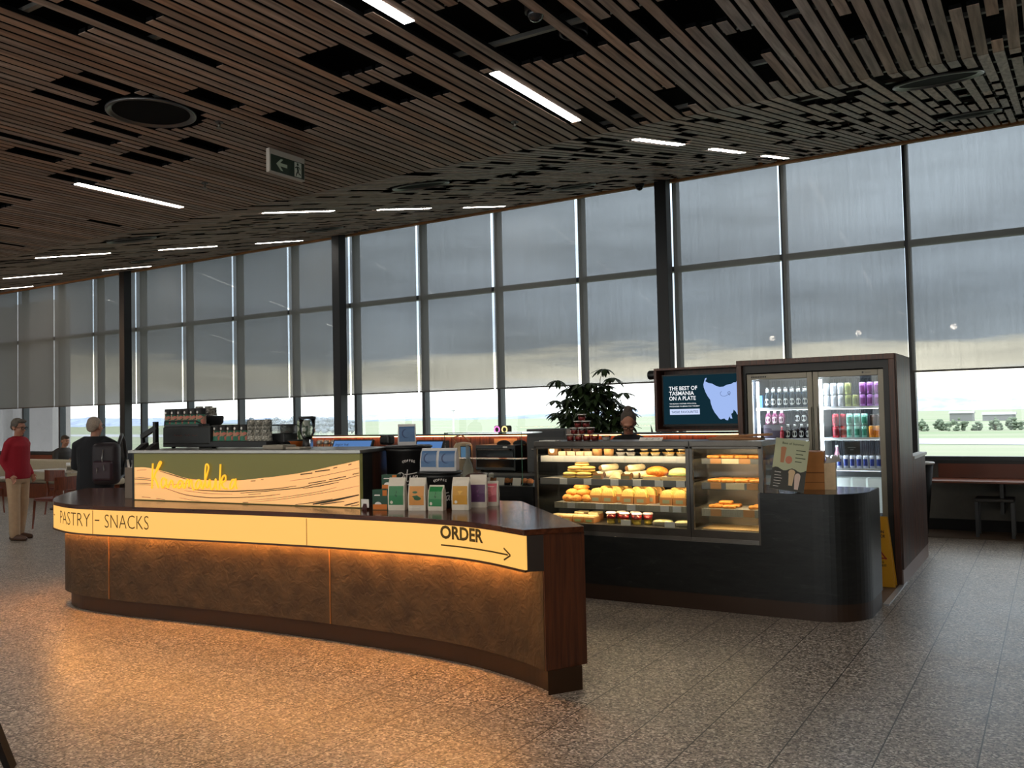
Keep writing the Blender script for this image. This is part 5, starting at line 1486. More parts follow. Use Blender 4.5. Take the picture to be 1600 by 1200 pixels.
b = MB(); b.lathe([(.030, 0), (.043, .088)], 22); f = MB(); f.lathe([(.031, .003), (.036, .045)], 20); g = MB(); g.lathe([(.0365, .0455), (.0415, .082)], 20)
l = MB(); l.lathe([(.045, .0885), (.045, .095), (.036, .104)], 22)
FC = one('fruit_cup', 'cup', [('cup', b, M['clearpl']), ('melon', f, mat('cut melon', C(214, 186, 74), .5, var=.4, scale=70)), ('berries', g, mat('cut strawberry', C(178, 42, 40), .4, var=.4, scale=70)), ('lid', l, mat('cup lid', C(226, 206, 200), .4))])
for i, (x, y) in enumerate(((-3.33, 7.0), (-3.20, 7.0), (-3.085, 7.0), (-3.27, 7.085), (-3.14, 7.085), (-3.01, 7.06))):
    FC.put((x, y, zf), 0, 'clear cup of strawberries and melon on the case floor, %s' % ('front row ' + nth(i, 3) if i < 3 else 'back row ' + nth(i - 3, 3)), 'fruit cups on the case floor')
b = MB(); b.lathe([(.07, 0), (.088, .03)], 28, Matrix.Diagonal((1.15, .85, 1, 1))); f = MB(); f.ell((0, 0, .03), (.094, .068, .018), 24, 8); l = MB(); l.lathe([(.092, .031), (.092, .034), (.07, .052), (.02, .056)], 28, Matrix.Diagonal((1.15, .85, 1, 1)))
SB_ = one('salad_box', 'box', [('tray', b, mat('grey salad tray', C(150, 142, 124), .6)), ('salad', f, mat('mixed salad', C(206, 196, 140), .7, var=.5, scale=80)), ('lid', l, M['clearpl'])])
for i, x in enumerate((-2.865, -2.665)):
    SB_.put((x, 7.04, zf), 0, 'oval salad box with clear lid on the case floor, %s' % ('left' if i == 0 else 'right'), 'salad boxes on the case floor', (.95, .95, 1.1))
for i, x in enumerate((-3.165, -2.765)):
    tag(MB().box(x - .045, x + .045, 6.938, 6.941, zf, zf + .045).build('price_card', M['paper']), 'white price card standing on the case floor, %s' % ('before the fruit cups' if i == 0 else 'between the salad boxes'), 'card', 'price cards on the case floor')
# pies and pasties in the warmer
def pasty_proto():
    b = MB(); b.box(-.055, .055, -.04, .04, 0, .028)
    o = tag(b.build('pasty', M['pastry'], bevel=.013, seg=3), 'x', 'pasty'); return Proto(o)
PA = pasty_proto()
for nm, z, xs in (('top', 1.2095, (-2.40, -2.285, -2.17, -2.055)), ('middle', 1.0145, (-2.40, -2.285, -2.17, -2.055))):
    for j, y in enumerate((7.045, 7.14, 7.235)):
        for i, x in enumerate(xs):
            PA.put((x + .012 * j, y, z), .06 * ((i + j) % 3 - 1), 'golden pasty on the %s warmer shelf, %s row, %s' % (nm, ('front', 'centre', 'back')[j], nth(i, 4)), 'pasties on the %s warmer shelf' % nm)
z = .8045
for i, (x, y, dz, w) in enumerate(((-2.40, 7.05, 0, 'front left'), (-2.285, 7.05, 0, 'front second'), (-2.39, 7.15, 0, 'back left'), (-2.275, 7.15, 0, 'back second'), (-2.33, 7.10, .029, 'lying on the left four'), (-2.07, 7.05, 0, 'front right'), (-2.06, 7.15, 0, 'back right'))):
    PA.put((x, y, z + dz), .05 * (i % 3), 'golden pasty on the lowest warmer shelf, %s' % w, 'pasties on the lowest warmer shelf')
o = MB(); o.box(-2.50, -2.0, 6.96, 7.28, zf, zf + .004); cr_ = tag(o.build('crumb_tray', mat('crumbed steel tray', C(150, 124, 84), .5, .2, var=.5, scale=120)), 'crumb strewn tray on the floor of the pie warmer', 'tray')

# ------------------------------------------------------------------ on top of the cases
ZC = 1.3585
b = MB(); b.lathe([(.030, 0), (.037, .042)], 20); f = MB(); f.lathe([(.0305, .003), (.0345, .030)], 18); l = MB(); l.lathe([(.041, .0425), (.041, .049), (.036, .050)], 20)
T1 = one('strawberry_tub', 'tub', [('tub', b, M['clearpl']), ('contents', f, mat('berry compote', C(150, 46, 44), .4, var=.4, scale=60)), ('lid', l, mat('clear tub lid', C(214, 208, 200), .35))])
lv = [(-3.78, 4), (-3.74, 3), (-3.70, 2), (-3.66, 1)]
for j, (xb, n) in enumerate(lv):
    for i in range(n):
        T1.put((xb + .01 + i * .083, 7.11, ZC + j * .0602), 0, 'lidded tub in the pyramid on the display case, %s' % (('bottom row ' + nth(i, 4), 'second row ' + nth(i, 3), 'third row ' + ('left' if i == 0 else 'right'), 'single one at the top')[j]), 'pyramid of dessert tubs', (1, 1, 1.2))
P1.put((-3.42, 7.13, ZC), 0, 'white pot standing right of the dessert tub pyramid', None)
r = thing('price_strip', 'white strip of price cards lying on the display case top', 'card', (-2.95, 7.0, ZC))
m = MB(); m.add([(-3.03, 6.95, ZC + .001), (-2.82, 6.95, ZC + .001), (-2.82, 6.985, ZC + .03), (-3.03, 6.985, ZC + .03)], [(0, 1, 2, 3)]); m.build('strip', M['paper'], r)
m = MB()
for k in range(3):
    x = -2.975 + .055 * k; m.add([(x, 6.958, ZC + .011), (x + .02, 6.965, ZC + .017), (x + .016, 6.97, ZC + .021), (x + .004, 6.962, ZC + .014)], [(0, 1, 2, 3)])
m.build('tick_marks', M['black'], r)
for i, (z, a, x0, y0) in enumerate(((0, 0.0, -2.36, 7.20), (.022, .10, -2.30, 7.22))):
    b = MB(); b.box(-.20, .24, -.07, .07, 0, .02)
    o = tag(b.build('serving_board', wood('board timber %d' % i, C(140, 92, 50), C(176, 124, 76), 'X', 5, .6), bevel=.004), 'long brown serving board on the pie warmer, %s of the two' % ('lower' if i == 0 else 'upper'), 'board', 'boards on the pie warmer')
    o.location = (x0 + .08, y0, ZC + z); o.rotation_euler = (0, -.04 * i, a)
tag(MB().box(-4.0, -3.83, 6.93, 7.05, ZC, ZC + .008).build('paper_pad', M['paper'], bevel=.002), 'thin white paper pad at the left end of the display case top', 'paper')

# ------------------------------------------------------------------ on the rounded stone top
ZK = .9545
r = thing('menu_stand', 'leaning pale green and black drinks menu with pictures of iced drinks', 'menu', (-1.80, 6.90, ZK))
tilt = Matrix.Translation((-1.805, 6.925, ZK)) @ Matrix.Rotation(math.radians(6), 4, 'Z') @ Matrix.Rotation(math.radians(-12), 4, 'X') @ Matrix.Shear('XZ', 4, (0, 0)) if False else Matrix.Translation((-1.795, 6.925, ZK)) @ Matrix.Rotation(math.radians(12), 4, 'Z') @ Matrix.Rotation(math.radians(-16), 4, 'X') @ Matrix.Rotation(math.radians(8), 4, 'Y')
mw_, mh = .255, .43
m = MB(); m.box(-mw_ / 2, mw_ / 2, 0, .004, 0.018, mh, tilt); bd = m.build('board', mat('sage menu board', C(176, 182, 150), .4), r)
def mp_(x, z, d=.001): return tilt @ Vector((x, -d, z))
wl = [(-mw_ / 2, .185)] + [(-mw_ / 2 + mw_ * k / 12, .185 + .012 * math.sin(k * 1.1)) for k in range(1, 12)] + [(mw_ / 2, .195)]
m = MB(); n = len(wl); m.add([mp_(x, .018) for x, z in wl] + [mp_(x, z) for x, z in wl], [(i, i + 1, n + i + 1, n + i) for i in range(n - 1)])
m.build('black_half', mat('menu black', C(34, 38, 34), .4), bd)
m = MB()
def cupshape(x, z0, z1, w0, w1): m.poly([mp_(x - w0, z0, .002), mp_(x + w0, z0, .002), mp_(x + w1, z1, .002), mp_(x - w1, z1, .002)])
cupshape(-.06, .235, .345, .013, .020); m.poly([mp_(-.06 + .022 * math.cos(k * PI / 6), .35 + .014 * math.sin(k * PI / 6), .0021) for k in range(12)]); m.build('iced_drink_picture', mat('iced latte print', C(176, 120, 84), .5), bd)
m = MB(); m.poly([mp_(-.012 + .026 * math.cos(k * PI / 6), .262 + .032 * math.sin(k * PI / 6), .002) for k in range(12)]); m.build('iced_drink_picture', mat('berry drink print', C(196, 122, 96), .5), bd)
m = MB(); cupshape(.022, .06, .155, .014, .022); m.poly([mp_(.022 + .026 * math.cos(k * PI / 6), .165 + .024 * math.sin(k * PI / 6), .0021) for k in range(12)]); m.build('shake_picture', mat('caramel shake print', C(206, 178, 140), .5), bd)
m = MB(); cupshape(.068, .035, .13, .014, .022); m.poly([mp_(.068 + .022 * math.cos(k * PI / 6), .138 + .026 * math.sin(k * PI / 6), .0021) for k in range(12)]); m.build('shake_picture', mat('pink shake print', C(214, 190, 178), .5), bd)
m = text_mb('Best of Summer', lambda a, b: mp_(-.075 + a, .385 + b, .002), .018, .012, 1.0)
for k in range(4):
    m.poly([mp_(.035, .34 - .03 * k, .002), mp_(.035 + (.07, .055, .075, .05)[k], .34 - .03 * k, .002), mp_(.035 + (.07, .055, .075, .05)[k], .347 - .03 * k, .002), mp_(.035, .347 - .03 * k, .002)])
m.build('lettering', mat('menu ink', C(58, 70, 48), .6), bd)
m = text_mb('FRAPPES', lambda a, b: mp_(-.105 + a, .152 + b, .002), .009, .012, 1.0)
for k in range(5):
    m.poly([mp_(-.105, .13 - .022 * k, .002), mp_(-.105 + (.05, .06, .055, .05, .04)[k], .13 - .022 * k, .002), mp_(-.105 + (.05, .06, .055, .05, .04)[k], .133 - .022 * k, .002), mp_(-.105, .133 - .022 * k, .002)])
m.build('lettering', M['paper'], bd)
m = MB(); m.add([tilt @ Vector((.0, .004, .03)), tilt @ Vector((.08, .004, .03)), tilt @ Vector((.05, .004, .22)), (-1.70, 7.03, ZK), (-1.74, 7.05, ZK)], [(0, 1, 2), (1, 3, 2), (0, 2, 4), (2, 3, 4), (0, 4, 3, 1)]); m.build('prop_leg', M['paper'], r)
r = thing('napkin_box', 'brown cardboard box with white napkins sticking out on the rounded stone counter', 'box', (-1.64, 7.40, ZK))
cx, cy = -1.655, 7.43; a = math.radians(10)
B = Matrix.Translation((cx, cy, ZK)) @ Matrix.Rotation(a, 4, 'Z')
m = MB(); w, d, h = .13, .15, .21
m.box(-w, w * .35, -d, d, 0, h + .09, B); m.build('carton', M['card'], r)
m = MB(); m.box(-w - .001, w * .35, -d - .0016, -d - .0004, h * .62, h * .66, B); m.box(-w, w * .35, -d - .0016, -d - .0004, .055, .060, B); m.build('fold_line', mat('carton crease', C(112, 70, 36), .8), r)
m = MB(); m.box(w * .35 + .0005, w, -d, d * .8, 0, h, B); m.build('paper_bag', mat('creased kraft bag', C(206, 182, 150), .8, var=.08), r)
m = MB(); q = random.Random(6)
for k in range(7):
    x = w * .42 + .012 * k; y = -d + .03 + .03 * k
    p0 = Vector((x, y - .03, h + .0005)); p1 = Vector((x + .04, y + .03, h + .0005)); p2 = Vector((x + q.uniform(-.03, .04), y + q.uniform(-.02, .03), h + q.uniform(.04, .075))); p3 = Vector((x - .01, y + .03, h + .001))
    m.add([B @ p for p in (p0, p1, p2, p3)], [(0, 1, 2), (1, 3, 2), (3, 0, 2)])
m.build('napkins', M['paper'], r)

# ------------------------------------------------------------------ glass sneeze screen and pastry tray left of the case
r = thing('glass_screen', 'clear glass sneeze screen with green top edge on the left part of the stone counter', 'screen', (-4.6, 6.95, .95))
x0, x1 = -5.04, -4.17
gg = mat('green glass edge', C(70, 110, 96), .2)
m = MB(); m.box(x0, x1, 6.90, 6.908, .951, 1.44); m.build('front_pane', M['glass'], r)
m = MB(); m.box(x0, x1, 6.909, 7.30, 1.432, 1.44); m.build('top_pane', M['glass'], r)
m = MB(); m.box(x0, x1, 6.896, 6.912, 1.4402, 1.446); m.box(x0 - .004, x0, 6.9, 6.908, .951, 1.44); m.box(x1, x1 + .004, 6.9, 6.908, .951, 1.44); m.build('edge', gg, r)
m = MB(); m.box(x0, x1, 6.92, 7.12, 1.195, 1.201); m.build('mid_shelf', glass_thin('faint glass', (.95, .97, .96, 1), .25), r)
b = MB(); b.ell((0, 0, .036), (.036, .036, .03), 14, 8); c = MB(); c.lathe([(.024, 0), (.034, .03)], 14)
MU = one('muffin', 'muffin', [('top', b, mat('muffin top', C(150, 96, 56), .8, var=.3, scale=50)), ('case', c, mat('dark muffin case', C(44, 44, 48), .7))])
for i in range(9):
    MU.put((-4.64 + i * .062, 7.0 + .01 * (i % 2), .9505), 0, 'small muffin in a dark case behind the glass screen, %s of nine' % nth(i, 9), 'muffins behind the glass screen')
for i, x in enumerate((-4.60, -4.44, -4.26)):
    tag(MB().add([(x - .045, 6.945, .951), (x + .045, 6.945, .951), (x + .045, 6.96, 1.02), (x - .045, 6.96, 1.02)], [(0, 1, 2, 3)]).build('price_card', M['paper']), 'white price card standing before the muffins, %s' % ('left', 'middle', 'right')[i], 'card', 'price cards before the muffins')
b = MB(); b.ell((0, 0, .05), (.125, .10, .05), 22, 10)
lo = tag(b.build('loaf_cake', mat('dark round cake', C(92, 52, 38), .7, var=.25, scale=50, bump=.4)), 'round dark brown cake behind the glass screen, left of the muffins', 'cake'); lo.location = (-4.82, 7.12, .951)
r = thing('glass_carafe', 'clear glass carafe with narrow neck behind the glass screen', 'carafe', (-4.98, 7.4, .951))
T_ = Matrix.Translation((-4.99, 7.22, .951))
m = MB(); m.lathe([(.05, 0), (.055, .02), (.055, .14), (.022, .22), (.018, .36), (.022, .37)], 24, T_); m.build('body', mat('frosted glass', C(190, 186, 176), .15, alpha=.55), r)
for i in range(6):
    x = -5.20 + i * .075
    if i == 0:
        b = MB(); b.lathe([(.022, 0), (.028, .06)], 14); g = MB(); g.lathe([(.0285, .0602), (.024, .075), (.01, .08)], 14)
        SJ = one('small_jar', 'jar', [('jar', b, mat('milky jar', C(176, 172, 160), .2, alpha=.7)), ('lid', g, M['white'])])
    SJ.put((x - .02, 7.42, .951), 0, 'small pale glass jar in the row behind the carafe, %s' % nth(i, 6), 'jars behind the carafe')

# ------------------------------------------------------------------ back bench, back wall and appliances
BW = thing('back_wall_panel', 'low red brown timber back wall of the kiosk with a glowing top edge', 'partition', (-6.0, 9.45, 0))
m = MB(); m.box(-9.7, -2.67, 9.40, 9.50, 0, 1.335)
m.build('panel', M['redwood_z'], BW)
m = MB(); m.box(-9.72, -2.66, 9.36, 9.52, 1.352, 1.372); m.build('capping', M['black'], BW)
m = MB(); m.box(-9.7, -2.67, 9.368, 9.384, 1.342, 1.351); m.build('led_strip', emis('orange led', (1.0, .42, .14, 1), 12.0), BW)
m = MB()
for k in range(46):
    x = -9.6 + k * .15
    m.box(x - .003, x + .003, 9.396, 9.401, .95, 1.33)
m.build('board_groove', mat('groove', C(60, 26, 12), .7), BW)
BB = thing('back_bench', 'dark steel-topped work bench along the timber back wall', 'bench', (-6.0, 9.05, 0))
m = MB(); m.box(-9.6, -3.65, 8.72, 9.395, .06, .90); m.build('cupboards', M['dark'], BB)
m = MB(); m.box(-9.62, -3.64, 8.69, 9.396, .90, .93); m.build('worktop', M['steel_dark'], BB)
m = MB(); m.box(-9.6, -3.65, 8.80, 9.39, 0, .06); m.build('plinth', M['black'], BB)
r = thing('oven', 'black glass-fronted oven on the back bench', 'oven', (-5.72, 9.0, .93))
m = MB(); m.box(-6.0, -5.435, 8.85, 9.30, .945, 1.25); bd = m.build('body', mat('black oven', C(24, 26, 28), .3), r, bevel=.008)
m = MB(); m.box(-5.98, -5.455, 8.842, 8.8495, .985, 1.21); m.build('door_glass', mat('oven glass', C(14, 16, 18), .08), r)
m = MB(); m.tube([(-5.95, 8.815, 1.195), (-5.49, 8.815, 1.195)], .009, 8); m.box(-5.94, -5.93, 8.815, 8.845, 1.19, 1.2); m.box(-5.51, -5.5, 8.815, 8.845, 1.19, 1.2); m.build('handle', M['steel_dark'], r)
m = MB()
for x in (-5.95, -5.49): m.cyl((x, 8.92), .02, .93, .945, 10); m.cyl((x, 9.24), .02, .93, .945, 10)
m.build('foot', M['rubber'], r)
m = MB(); m.box(-5.60, -5.54, 8.8405, 8.8418, 1.215, 1.235); m.build('badge', M['paper'], r)
r = thing('grey_appliance', 'tall dark grey steel cabinet appliance on the back bench left of the dessert tubs', 'appliance', (-5.05, 9.0, .93))
m = MB(); m.box(-5.28, -4.75, 8.86, 9.3, .931, 1.435); m.build('body', mat('dark grey steel', C(74, 74, 72), .4, .5), r, bevel=.006)
m = MB(); m.box(-5.25, -4.78, 8.853, 8.8595, 1.34, 1.41); m.build('fascia', M['dark'], r)
m = MB(); m.tube([(-5.2, 8.83, 1.20), (-4.83, 8.83, 1.20)], .008, 8); m.box(-5.2, -5.19, 8.83, 8.86, 1.195, 1.205); m.box(-4.84, -4.83, 8.83, 8.86, 1.195, 1.205); m.build('handle', M['steel'], r)
m = MB(); m.box(-6.08, -5.74, 9.398 - .004, 9.398, 1.15, 1.31); tag(m.build('notice', mat('peach paper notice', C(236, 178, 128), .8)), 'large peach paper notice pinned on the timber back wall above the oven', 'notice')
for i, (x, w) in enumerate(((-6.98, .09), (-6.85, .13))):
    r = thing('notice', 'small black notice on the timber back wall, %s' % ('left' if i == 0 else 'right'), 'notice', (x, 9.39, 1.14), 'black notices on the back wall')
    m = MB(); m.box(x - w / 2, x + w / 2, 9.392, 9.396, 1.14, 1.29); m.build('board', M['black'], r)
    m = MB(); m.poly([(x + .014 * math.cos(k * PI / 4), 9.3915, 1.25 + .014 * math.sin(k * PI / 4)) for k in range(8)]); m.box(x - .01, x + .01, 9.3905, 9.3915, 1.17, 1.225); m.build('figure', M['grey'], r)
for i, (x, y) in enumerate(((-5.72, 9.05), (-5.52, 9.1))):
    r = thing('cap', 'black cloth cap lying on the oven, %s' % ('left' if i == 0 else 'right'), 'cap', (x, y, 1.2505), 'caps on the oven')
    m = MB(); m.ell((x, y, 1.252), (.09, .08, .05), 16, 8); m.build('crown', M['rubber'], r)
    m = MB(); m.ell((x + .06, y - .07, 1.258), (.07, .06, .006), 14, 5); m.build('peak', M['rubber'], r)
r = thing('tea_urn', 'cream steel urn beside the oven on the back bench', 'urn', (-6.32, 9.0, .93))
m = MB(); m.lathe([(.11, 0), (.12, .02), (.12, .30), (.09, .34), (.02, .35)], 24, Matrix.Translation((-6.30, 9.02, .931))); m.build('body', mat('cream enamel urn', C(190, 170, 140), .3, .3), r)
m = MB(); m.tube([(-6.40, 9.02, 1.27), (-6.44, 9.0, 1.34), (-6.30, 8.98, 1.37), (-6.18, 9.0, 1.30)], .009, 8); m.build('handle', M['trimwood'], r)
r = thing('tablet', 'small blue lit tablet beside the oven on the back bench', 'tablet', (-6.1, 8.85, .93))
m = MB(); m.box(-6.19, -6.04, 8.80, 8.812, 1.08, 1.24); m.build('case', M['black'], r)
m = MB(); m.box(-6.18, -6.05, 8.7985, 8.7995, 1.09, 1.23); m.build('screen', emis('tablet screen', (.10, .2, .32, 1), .8), r)
m = MB(); m.box(-6.13, -6.10, 8.812, 8.84, .931, 1.10); m.box(-6.17, -6.06, 8.79, 8.87, .931, .945); m.build('stand', M['black'], r)
# illuminated ring sign on the back wall
r = thing('ring_sign', 'little black sign with one pink and one yellow glowing ring on the back wall', 'sign', (-5.97, 9.44, 1.372))
m = MB(); m.box(-6.10, -5.845, 9.42, 9.46, 1.3725, 1.475); m.build('housing', M['black'], r, bevel=.03)
for dx, col, nm in ((-.062, (1.0, .22, .62, 1), 'pink_ring'), (.052, (1.0, .78, .30, 1), 'yellow_ring')):
    m = MB(); m.tube([(-5.985 + dx + .036 * math.cos(k * PI / 12), 9.413, 1.424 + .038 * math.sin(k * PI / 12)) for k in range(24)], .0085, 6, closed=True); m.build(nm, emis(nm, col, 1.6), r)
# row of stacked cups / glassware on the far back bench seen over the steel top
for i in range(7):
    if i == 0:
        b = MB(); b.lathe([(.045, 0), (.05, .03), (.05, .07), (.035, .09)], 16); g = MB(); g.lathe([(.052, .09), (.052, .10), (.03, .105)], 16)
        PJ = one('storage_jar', 'jar', [('jar', b, mat('pale jar', C(190, 140, 100), .3)), ('lid', g, M['steel'])])
    PJ.put((-8.9 + i * .13, 9.2, .9305), 0, 'storage jar with steel lid on the far back bench, %s' % nth(i, 7), 'storage jars on the back bench', (1, 1, 3.6))
# ------------------------------------------------------------------ drinks fridge in its timber surround
FX0, FX1, FY0, FY1, FZ = -2.665, -1.216, 8.55, 9.42, 2.09
FSUR = thing('fridge_surround', 'tall dark timber surround framing the double drinks fridge, slatted on its right side', 'cabinet', (-1.94, 9.0, 0))
m = MB(); m.box(FX0, FX1, FY0, FY1, FZ - .05, FZ); m.box(FX0, FX0 + .05, FY0, FY1, 0, FZ - .05); m.box(FX1 - .05, FX1, FY0, FY1, 0, FZ - .05)
m.build('frame', M['walnut'], FSUR, bevel=.003)
m = MB(); m.box(FX0 + .05, FX1 - .05, FY0 + .06, FY1, 1.965, FZ - .05); m.box(FX1 - .105, FX1 - .05, FY0 + .06, FY1, .0, 1.965); m.box(FX0 + .05, FX0 + .075, FY0 + .06, FY1, 0, 1.965)
m.build('black_lining', M['black'], FSUR)
slw = wood('slatted cladding', C(64, 38, 26), C(104, 66, 46), 'Z', 3, .45, .12)
m = MB()
n = 21
for k in range(n):
    y0 = FY0 + .03 + (FY1 - FY0 - .03) * k / n
    m.box(FX1 + .0005, FX1 + .016, y0, y0 + .031, .14, FZ - .002)
n = 23
for k in range(n):
    y0 = 9.43 + (10.355 - 9.43) * k / n
    m.box(FX1 + .0005, FX1 + .016, y0, y0 + .031, .14, 1.085)
m.build('side_slats', slw, FSUR)
m = MB(); m.box(FX1 - .03, FX1, 9.421, 10.36, 0, 1.085); m.box(FX1 - 1.3, FX1 - .03, 10.33, 10.36, 0, 1.085); m.build('rear_cheek', M['walnut'], FSUR)
m = MB(); m.box(FX1 - .06, FX1 + .03, 9.425, 10.38, 1.0855, 1.115); m.build('white_capping', M['white'], FSUR)
m = MB(); m.box(FX1 + .0005, FX1 + .012, FY0 + .0, 10.36, 0.0, .139); m.build('kick_strip', mat('pinkish metal kick strip', C(150, 128, 120), .4, .4), FSUR)

DF = thing('drinks_fridge', 'double glass door drinks fridge lit cool white and filled with bottles and cans', 'fridge', (-1.95, 9.0, .02))
gx0, gx1 = -2.586, -1.322
frm = mat('beige grey fridge frame', C(134, 128, 114), .4, .3)
m = MB(); m.box(gx0, gx1, 9.32, 9.34, .06, 1.955); back_ = m
m.box(gx0, gx0 + .03, 8.68, 9.32, .06, 1.955); m.box(gx1 - .03, gx1, 8.68, 9.32, .06, 1.955); m.box(gx0 + .03, gx1 - .03, 8.68, 9.32, .06, .10); m.box(gx0 + .03, gx1 - .03, 8.68, 9.32, 1.92, 1.955)
m.build('body', mat('dark fridge lining', C(92, 98, 108), .45), DF)
m = MB()
for k in range(60):
    x = gx0 + .04 + k * (gx1 - gx0 - .08) / 60
    m.box(x, x + .008, 9.30, 9.319, .8, 1.9)
m.build('back_ribs', mat('back ribs', C(70, 76, 86), .4), DF)
m = MB(); m.box(gx0, gx1, 8.67, 9.34, 0.0, .06); m.build('plinth', M['black'], DF)
def door(x0, x1, nm):
    m = MB(); y0, y1 = 8.625, 8.665
    m.box(x0, x0 + .05, y0, y1, .08, 1.955); m.box(x1 - .05, x1, y0, y1, .08, 1.955); m.box(x0 + .05, x1 - .05, y0, y1, 1.90, 1.955); m.box(x0 + .05, x1 - .05, y0, y1, .08, .16)
    d = m.build('door', frm, DF, bevel=.004)
    m = MB(); m.box(x0 + .051, x1 - .051, 8.640, 8.645, .161, 1.899); m.build('door_glass', M['glass'], d)
    return d
dl = door(gx0, -1.957, 'l'); dr = door(-1.951, gx1, 'r')
for d, x in ((dl, -1.982), (dr, -1.926)):
    m = MB(); m.box(x - .012, x + .012, 8.596, 8.612, .95, 1.62); m.box(x - .008, x + .008, 8.612, 8.6245, .97, .99); m.box(x - .008, x + .008, 8.612, 8.6245, 1.58, 1.60); m.build('handle', frm, d)
t = text_mb('REFRIGERATED', lambda a, b: (gx0 + .04 + a, 8.6235, 1.918 + b), .014, .02, fit=.15) if False else None
m = MB()
for k in range(9):
    m.box(gx0 + .045 + k * .017, gx0 + .057 + k * .017, 8.6232, 8.6246, 1.918, 1.932)
m.build('nameplate', M['black'], dl)
m = MB(); m.poly([(-1.50 + .009 * math.cos(k * PI / 6), 8.6238, 1.93 + .009 * math.sin(k * PI / 6)) for k in range(12)]); m.box(-1.485, -1.43, 8.6232, 8.6246, 1.927, 1.931); m.build('badge', M['dark'], dr)
m = MB()
for x in (gx0 + .085, -1.895):
    m.box(x - .010, x + .010, 8.69, 8.71, .2, 1.88)
m.build('led_strip', M['led_cool'], DF)
m = MB(); m.box(gx0 + .05, gx1 - .05, 8.72, 8.75, 1.905, 1.918); m.build('led_strip', M['led_cool'], DF)
m = MB(); m.box(-1.975, -1.935, 8.68, 9.3, .10, 1.92); m.build('divider', M['white'], DF)
shl = mat('white wire shelf', C(226, 230, 236), .35)
def fshelf(x0, x1, z):
    m = MB(); m.box(x0, x1, 8.74, 9.30, z - .012, z); m.box(x0, x1, 8.725, 8.74, z - .02, z + .004); s = m.build('shelf', shl, DF)
    m = MB(); m.box(x0 + .02, x1 - .02, 8.745, 8.76, z - .021, z - .013); m.build('led_strip', M['led_cool'], s)
LXa, LXb, RXa, RXb = gx0 + .055, -1.98, -1.93, gx1 - .055
for z in (1.616, 1.313): fshelf(LXa, LXb, z)
for z in (1.614, 1.319, 1.03): fshelf(RXa, RXb, z)
for z in (1.03, .70): fshelf(LXa, LXb, z)
m = MB(); m.box(RXa, RXb, 8.73, 9.30, .955, 1.008); m.build('grey_panel', mat('fridge grey panel', C(126, 132, 140), .5), DF)
m = MB()
for k in range(4):
    x = RXa + .01 + k * (RXb - RXa - .01) / 4
    m.box(x, x + (RXb - RXa) / 4 - .02, 8.76, 9.29, .62, .94)
m.build('glowing_white_bins', mat('white storage bins', C(226, 232, 232), .4, emit=(.8, .9, .9, 1), estr=.25), DF)  # faint glow built into the bins to brighten them; they are no lamp
m = MB(); m.box(-1.705, -1.565, 8.732, 8.736, 1.165, 1.285); sg = m.build('black_notice', M['black'], DF)
m = MB()
for k, (w, z) in enumerate(((.07, 1.225), (.03, 1.205))):
    m.box(-1.64 - w / 2, -1.64 + w / 2, 8.7305, 8.7318, z, z + .006)
m.build('print', M['grey'], sg)
# cans
def can_proto(name, cols, sc=30, h=.114, metal=.35):
    b = MB(); b.lathe([(.026, 0), (.031, .006), (.031, h - .012), (.026, h - .002)], 20)
    t_ = MB(); t_.lathe([(.0265, h - .0018), (.0275, h), (.024, h + .0008)], 20)
    l = MB(); n = 8
    a0 = -PI / 2 - .7
    l.add([(.0316 * math.cos(a0 + 1.4 * k / n), .0316 * math.sin(a0 + 1.4 * k / n), h * .2) for k in range(n + 1)] + [(.0316 * math.cos(a0 + 1.4 * k / n), .0316 * math.sin(a0 + 1.4 * k / n), h * .72) for k in range(n + 1)], [(k, k + 1, n + 2 + k, n + 1 + k) for k in range(n)])
    return one('drink_can', 'can', [('can_body', b, mat(name, cols[0], .3, metal)), ('can_lid', t_, M['steel']), ('can_label', l, mat(name + ' label', cols[1], .4, .2, var=.35, scale=110))])
def stackcans(pr, colname, xs, z, n, group, h=.1155, shelf='top', y=8.80):
    for i, x in enumerate(xs):
        for j in range(n):
            pr.put((x, y, z + j * h), 0, '%s drink can, %s fridge shelf, %s column, %s' % (colname, shelf, nth(i, len(xs)), ('bottom', 'top')[j] if n > 1 else 'single layer'), group)
zc = 1.6145
sil = can_proto('silver can', (C(196, 200, 206), C(168, 172, 178)))
stackcans(sil, 'silver', (-1.865, -1.800, -1.735), zc, 2, 'silver cans')
olv = can_proto('olive can', (C(150, 154, 84), C(104, 112, 48)))
stackcans(olv, 'olive green', (-1.668,), zc, 2, 'olive cans')
olv.put((-1.603, 8.80, zc), 0, 'olive green drink can standing alone right of the olive stack', 'olive cans')
pur = can_proto('purple can', (C(190, 130, 206), C(128, 64, 130)))
stackcans(pur, 'purple', (-1.537, -1.472, -1.407), zc, 2, 'purple cans')
zc = 1.3195
red = can_proto('dark red can', (C(158, 36, 50), C(104, 16, 30)))
stackcans(red, 'dark red', (-1.79,), zc, 2, 'red cans', shelf='second')
red.put((-1.728, 8.84, zc + .1155), 0, 'dark red can standing on the bright red can', 'red cans')
red2 = can_proto('bright red can', (C(216, 70, 66), C(130, 52, 40)))
red2.put((-1.728, 8.84, zc), 0, 'bright red drink can on the second right-hand fridge shelf beside the dark red stack', None)
grn = can_proto('mint can', (C(150, 206, 190), C(34, 120, 96)))
stackcans(grn, 'mint green', (-1.662, -1.596, -1.530), zc, 2, 'mint cans', shelf='second')
orn = can_proto('orange can', (C(240, 160, 50), C(226, 126, 32)))
for i, x in enumerate((-1.462, -1.407)):
    orn.put((x, 8.79, zc), 0, 'orange drink can at the right end of the second fridge shelf, %s' % ('left' if i == 0 else 'right'), 'orange cans')
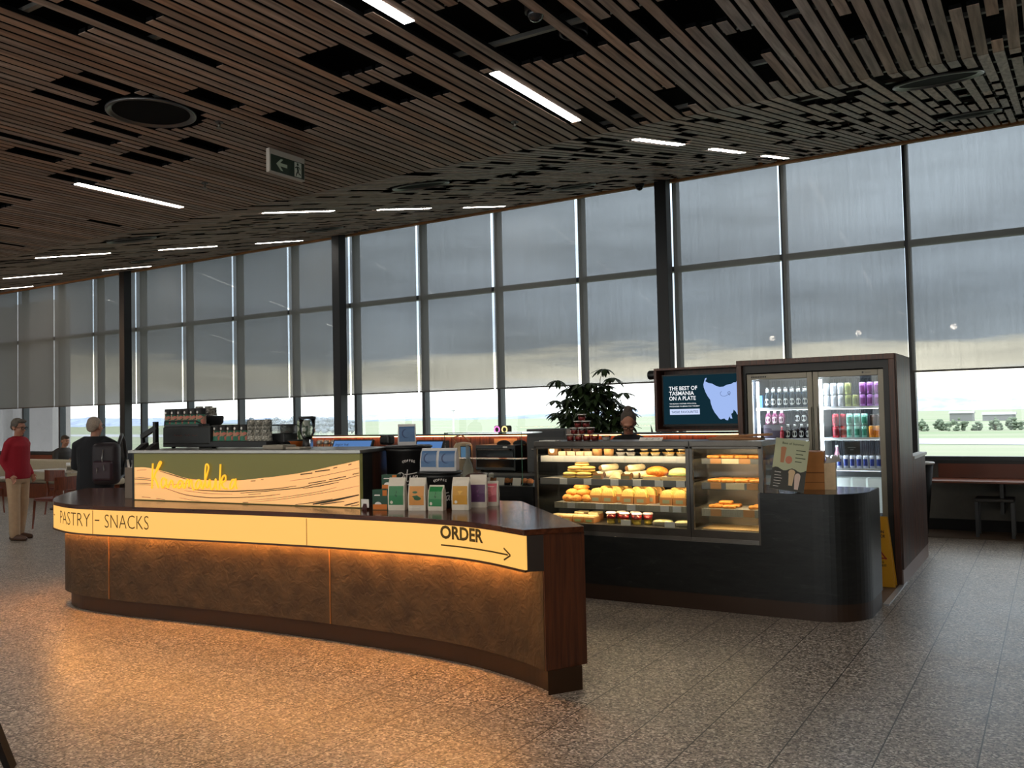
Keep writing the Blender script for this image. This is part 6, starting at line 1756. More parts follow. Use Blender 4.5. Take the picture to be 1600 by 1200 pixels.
brn = can_proto('brown can', (C(72, 52, 44), C(52, 36, 30)))
brn.put((-1.462, 8.86, zc + .001), 0, 'dark brown tall bottle-shaped can behind the left orange can', 'brown cans', (1, 1, 1.9))
brn.put((-1.405, 8.86, zc + .001), 0, 'dark brown tall bottle-shaped can behind the right orange can', 'brown cans', (1, 1, 1.9))
zc = 1.0305
blu = can_proto('blue can', (C(206, 212, 226), C(30, 52, 132)))
for i in range(9):
    blu.put((-1.88 + i * .0585, 8.79, zc), 0, 'silver and dark blue drink can on the third fridge shelf, %s' % nth(i, 9), 'blue cans', (.9, .9, 1.08))
b = MB(); b.lathe([(.026, 0), (.028, .01), (.028, .10), (.012, .14), (.012, .165)], 18); l = MB(); l.lathe([(.0284, .03), (.0284, .085)], 18); t_ = MB(); t_.lathe([(.013, .1652), (.013, .18)], 14)
pk = one('drink_bottle', 'bottle', [('bottle', b, mat('pink bottle', C(206, 150, 170), .2)), ('label', l, M['paper']), ('cap', t_, M['white'])])
pk.put((-1.80, 8.86, zc), 0, 'tall pink bottle standing behind the blue cans', None, (1, 1, 1.2))
# beer bottles, left door
def bottle_proto(name, glass, lab, cap, h=.205, r=.031):
    b = MB(); b.lathe([(r * .92, 0), (r, .006), (r, h * .58), (r * .45, h * .76), (r * .40, h * .96)], 18)
    c = MB(); c.lathe([(r * .46, h * .962), (r * .48, h * .985), (r * .4, h)], 14)
    l = MB(); n = 10
    l.add([((r + .0007) * math.cos(-PI / 2 + u), (r + .0007) * math.sin(-PI / 2 + u), h * .30 + v) for u, v in [(0, 0)] + [(.85 * math.cos(2 * PI * k / 16), .034 * math.sin(2 * PI * k / 16)) for k in range(16)]], [(0, 1 + k, 1 + (k + 1) % 16) for k in range(16)])
    nk = MB(); nk.lathe([(r * .475, h * .74), (r * .425, h * .93)], 14)
    return one('drink_bottle', 'bottle', [('bottle', b, glass), ('cap', c, cap), ('front_label', l, lab), ('neck_foil', nk, lab)])
dkb = mat('dark teal bottle', C(20, 40, 48), .15); dkg = mat('dark bottle glass', C(24, 22, 30), .15); pnk = mat('dark pink bottle', C(110, 36, 74), .2)
wl_ = mat('white bottle label', C(226, 228, 226), .5, var=.1, scale=200); wcap = M['steel']
B1 = bottle_proto('beer', dkb, wl_, wcap)
for i in range(7):
    B1.put((-2.435 + i * .0615, 8.80, 1.6165), 0, 'dark bottle on the top left fridge shelf, front row, %s' % nth(i, 7), 'bottles on the top left fridge shelf')
for i in range(7):
    B1.put((-2.405 + i * .0615, 8.88, 1.6165), 0, 'dark bottle on the top left fridge shelf, back row, %s' % nth(i, 7), 'bottles on the top left fridge shelf')
r = thing('blue_carton', 'bright blue bottle carton at the left end of the top fridge shelf', 'carton', (-2.50, 8.86, 1.6165))
m = MB(); m.box(-2.528, -2.472, 8.75, 9.1, 1.6165, 1.745); m.build('carton', mat('cyan carton', C(22, 104, 160), .5), r)
m = MB(); m.box(-2.44, -2.06, 8.925, 8.935, 1.6165, 1.77); tag(m.build('blue_backing', mat('blue back card', C(44, 110, 160), .5)), 'wide blue backing card behind the bottles on the top left fridge shelf', 'card')
B2 = bottle_proto('soda', dkg, wl_, M['black'], .155, .031)
B3 = bottle_proto('pink soda', pnk, mat('pink white label', C(230, 206, 216), .5), M['paper'], .155, .031)
zc = 1.3135
for i, x in enumerate((-2.43, -2.365, -2.30)):
    B3.put((x, 8.80, zc + .14), 0, 'pink soda bottle raised on the plum tray in the fridge, %s' % nth(i, 3), 'pink soda bottles')
m = MB(); m.box(-2.47, -2.255, 8.755, 9.0, zc, zc + .137); tag(m.build('soda_crate', mat('dark plum soda tray', C(40, 26, 44), .5)), 'dark plum soda tray under the pink bottles in the fridge', 'tray')
for i, x in enumerate((-2.175, -2.11, -2.045, -2.0)):
    B2.put((x + .0, 8.80 + (.08 if i == 3 else 0), zc + (.0 if i < 3 else 0)), 0, 'dark soda bottle, second left fridge shelf, %s' % (nth(i, 3) + ' of the lower row' if i < 3 else 'behind the right end'), 'dark soda bottles')
m = MB(); m.box(-2.21, -2.02, 8.90, 9.05, zc, zc + .15); tag(m.build('soda_crate', mat('black soda tray', C(26, 26, 30), .5)), 'black soda tray standing behind the dark bottles in the fridge', 'tray')
for i, x in enumerate((-2.18, -2.115, -2.05)):
    B2.put((x, 8.945, zc + .1505), 0, 'dark soda bottle with white label raised on the black tray, %s of three' % nth(i, 3), 'dark soda bottles')
B2.put((-2.24, 8.79, zc), 0, 'dark soda bottle with white label right beside the plum tray', 'dark soda bottles')
rd = bottle_proto('red soda', mat('red bottle', C(170, 30, 50), .2), mat('red label', C(216, 64, 80), .5), M['paper'], .12, .03)
rd.put((-2.285 + .0, 8.735 + .0, zc + .0001), 0, 'small red bottle at the edge of the plum soda tray', None, (.6, .6, 1))

# ------------------------------------------------------------------ screen in its timber box
TV = thing('menu_screen', 'wall screen in a dark timber box showing a pale blue island map and white headline', 'screen', (-3.13, 8.85, 1.40))
tx0, tx1, tz0, tz1, ty0, ty1 = -3.60, -2.667, 1.398, 2.062, 8.70, 8.95
m = MB(); m.box(tx0, tx1, ty0, ty1, tz1 - .022, tz1); m.box(tx0, tx1, ty0, ty1, tz0, tz0 + .022); m.box(tx0, tx0 + .028, ty0, ty1, tz0 + .022, tz1 - .022); m.box(tx1 - .02, tx1, ty0, ty1, tz0 + .022, tz1 - .022); m.box(tx0 + .028, tx1 - .02, ty1 - .02, ty1, tz0 + .022, tz1 - .022)
m.build('timber_box', M['walnut'], TV)
m = MB(); m.box(tx0 + .05, tx1 - .025, 8.80, 8.84, 1.448, 1.995); m.build('screen_bezel', M['black'], TV)
sx0, sx1, sz0, sz1, sy = -3.535, -2.70, 1.470, 1.980, 8.798
m = MB(); m.box(sx0, sx1, sy, 8.7995, sz0, sz1); SCN = m.build('screen', emis('dark teal screen', (.006, .024, .036, 1), 1.0), TV)
def sp_(px, py, d=.001):
    u = (px - 150) / 1085.0; v = 1 - (py - 290 + (px - 150) * .026) / 672.0
    return (sx0 + u * (sx1 - sx0), sy - d, sz0 + v * (sz1 - sz0))
coast = [(735, 375), (750, 325), (775, 320), (765, 345), (750, 365), (800, 390), (850, 400), (900, 430), (950, 445), (1000, 440), (1050, 415), (1110, 405), (1140, 385), (1170, 385), (1185, 365), (1222, 390), (1228, 410), (1226, 500), (1222, 560), (1229, 640), (1222, 655), (1212, 610), (1195, 690), (1185, 750), (1198, 815), (1175, 815), (1160, 780), (1130, 750), (1120, 790), (1095, 810), (1110, 870), (1085, 870), (1070, 840), (1050, 895), (1020, 890), (1000, 870), (950, 885), (930, 870), (905, 835), (870, 790), (840, 730), (820, 660), (815, 620), (780, 570), (750, 510), (730, 450), (725, 410)]
m = MB(); m.poly([sp_(*p) for p in coast][::-1]); m.build('map', emis('map blue', (.36, .50, .88, 1), 1.0), SCN)
m = MB(); m.tube([sp_(x, y, .003) for x, y in ((975, 505), (955, 525), (958, 550), (985, 570), (1020, 570), (1060, 550))], .0016, 4); m.tube([sp_(1076 + 17 * math.cos(k * PI / 5), 525 + 17 * math.sin(k * PI / 5), .003) for k in range(10)], .0022, 4, closed=True); m.tube([sp_(1064, 538, .003), sp_(1077, 558, .003), sp_(1089, 538, .003)], .0022, 4); m.build('map_route', emis('map route', (.03, .05, .12, 1), 1.0), SCN)
t = MB(); wht = emis('screen white', (.95, .97, 1.0, 1), 1.0)
for s_, x0_, x1_, yb in (('THE BEST OF', 232, 636, 488), ('TASMANIA', 232, 590, 558), ('ON A PLATE', 232, 612, 628)):
    a = sp_(x0_, yb); b_ = sp_(x1_, yb)
    t.merge(text_mb(s_, lambda u, v, a=a: (a[0] + u, a[1], a[2] + v), .040, .016, fit=b_[0] - a[0]))
for s_, x0_, x1_, yb in (('WE PROUDLY PARTNER WITH LOCAL', 236, 620, 684), ('PRODUCERS TO BRING YOU THE BEST', 236, 664, 720)):
    a = sp_(x0_, yb); b_ = sp_(x1_, yb)
    t.merge(text_mb(s_, lambda u, v, a=a: (a[0] + u, a[1], a[2] + v), .012, .012, fit=b_[0] - a[0]))
t.build('headline', wht, SCN)
a = sp_(238, 828); b_ = sp_(664, 752)
m = MB(); m.poly([(a[0], a[1], a[2]), (b_[0], a[1], a[2]), (b_[0], a[1], b_[2] + .01), (a[0], a[1], b_[2] + .01)]); m.build('button', emis('screen button', (.62, .72, .98, 1), 1.0), SCN)
a = sp_(258, 806, .002); b_ = sp_(640, 806, .002)
text_mb('TASSIE FAVOURITES', lambda u, v: (a[0] + u, a[1], a[2] + v), .024, .012, fit=b_[0] - a[0]).build('button_text', emis('screen dark text', (.05, .09, .2, 1), 1.0), SCN)
r = thing('spot_camera', 'black round camera fixed to the upper left corner of the timber screen box', 'camera', (-3.62, 8.72, 2.0))
m = MB(); m.lathe([(.042, 0), (.05, .015), (.045, .10), (.02, .11)], 20, Matrix.Translation((-3.68, 8.80, 2.0)) @ Matrix.Rotation(PI / 2, 4, 'Y') @ Matrix.Translation((0, 0, -.02))); m.build('body', M['black'], r)
m = MB(); m.box(-3.625, -3.60, 8.78, 8.82, 1.985, 2.015); m.build('bracket', M['black'], r)

# ------------------------------------------------------------------ wet floor sign
r = thing('wet_floor_sign', 'yellow folding caution wet floor sign behind the stone counter end', 'sign', (-1.43, 8.50, 0))
yl = mat('yellow plastic', C(232, 168, 16), .45)
def aframe(yb, yt):
    b = MB(); w0, w1 = .15, .095
    cx = -1.405
    b.add([(cx - w0, yb - .012, .0), (cx + w0, yb - .012, .0), (cx + w1, yt - .012, .62), (cx - w1, yt - .012, .62), (cx - w0, yb + .012, .0), (cx + w0, yb + .012, .0), (cx + w1, yt + .012, .62), (cx - w1, yt + .012, .62)], [(0, 1, 2, 3), (7, 6, 5, 4), (0, 4, 5, 1), (1, 5, 6, 2), (2, 6, 7, 3), (3, 7, 4, 0)])
    return b, cx
b, cx = aframe(8.43, 8.475); fp = b.build('front_leaf', yl, r, bevel=.006)
b, cx = aframe(8.535, 8.502); b.build('rear_leaf', yl, r, bevel=.006)
def wp(x, z): return (cx + x, 8.43 + .045 * z / .62 - .0135, z)
t = MB()
for s_, z, h, w in (('CAUTION', .475, .026, .13), ('WET FLOOR', .437, .026, .15), ('CLEANING', .212, .018, .12), ('IN PROGRESS', .184, .018, .16)):
    if s_ in ('CLEANING', 'IN PROGRESS'): pass
    t.merge(text_mb(s_, lambda u, v, z=z, w=w: wp(-w / 2 + u, z + v), h, .03, fit=w))
t.build('lettering', mat('sign dark lettering', C(46, 26, 14), .6), fp)
m = MB(); tri = [(-.085, .25), (.085, .25), (0, .375)]
for i in range(3):
    p, q_ = Vector(tri[i]), Vector(tri[(i + 1) % 3]); d = (q_ - p).normalized(); nn = Vector((-d.y, d.x)) * .011
    m.poly([wp(*p), wp(*q_), wp(*(q_ + nn)), wp(*(p + nn))])
m.build('warning_triangle', mat('sign red', C(176, 40, 22), .5), fp)
m = MB(); m.poly([wp(-.02, .555), wp(.02, .555), wp(.02, .585), wp(-.02, .585)]); m.build('grip_slot', M['paper'], fp)

# ------------------------------------------------------------------ right-hand window bench, bin and stools
r = thing('window_bench', 'long red brown timber ledge and back board under the right-hand windows', 'bench', (0, 12.4, .66))
m = MB(); m.box(-1.37, 8.5, 12.02, 12.60, .655, .68); m.build('ledge', M['redwood'], r, bevel=.004)
m = MB(); m.box(-1.31, 8.5, 12.60, 12.655, .68, .862); m.build('back_board', mat('red timber back board', C(112, 52, 24), .4, var=.12, scale=5), r)
for x in (-.58, 1.3, 3.2):
    m = MB(); m.box(x - .02, x + .02, 12.15, 12.62, .28, .655); m.build('bracket', M['black'], r)
r = thing('litter_bin', 'black tapered litter bin with pale rim at the left end of the window ledge', 'bin', (-1.42, 12.05, 0))
m = MB(); m.lathe([(.075, .0), (.16, .86)], 28, Matrix.Translation((-1.46, 11.98, 0.03))); m.build('bin_body', M['rubber'], r)
m = MB(); m.tube([(-1.46 + .165 * math.cos(k * PI / 14), 11.98 + .165 * math.sin(k * PI / 14), .90) for k in range(28)], .014, 8, closed=True); m.build('rim', M['white'], r)
m = MB(); m.cyl((-1.46, 11.98), .06, 0, .03, 16); m.build('foot', M['black'], r)
def stool_proto():
    r = thing('stool', 'x', 'stool')
    for x in (-.19, .19):
        for y in (-.17, .17):
            m = MB(); m.box(x - .018, x + .018, y - .018, y + .018, 0, .43); m.build('leg', M['dark'], r)
    m = MB(); m.box(-.21, .21, -.19, .19, .43, .47); m.build('seat', mat('dark stool seat', C(52, 50, 48), .6), r, bevel=.01)
    return Proto(r)
ST_ = stool_proto()
ST_.put((-.66, 12.25, 0), 0, 'dark square stool tucked under the window ledge, nearest the bin', 'stools under the window ledge')
ST_.put((.42, 12.25, 0), 0, 'dark square stool under the window ledge beyond the right edge of the picture', 'stools under the window ledge')

# ------------------------------------------------------------------ plants behind the kiosk
def leaf_shape(L, W, n=5):
    pts = [(0, 0)]
    top = [(L * k / n, W * math.sin(PI * min(1, (k / n)) ** .8) * .5) for k in range(1, n)]
    return top
PL = thing('umbrella_plant', 'tall bushy umbrella plant with fans of dark leaves behind the display case', 'plant', (-5.05, 10.15, 0))
px, py = -5.05, 10.15
m = MB(); m.lathe([(.16, 0), (.20, .42), (.21, .44), (.19, .44), (.185, .40)], 24, Matrix.Translation((px, py, 0))); m.build('pot', mat('dark planter', C(58, 56, 54), .6), PL)
m = MB(); m.cyl((px, py), .18, .36, .40, 20); m.build('soil', mat('soil', C(44, 34, 26), .95), PL)
q = random.Random(21)
st = MB(); lv_ = MB()
tips = []
special = [(-5.50, 2.04), (-5.44, 1.93), (-4.93, 2.17), (-4.80, 2.05), (-5.57, 1.62), (-5.53, 1.78), (-4.58, 1.85), (-4.55, 1.68)]
for i in range(150):
    if i < len(special):
        tx, tz = special[i]; ty = py + q.uniform(-.15, .1)
    else:
        a = q.uniform(0, 2 * PI); rr_ = math.sqrt(q.random())
        tz = q.uniform(1.2, 2.0)
        k = .50 if tz < 1.65 else .50 - (tz - 1.65) * .85
        tx = px + k * rr_ * math.cos(a); ty = py + .8 * k * rr_ * math.sin(a)
    tips.append((tx, ty, tz))
    bz = q.uniform(.5, tz - .45)
    st.tube([(px + q.uniform(-.04, .04), py + q.uniform(-.04, .04), .38), (px + (tx - px) * .25, py + (ty - py) * .25, bz), (px + (tx - px) * .7, py + (ty - py) * .7, tz - .12), (tx, ty, tz)], [.010, .008, .005, .003], 5)
    n = 8
    dir0 = q.uniform(0, 2 * PI)
    for k in range(n):
        a = dir0 + 2 * PI * k / n + q.uniform(-.15, .15)
        L = q.uniform(.11, .165); W = L * .42; dr = q.uniform(-.75, -.25)
        u = Vector((math.cos(a), math.sin(a), 0)); s_ = Vector((-math.sin(a), math.cos(a), 0))
        c = Vector((tx, ty, tz)); pts_l = []; pts_r = []; mid = []
        for j in range(6):
            t_ = j / 5
            p = c + u * (.02 + L * t_) + Vector((0, 0, L * (dr * t_ * (.5 + .7 * t_))))
            w = W * .5 * math.sin(PI * (t_ * .92 + .04)) ** .8
            pts_l.append(p + s_ * w + Vector((0, 0, .006))); pts_r.append(p - s_ * w + Vector((0, 0, .006))); mid.append(p)
        o = pts_l + mid + pts_r
        lv_.add(o, [(j, j + 1, 7 + j, 6 + j) for j in range(5)] + [(6 + j, 7 + j, 13 + j, 12 + j) for j in range(5)], True)
st.build('stems', M['stem'], PL)
lv_.build('foliage', M['leaf'], PL)
SN = thing('snake_plant', 'upright snake plant leaves in a trough behind the kiosk, right of the staff member', 'plant', (-4.3, 10.2, 0))
m = MB(); m.box(-4.75, -3.85, 10.05, 10.35, 0, 1.1); m.build('trough', M['dark'], SN)
m = MB(); m.box(-4.73, -3.87, 10.07, 10.33, 1.1, 1.11); m.build('soil', M['rubber'], SN)
lf_ = MB(); q = random.Random(2)
for (x, zt_, lean) in ((-4.66, 1.82, -.05), (-4.62, 1.68, -.12), (-4.20, 1.58, .14), (-4.165, 1.62, .01), (-4.09, 1.60, .05), (-4.06, 1.52, -.05), (-4.12, 1.50, .09), (-3.98, 1.48, .03), (-4.25, 1.45, -.03)):
    y = 10.2 + q.uniform(-.08, .08); n = 7; L_ = []; Rr = []; Mi = []
    for j in range(n):
        t_ = j / (n - 1); w = .032 * (1 - t_ ** 2.2) * (.65 + .8 * t_ * (1 - t_)) + .001
        p = Vector((x + lean * t_ * t_ * 1.3, y, 1.10 + (zt_ - 1.10) * t_))
        L_.append(p + Vector((-w, .006, 0))); Rr.append(p + Vector((w, .006, 0))); Mi.append(p)
    lf_.add(L_ + Mi + Rr, [(j, n + j, n + j + 1, j + 1) for j in range(n - 1)] + [(n + j, 2 * n + j, 2 * n + j + 1, n + j + 1) for j in range(n - 1)], True)
lf_.build('leaves', M['leaf'], SN)
# ------------------------------------------------------------------ people
def fuse(blob, voxel, smooth_it=4):
    """melt overlapping limbs into one continuous skin"""
    me = blob.mesh('tmp'); o = bpy.data.objects.new('tmp', me); COL.objects.link(o)
    r = o.modifiers.new('r', 'REMESH'); r.mode = 'VOXEL'; r.voxel_size = voxel; r.use_smooth_shade = True
    s = o.modifiers.new('s', 'SMOOTH'); s.factor = .5; s.iterations = smooth_it
    dg = bpy.context.evaluated_depsgraph_get(); dg.update()
    nm = bpy.data.meshes.new_from_object(o.evaluated_get(dg))
    bpy.data.objects.remove(o); bpy.data.meshes.remove(me)
    return nm
def from_mesh(me, name, mt, parent):
    me.materials.clear(); me.materials.append(mt); me.name = name
    for p in me.polygons: p.use_smooth = True
    o = bpy.data.objects.new(name, me); COL.objects.link(o); o.parent = parent
    return o
def head(b, c, tilt, s=1.0):
    """skull, jaw, nose, ears and brow; faces local -Y, tilt = rotation matrix"""
    T_ = Matrix.Translation(c) @ tilt @ Matrix.Scale(s, 4)
    def e(p, r): 
        b.ell((0, 0, 0), (1, 1, 1), 18, 12, T_ @ Matrix.Translation(p) @ Matrix.Diagonal((r[0], r[1], r[2], 1)))
    e((0, .012, .03), (.074, .092, .092)); e((0, -.022, -.03), (.058, .066, .078)); e((0, -.045, -.085), (.034, .036, .03))
    e((0, -.088, -.012), (.013, .018, .024)); e((0, -.096, -.026), (.017, .014, .012))
    e((0, -.076, .03), (.052, .018, .014)); e((-.03, -.072, -.02), (.024, .02, .02)); e((.03, -.072, -.02), (.024, .02, .02))
    e((-.076, .012, -.008), (.010, .022, .034)); e((.076, .012, -.008), (.010, .022, .034))
    e((0, -.082, -.062), (.024, .012, .009))
    return T_
def face_bits(parent, T_, glasses=False):
    m = MB()
    for x in (-.03, .03): m.ell(T_ @ Vector((x, -.082, .008)), (.011, .006, .006), 10, 6)
    m.build('eyes', M['eye'], parent)
    m = MB(); m.ell((0, 0, 0), (1, 1, 1), 12, 6, T_ @ Matrix.Translation((0, -.0925, -.062)) @ Matrix.Diagonal((.022, .005, .006, 1))); m.build('lips', M['lip'], parent)
    if glasses:
        m = MB()
        for x in (-.032, .032):
            m.tube([T_ @ Vector((x + .026 * math.cos(k * PI / 8), -.103, .006 + .019 * math.sin(k * PI / 8))) for k in range(16)], .0035, 6, closed=True)
            m.tube([T_ @ Vector((x * 1.85, -.10, .012)), T_ @ Vector((.082 * (1 if x > 0 else -1), .01, .010))], .003, 6)
        m.tube([T_ @ Vector((-.008, -.104, .010)), T_ @ Vector((.008, -.104, .010))], .003, 6)
        m.build('glasses', M['black'], parent)
def hand(b, wrist, d, side, curl=.5):
    """palm and five bent fingers; d = direction the fingers point, side = thumb direction"""
    W_ = Vector(wrist); d = Vector(d).normalized(); s_ = Vector(side); s_ = (s_ - d * s_.dot(d)).normalized(); n_ = d.cross(s_)
    b.cap([W_, W_ + d * .04, W_ + d * .085], [(.024), (.030), (.032)], 10)
    b.cap([W_ + s_ * .018 + d * .03, W_ + s_ * .016 + d * .09], [.016, .014], 8); b.cap([W_ - s_ * .018 + d * .03, W_ - s_ * .018 + d * .085], [.016, .014], 8)
    for k, L in enumerate((.068, .078, .074, .058)):
        o = s_ * (.030 - .020 * k); p0 = W_ + d * .085 + o; c_ = curl
        d1 = (d * math.cos(c_ * .6) + n_ * math.sin(c_ * .6)); d2 = (d * math.cos(c_ * 1.5) + n_ * math.sin(c_ * 1.5)); d3 = (d * math.cos(c_ * 2.2) + n_ * math.sin(c_ * 2.2))
        p1 = p0 + d1 * L * .42; p2 = p1 + d2 * L * .33; p3 = p2 + d3 * L * .25
        b.cap([p0, p1, p2, p3], [.0092, .0088, .0082, .0072], 8)
    t0 = W_ + d * .03 + s_ * .026; t1 = t0 + (s_ * .7 + d * .7).normalized() * .038; t2 = t1 + (s_ * .25 + d * .95 + n_ * .2).normalized() * .03
    b.cap([t0, t1, t2], [.013, .0105, .0085], 8)
def torso(b, z0, z1, rings):
    """loft of ellipses (z, cx, cy, rx, ry)"""
    n = 20; vs = []; fs = []
    for z, cx, cy, rx, ry in rings:
        for k in range(n):
            a = 2 * PI * k / n; vs.append((cx + rx * math.cos(a), cy + ry * math.sin(a), z))
    for j in range(len(rings) - 1):
        for k in range(n):
            k2 = (k + 1) % n; fs.append((j * n + k, j * n + k2, (j + 1) * n + k2, (j + 1) * n + k))
    fs.append(tuple(range(n - 1, -1, -1))); fs.append(tuple((len(rings) - 1) * n + k for k in range(n)))
    b.add(vs, fs, True)
RX = lambda a: Matrix.Rotation(a, 4, 'X')
RZ = lambda a: Matrix.Rotation(a, 4, 'Z')
def standing(name_lab, H, top_m, trouser_m, shoe_m, hair, glasses, arms, turn, loose=1.0, stride=.05, headtilt=None, headturn=0.0, skin=None, shoulder=.19, belly=0.0, long_coat=False):
    """a standing figure facing local -Y, feet on z = 0"""
    k = H / 1.70
    r = thing('person', name_lab, 'person', (0, 0, 0))
    V = lambda x, y, z: Vector((x * k, y * k, z * k))
    sk = skin or M['skin']
    legs = []
    b = MB()
    hz = .90
    for s_ in (-1, 1):
        legs.append([V(.085 * s_, .0, hz), V(.095 * s_, -.012 + stride * s_ * .3, .50), V(.10 * s_, .02 + stride * s_, .085)])
        b.cap(legs[-1], [.075 * k, .052 * k, .038 * k], 10)
        b.cap([V(.10 * s_, .035 + stride * s_, .045), V(.115 * s_, -.13 + stride * s_, .03)], [.034 * k, .028 * k], 8)
    torso(b, 0, 0, [tuple((z * k, 0, cy * k, rx * k, ry * k)) for z, cy, rx, ry in ((.82, 0, .13, .095), (.92, 0, .155, .11), (1.05, 0, .13, .10), (1.2, .0, .15, .11), (1.34, .0, .165, .105), (1.42, .005, .13, .08), (1.45, .01, .07, .06))])
    b.cap([V(0, .012, 1.40), V(0, -.005, 1.54)], [.052 * k, .046 * k], 12)
    tl = headtilt if headtilt is not None else Matrix.Identity(4)
    tl = RZ(headturn) @ tl
    hc = V(0, -.015, 1.585)
    T_ = head(b, hc, tl, k)
    for s_ in (-1, 1):
        sh, el, wr = [V(*p) for p in arms[s_]]
        b.cap([sh, el, wr], [.042 * k, .034 * k, .025 * k], 10)
        hand(b, wr, (wr - el).normalized(), (0, -1, .1) if abs((wr - el).normalized().y) < .8 else (0, 0, 1), .55)
    body = from_mesh(fuse(b, .008), 'body', sk, r)
    face_bits(r, T_, glasses)
    # trousers
    b = MB()
    torso(b, 0, 0, [tuple((z * k, 0, cy * k, rx * k, ry * k)) for z, cy, rx, ry in ((.80, .005, .16, .115), (.90, .005, .178, .13), (.97, 0, .168, .122), (1.0, 0, .16, .115))])
    for L_ in legs:
        b.cap([L_[0] + V(0, 0, -.02), L_[1], L_[2] + V(0, 0, .0)], [.098 * k, .078 * k, .072 * k], 12)
    from_mesh(fuse(b, .011, 5), 'trousers', trouser_m, r)
    # shoes
    for i, s_ in enumerate((-1, 1)):
        b = MB(); y = stride * s_
        b.cap([V(.10 * s_, .06 + y, .04), V(.108 * s_, -.04 + y, .043), V(.118 * s_, -.165 + y, .032)], [.043 * k, .046 * k, .036 * k], 12)
        b.v = [Vector((p.x, p.y, max(p.z, .001))) for p in b.v]
        o = b.build('shoe', shoe_m, r)
    # top
    b = MB()
    zb = .78 if long_coat else .86
    torso(b, 0, 0, [tuple((z * k, 0, cy * k, rx * k * loose, ry * k * loose)) for z, cy, rx, ry in ((zb, 0, .185, .135), (.95, -belly * .6, .185, .14 + belly * .6), (1.08, -belly, .175, .135 + belly), (1.2, -belly * .5, .182, .135 + belly * .4), (1.33, .0, .188, .128), (1.395, .006, .150, .10), (1.44, .012, .095, .08), (1.468, .012, .075, .065))])
    for s_ in (-1, 1):
        sh, el, wr = [V(*p) for p in arms[s_]]
        b.cap([V(.10 * s_, .005, 1.39), sh, el, wr - (wr - el).normalized() * .005], [.075 * k * loose, .070 * k * loose, .060 * k * loose, .044 * k * loose], 12)
    from_mesh(fuse(b, .011, 5), 'top', top_m, r)
    # hair
    if hair:
        b = MB(); hair(b, T_); from_mesh(fuse(b, .008, 3), 'hair', hair.m, r)
    r.rotation_euler = (0, 0, turn)
    return r, T_, k
def mk_hair(mt, kind):
    def f(b, T_):
        def e(p, rr_): b.ell((0, 0, 0), (1, 1, 1), 16, 10, T_ @ Matrix.Translation(p) @ Matrix.Diagonal((rr_[0], rr_[1], rr_[2], 1)))
        if kind == 'short_wavy':
            e((0, .03, .06), (.084, .088, .082)); e((0, -.035, .098), (.066, .05, .034)); e((-.06, .01, .05), (.028, .05, .05)); e((.06, .01, .05), (.028, .05, .05)); e((0, .085, .01), (.062, .03, .06)); e((.03, -.06, .10), (.03, .03, .02))
        elif kind == 'balding':
            e((0, .05, .02), (.080, .07, .065)); e((0, .03, .055), (.078, .078, .072)); e((0, .075, -.02), (.062, .034, .045))
        elif kind == 'crop':
            e((0, .025, .05), (.081, .088, .084)); e((0, -.04, .085), (.062, .045, .036)); e((0, .08, -.005), (.06, .032, .06))
        elif kind == 'bun':
            e((0, .03, .05), (.083, .09, .085)); e((0, .085, .0), (.066, .04, .07)); e((0, .075, .12), (.05, .05, .045)); e((.055, .05, .03), (.03, .05, .07))
    f.m = mt
    return f
A_down = {-1: ((-.185, 0, 1.375), (-.225, .03, 1.11), (-.21, -.05, .90)), 1: ((.185, 0, 1.375), (.225, .03, 1.11), (.21, -.05, .90))}
# woman in red
wr_arms = {-1: ((-.150, .01, 1.36), (-.185, .07, 1.11), (-.18, -.06, .92)), 1: ((.150, .01, 1.36), (.185, .07, 1.11), (.18, -.06, .92))}
fac = math.atan2(.30, .95) + PI / 2          # facing the right of the picture
wo, _, _ = standing('woman with short grey hair in a red sweater and beige trousers, far left', 1.69, mat('red knit', C(150, 14, 34), .85, var=.08, scale=120, bump=.2, bscale=200), mat('beige trousers', C(190, 160, 128), .85, var=.06), mat('brown loafers', C(84, 56, 40), .5), mk_hair(mat('grey brown hair', C(92, 84, 76), .7, var=.25, scale=60), 'short_wavy'), True, wr_arms, fac, 0.98, .06, RX(math.radians(8)), 0.0)
wo.location = (-12.52, 6.92, 0)
# standing man with a rucksack, back to the viewer
mn_arms = {-1: ((-.195, .0, 1.36), (-.25, -.06, 1.11), (-.12, -.28, 1.02)), 1: ((.195, .0, 1.36), (.25, -.06, 1.11), (.12, -.28, 1.02))}
fac2 = math.atan2(.83, -.56) + PI / 2
mn, T2, k2 = standing('grey haired man in a dark jacket seen from behind, wearing a rucksack', 1.685, mat('black navy jacket', C(16, 18, 24), .8), mat('dark trousers', C(30, 30, 34), .85), mat('black shoes', C(24, 22, 20), .5), mk_hair(mat('cropped grey hair', C(150, 136, 122), .8, var=.2, scale=90), 'balding'), True, mn_arms, fac2, 1.18, .02, None, -.25, belly=.03, long_coat=True)
mn.location = (-9.93, 6.42, 0)
r = thing('rucksack', 'dark maroon and black rucksack hanging from the right shoulder of the standing man', 'rucksack', (0, 0, 0))
m = MB(); m.box(-.155, .155, -.085, .09, -.26, .24); bd = m.build('bag', mat('maroon black nylon', C(30, 20, 26), .55, var=.2, scale=14), r, bevel=.07, seg=5)
for p in bd.data.polygons: p.use_smooth = True
m = MB(); m.box(-.115, .115, .06, .135, -.21, .03); o = m.build('front_pocket', mat('dark maroon pocket', C(48, 24, 34), .5), r, bevel=.035, seg=4)
m = MB(); m.tube([(-.10, -.06, .17), (-.12, -.10, .27), (-.10, -.20, .33), (-.09, -.30, .25), (-.10, -.33, .05), (-.11, -.22, -.16), (-.10, -.08, -.20)], .022, 8); m.build('strap', M['dark'], r)
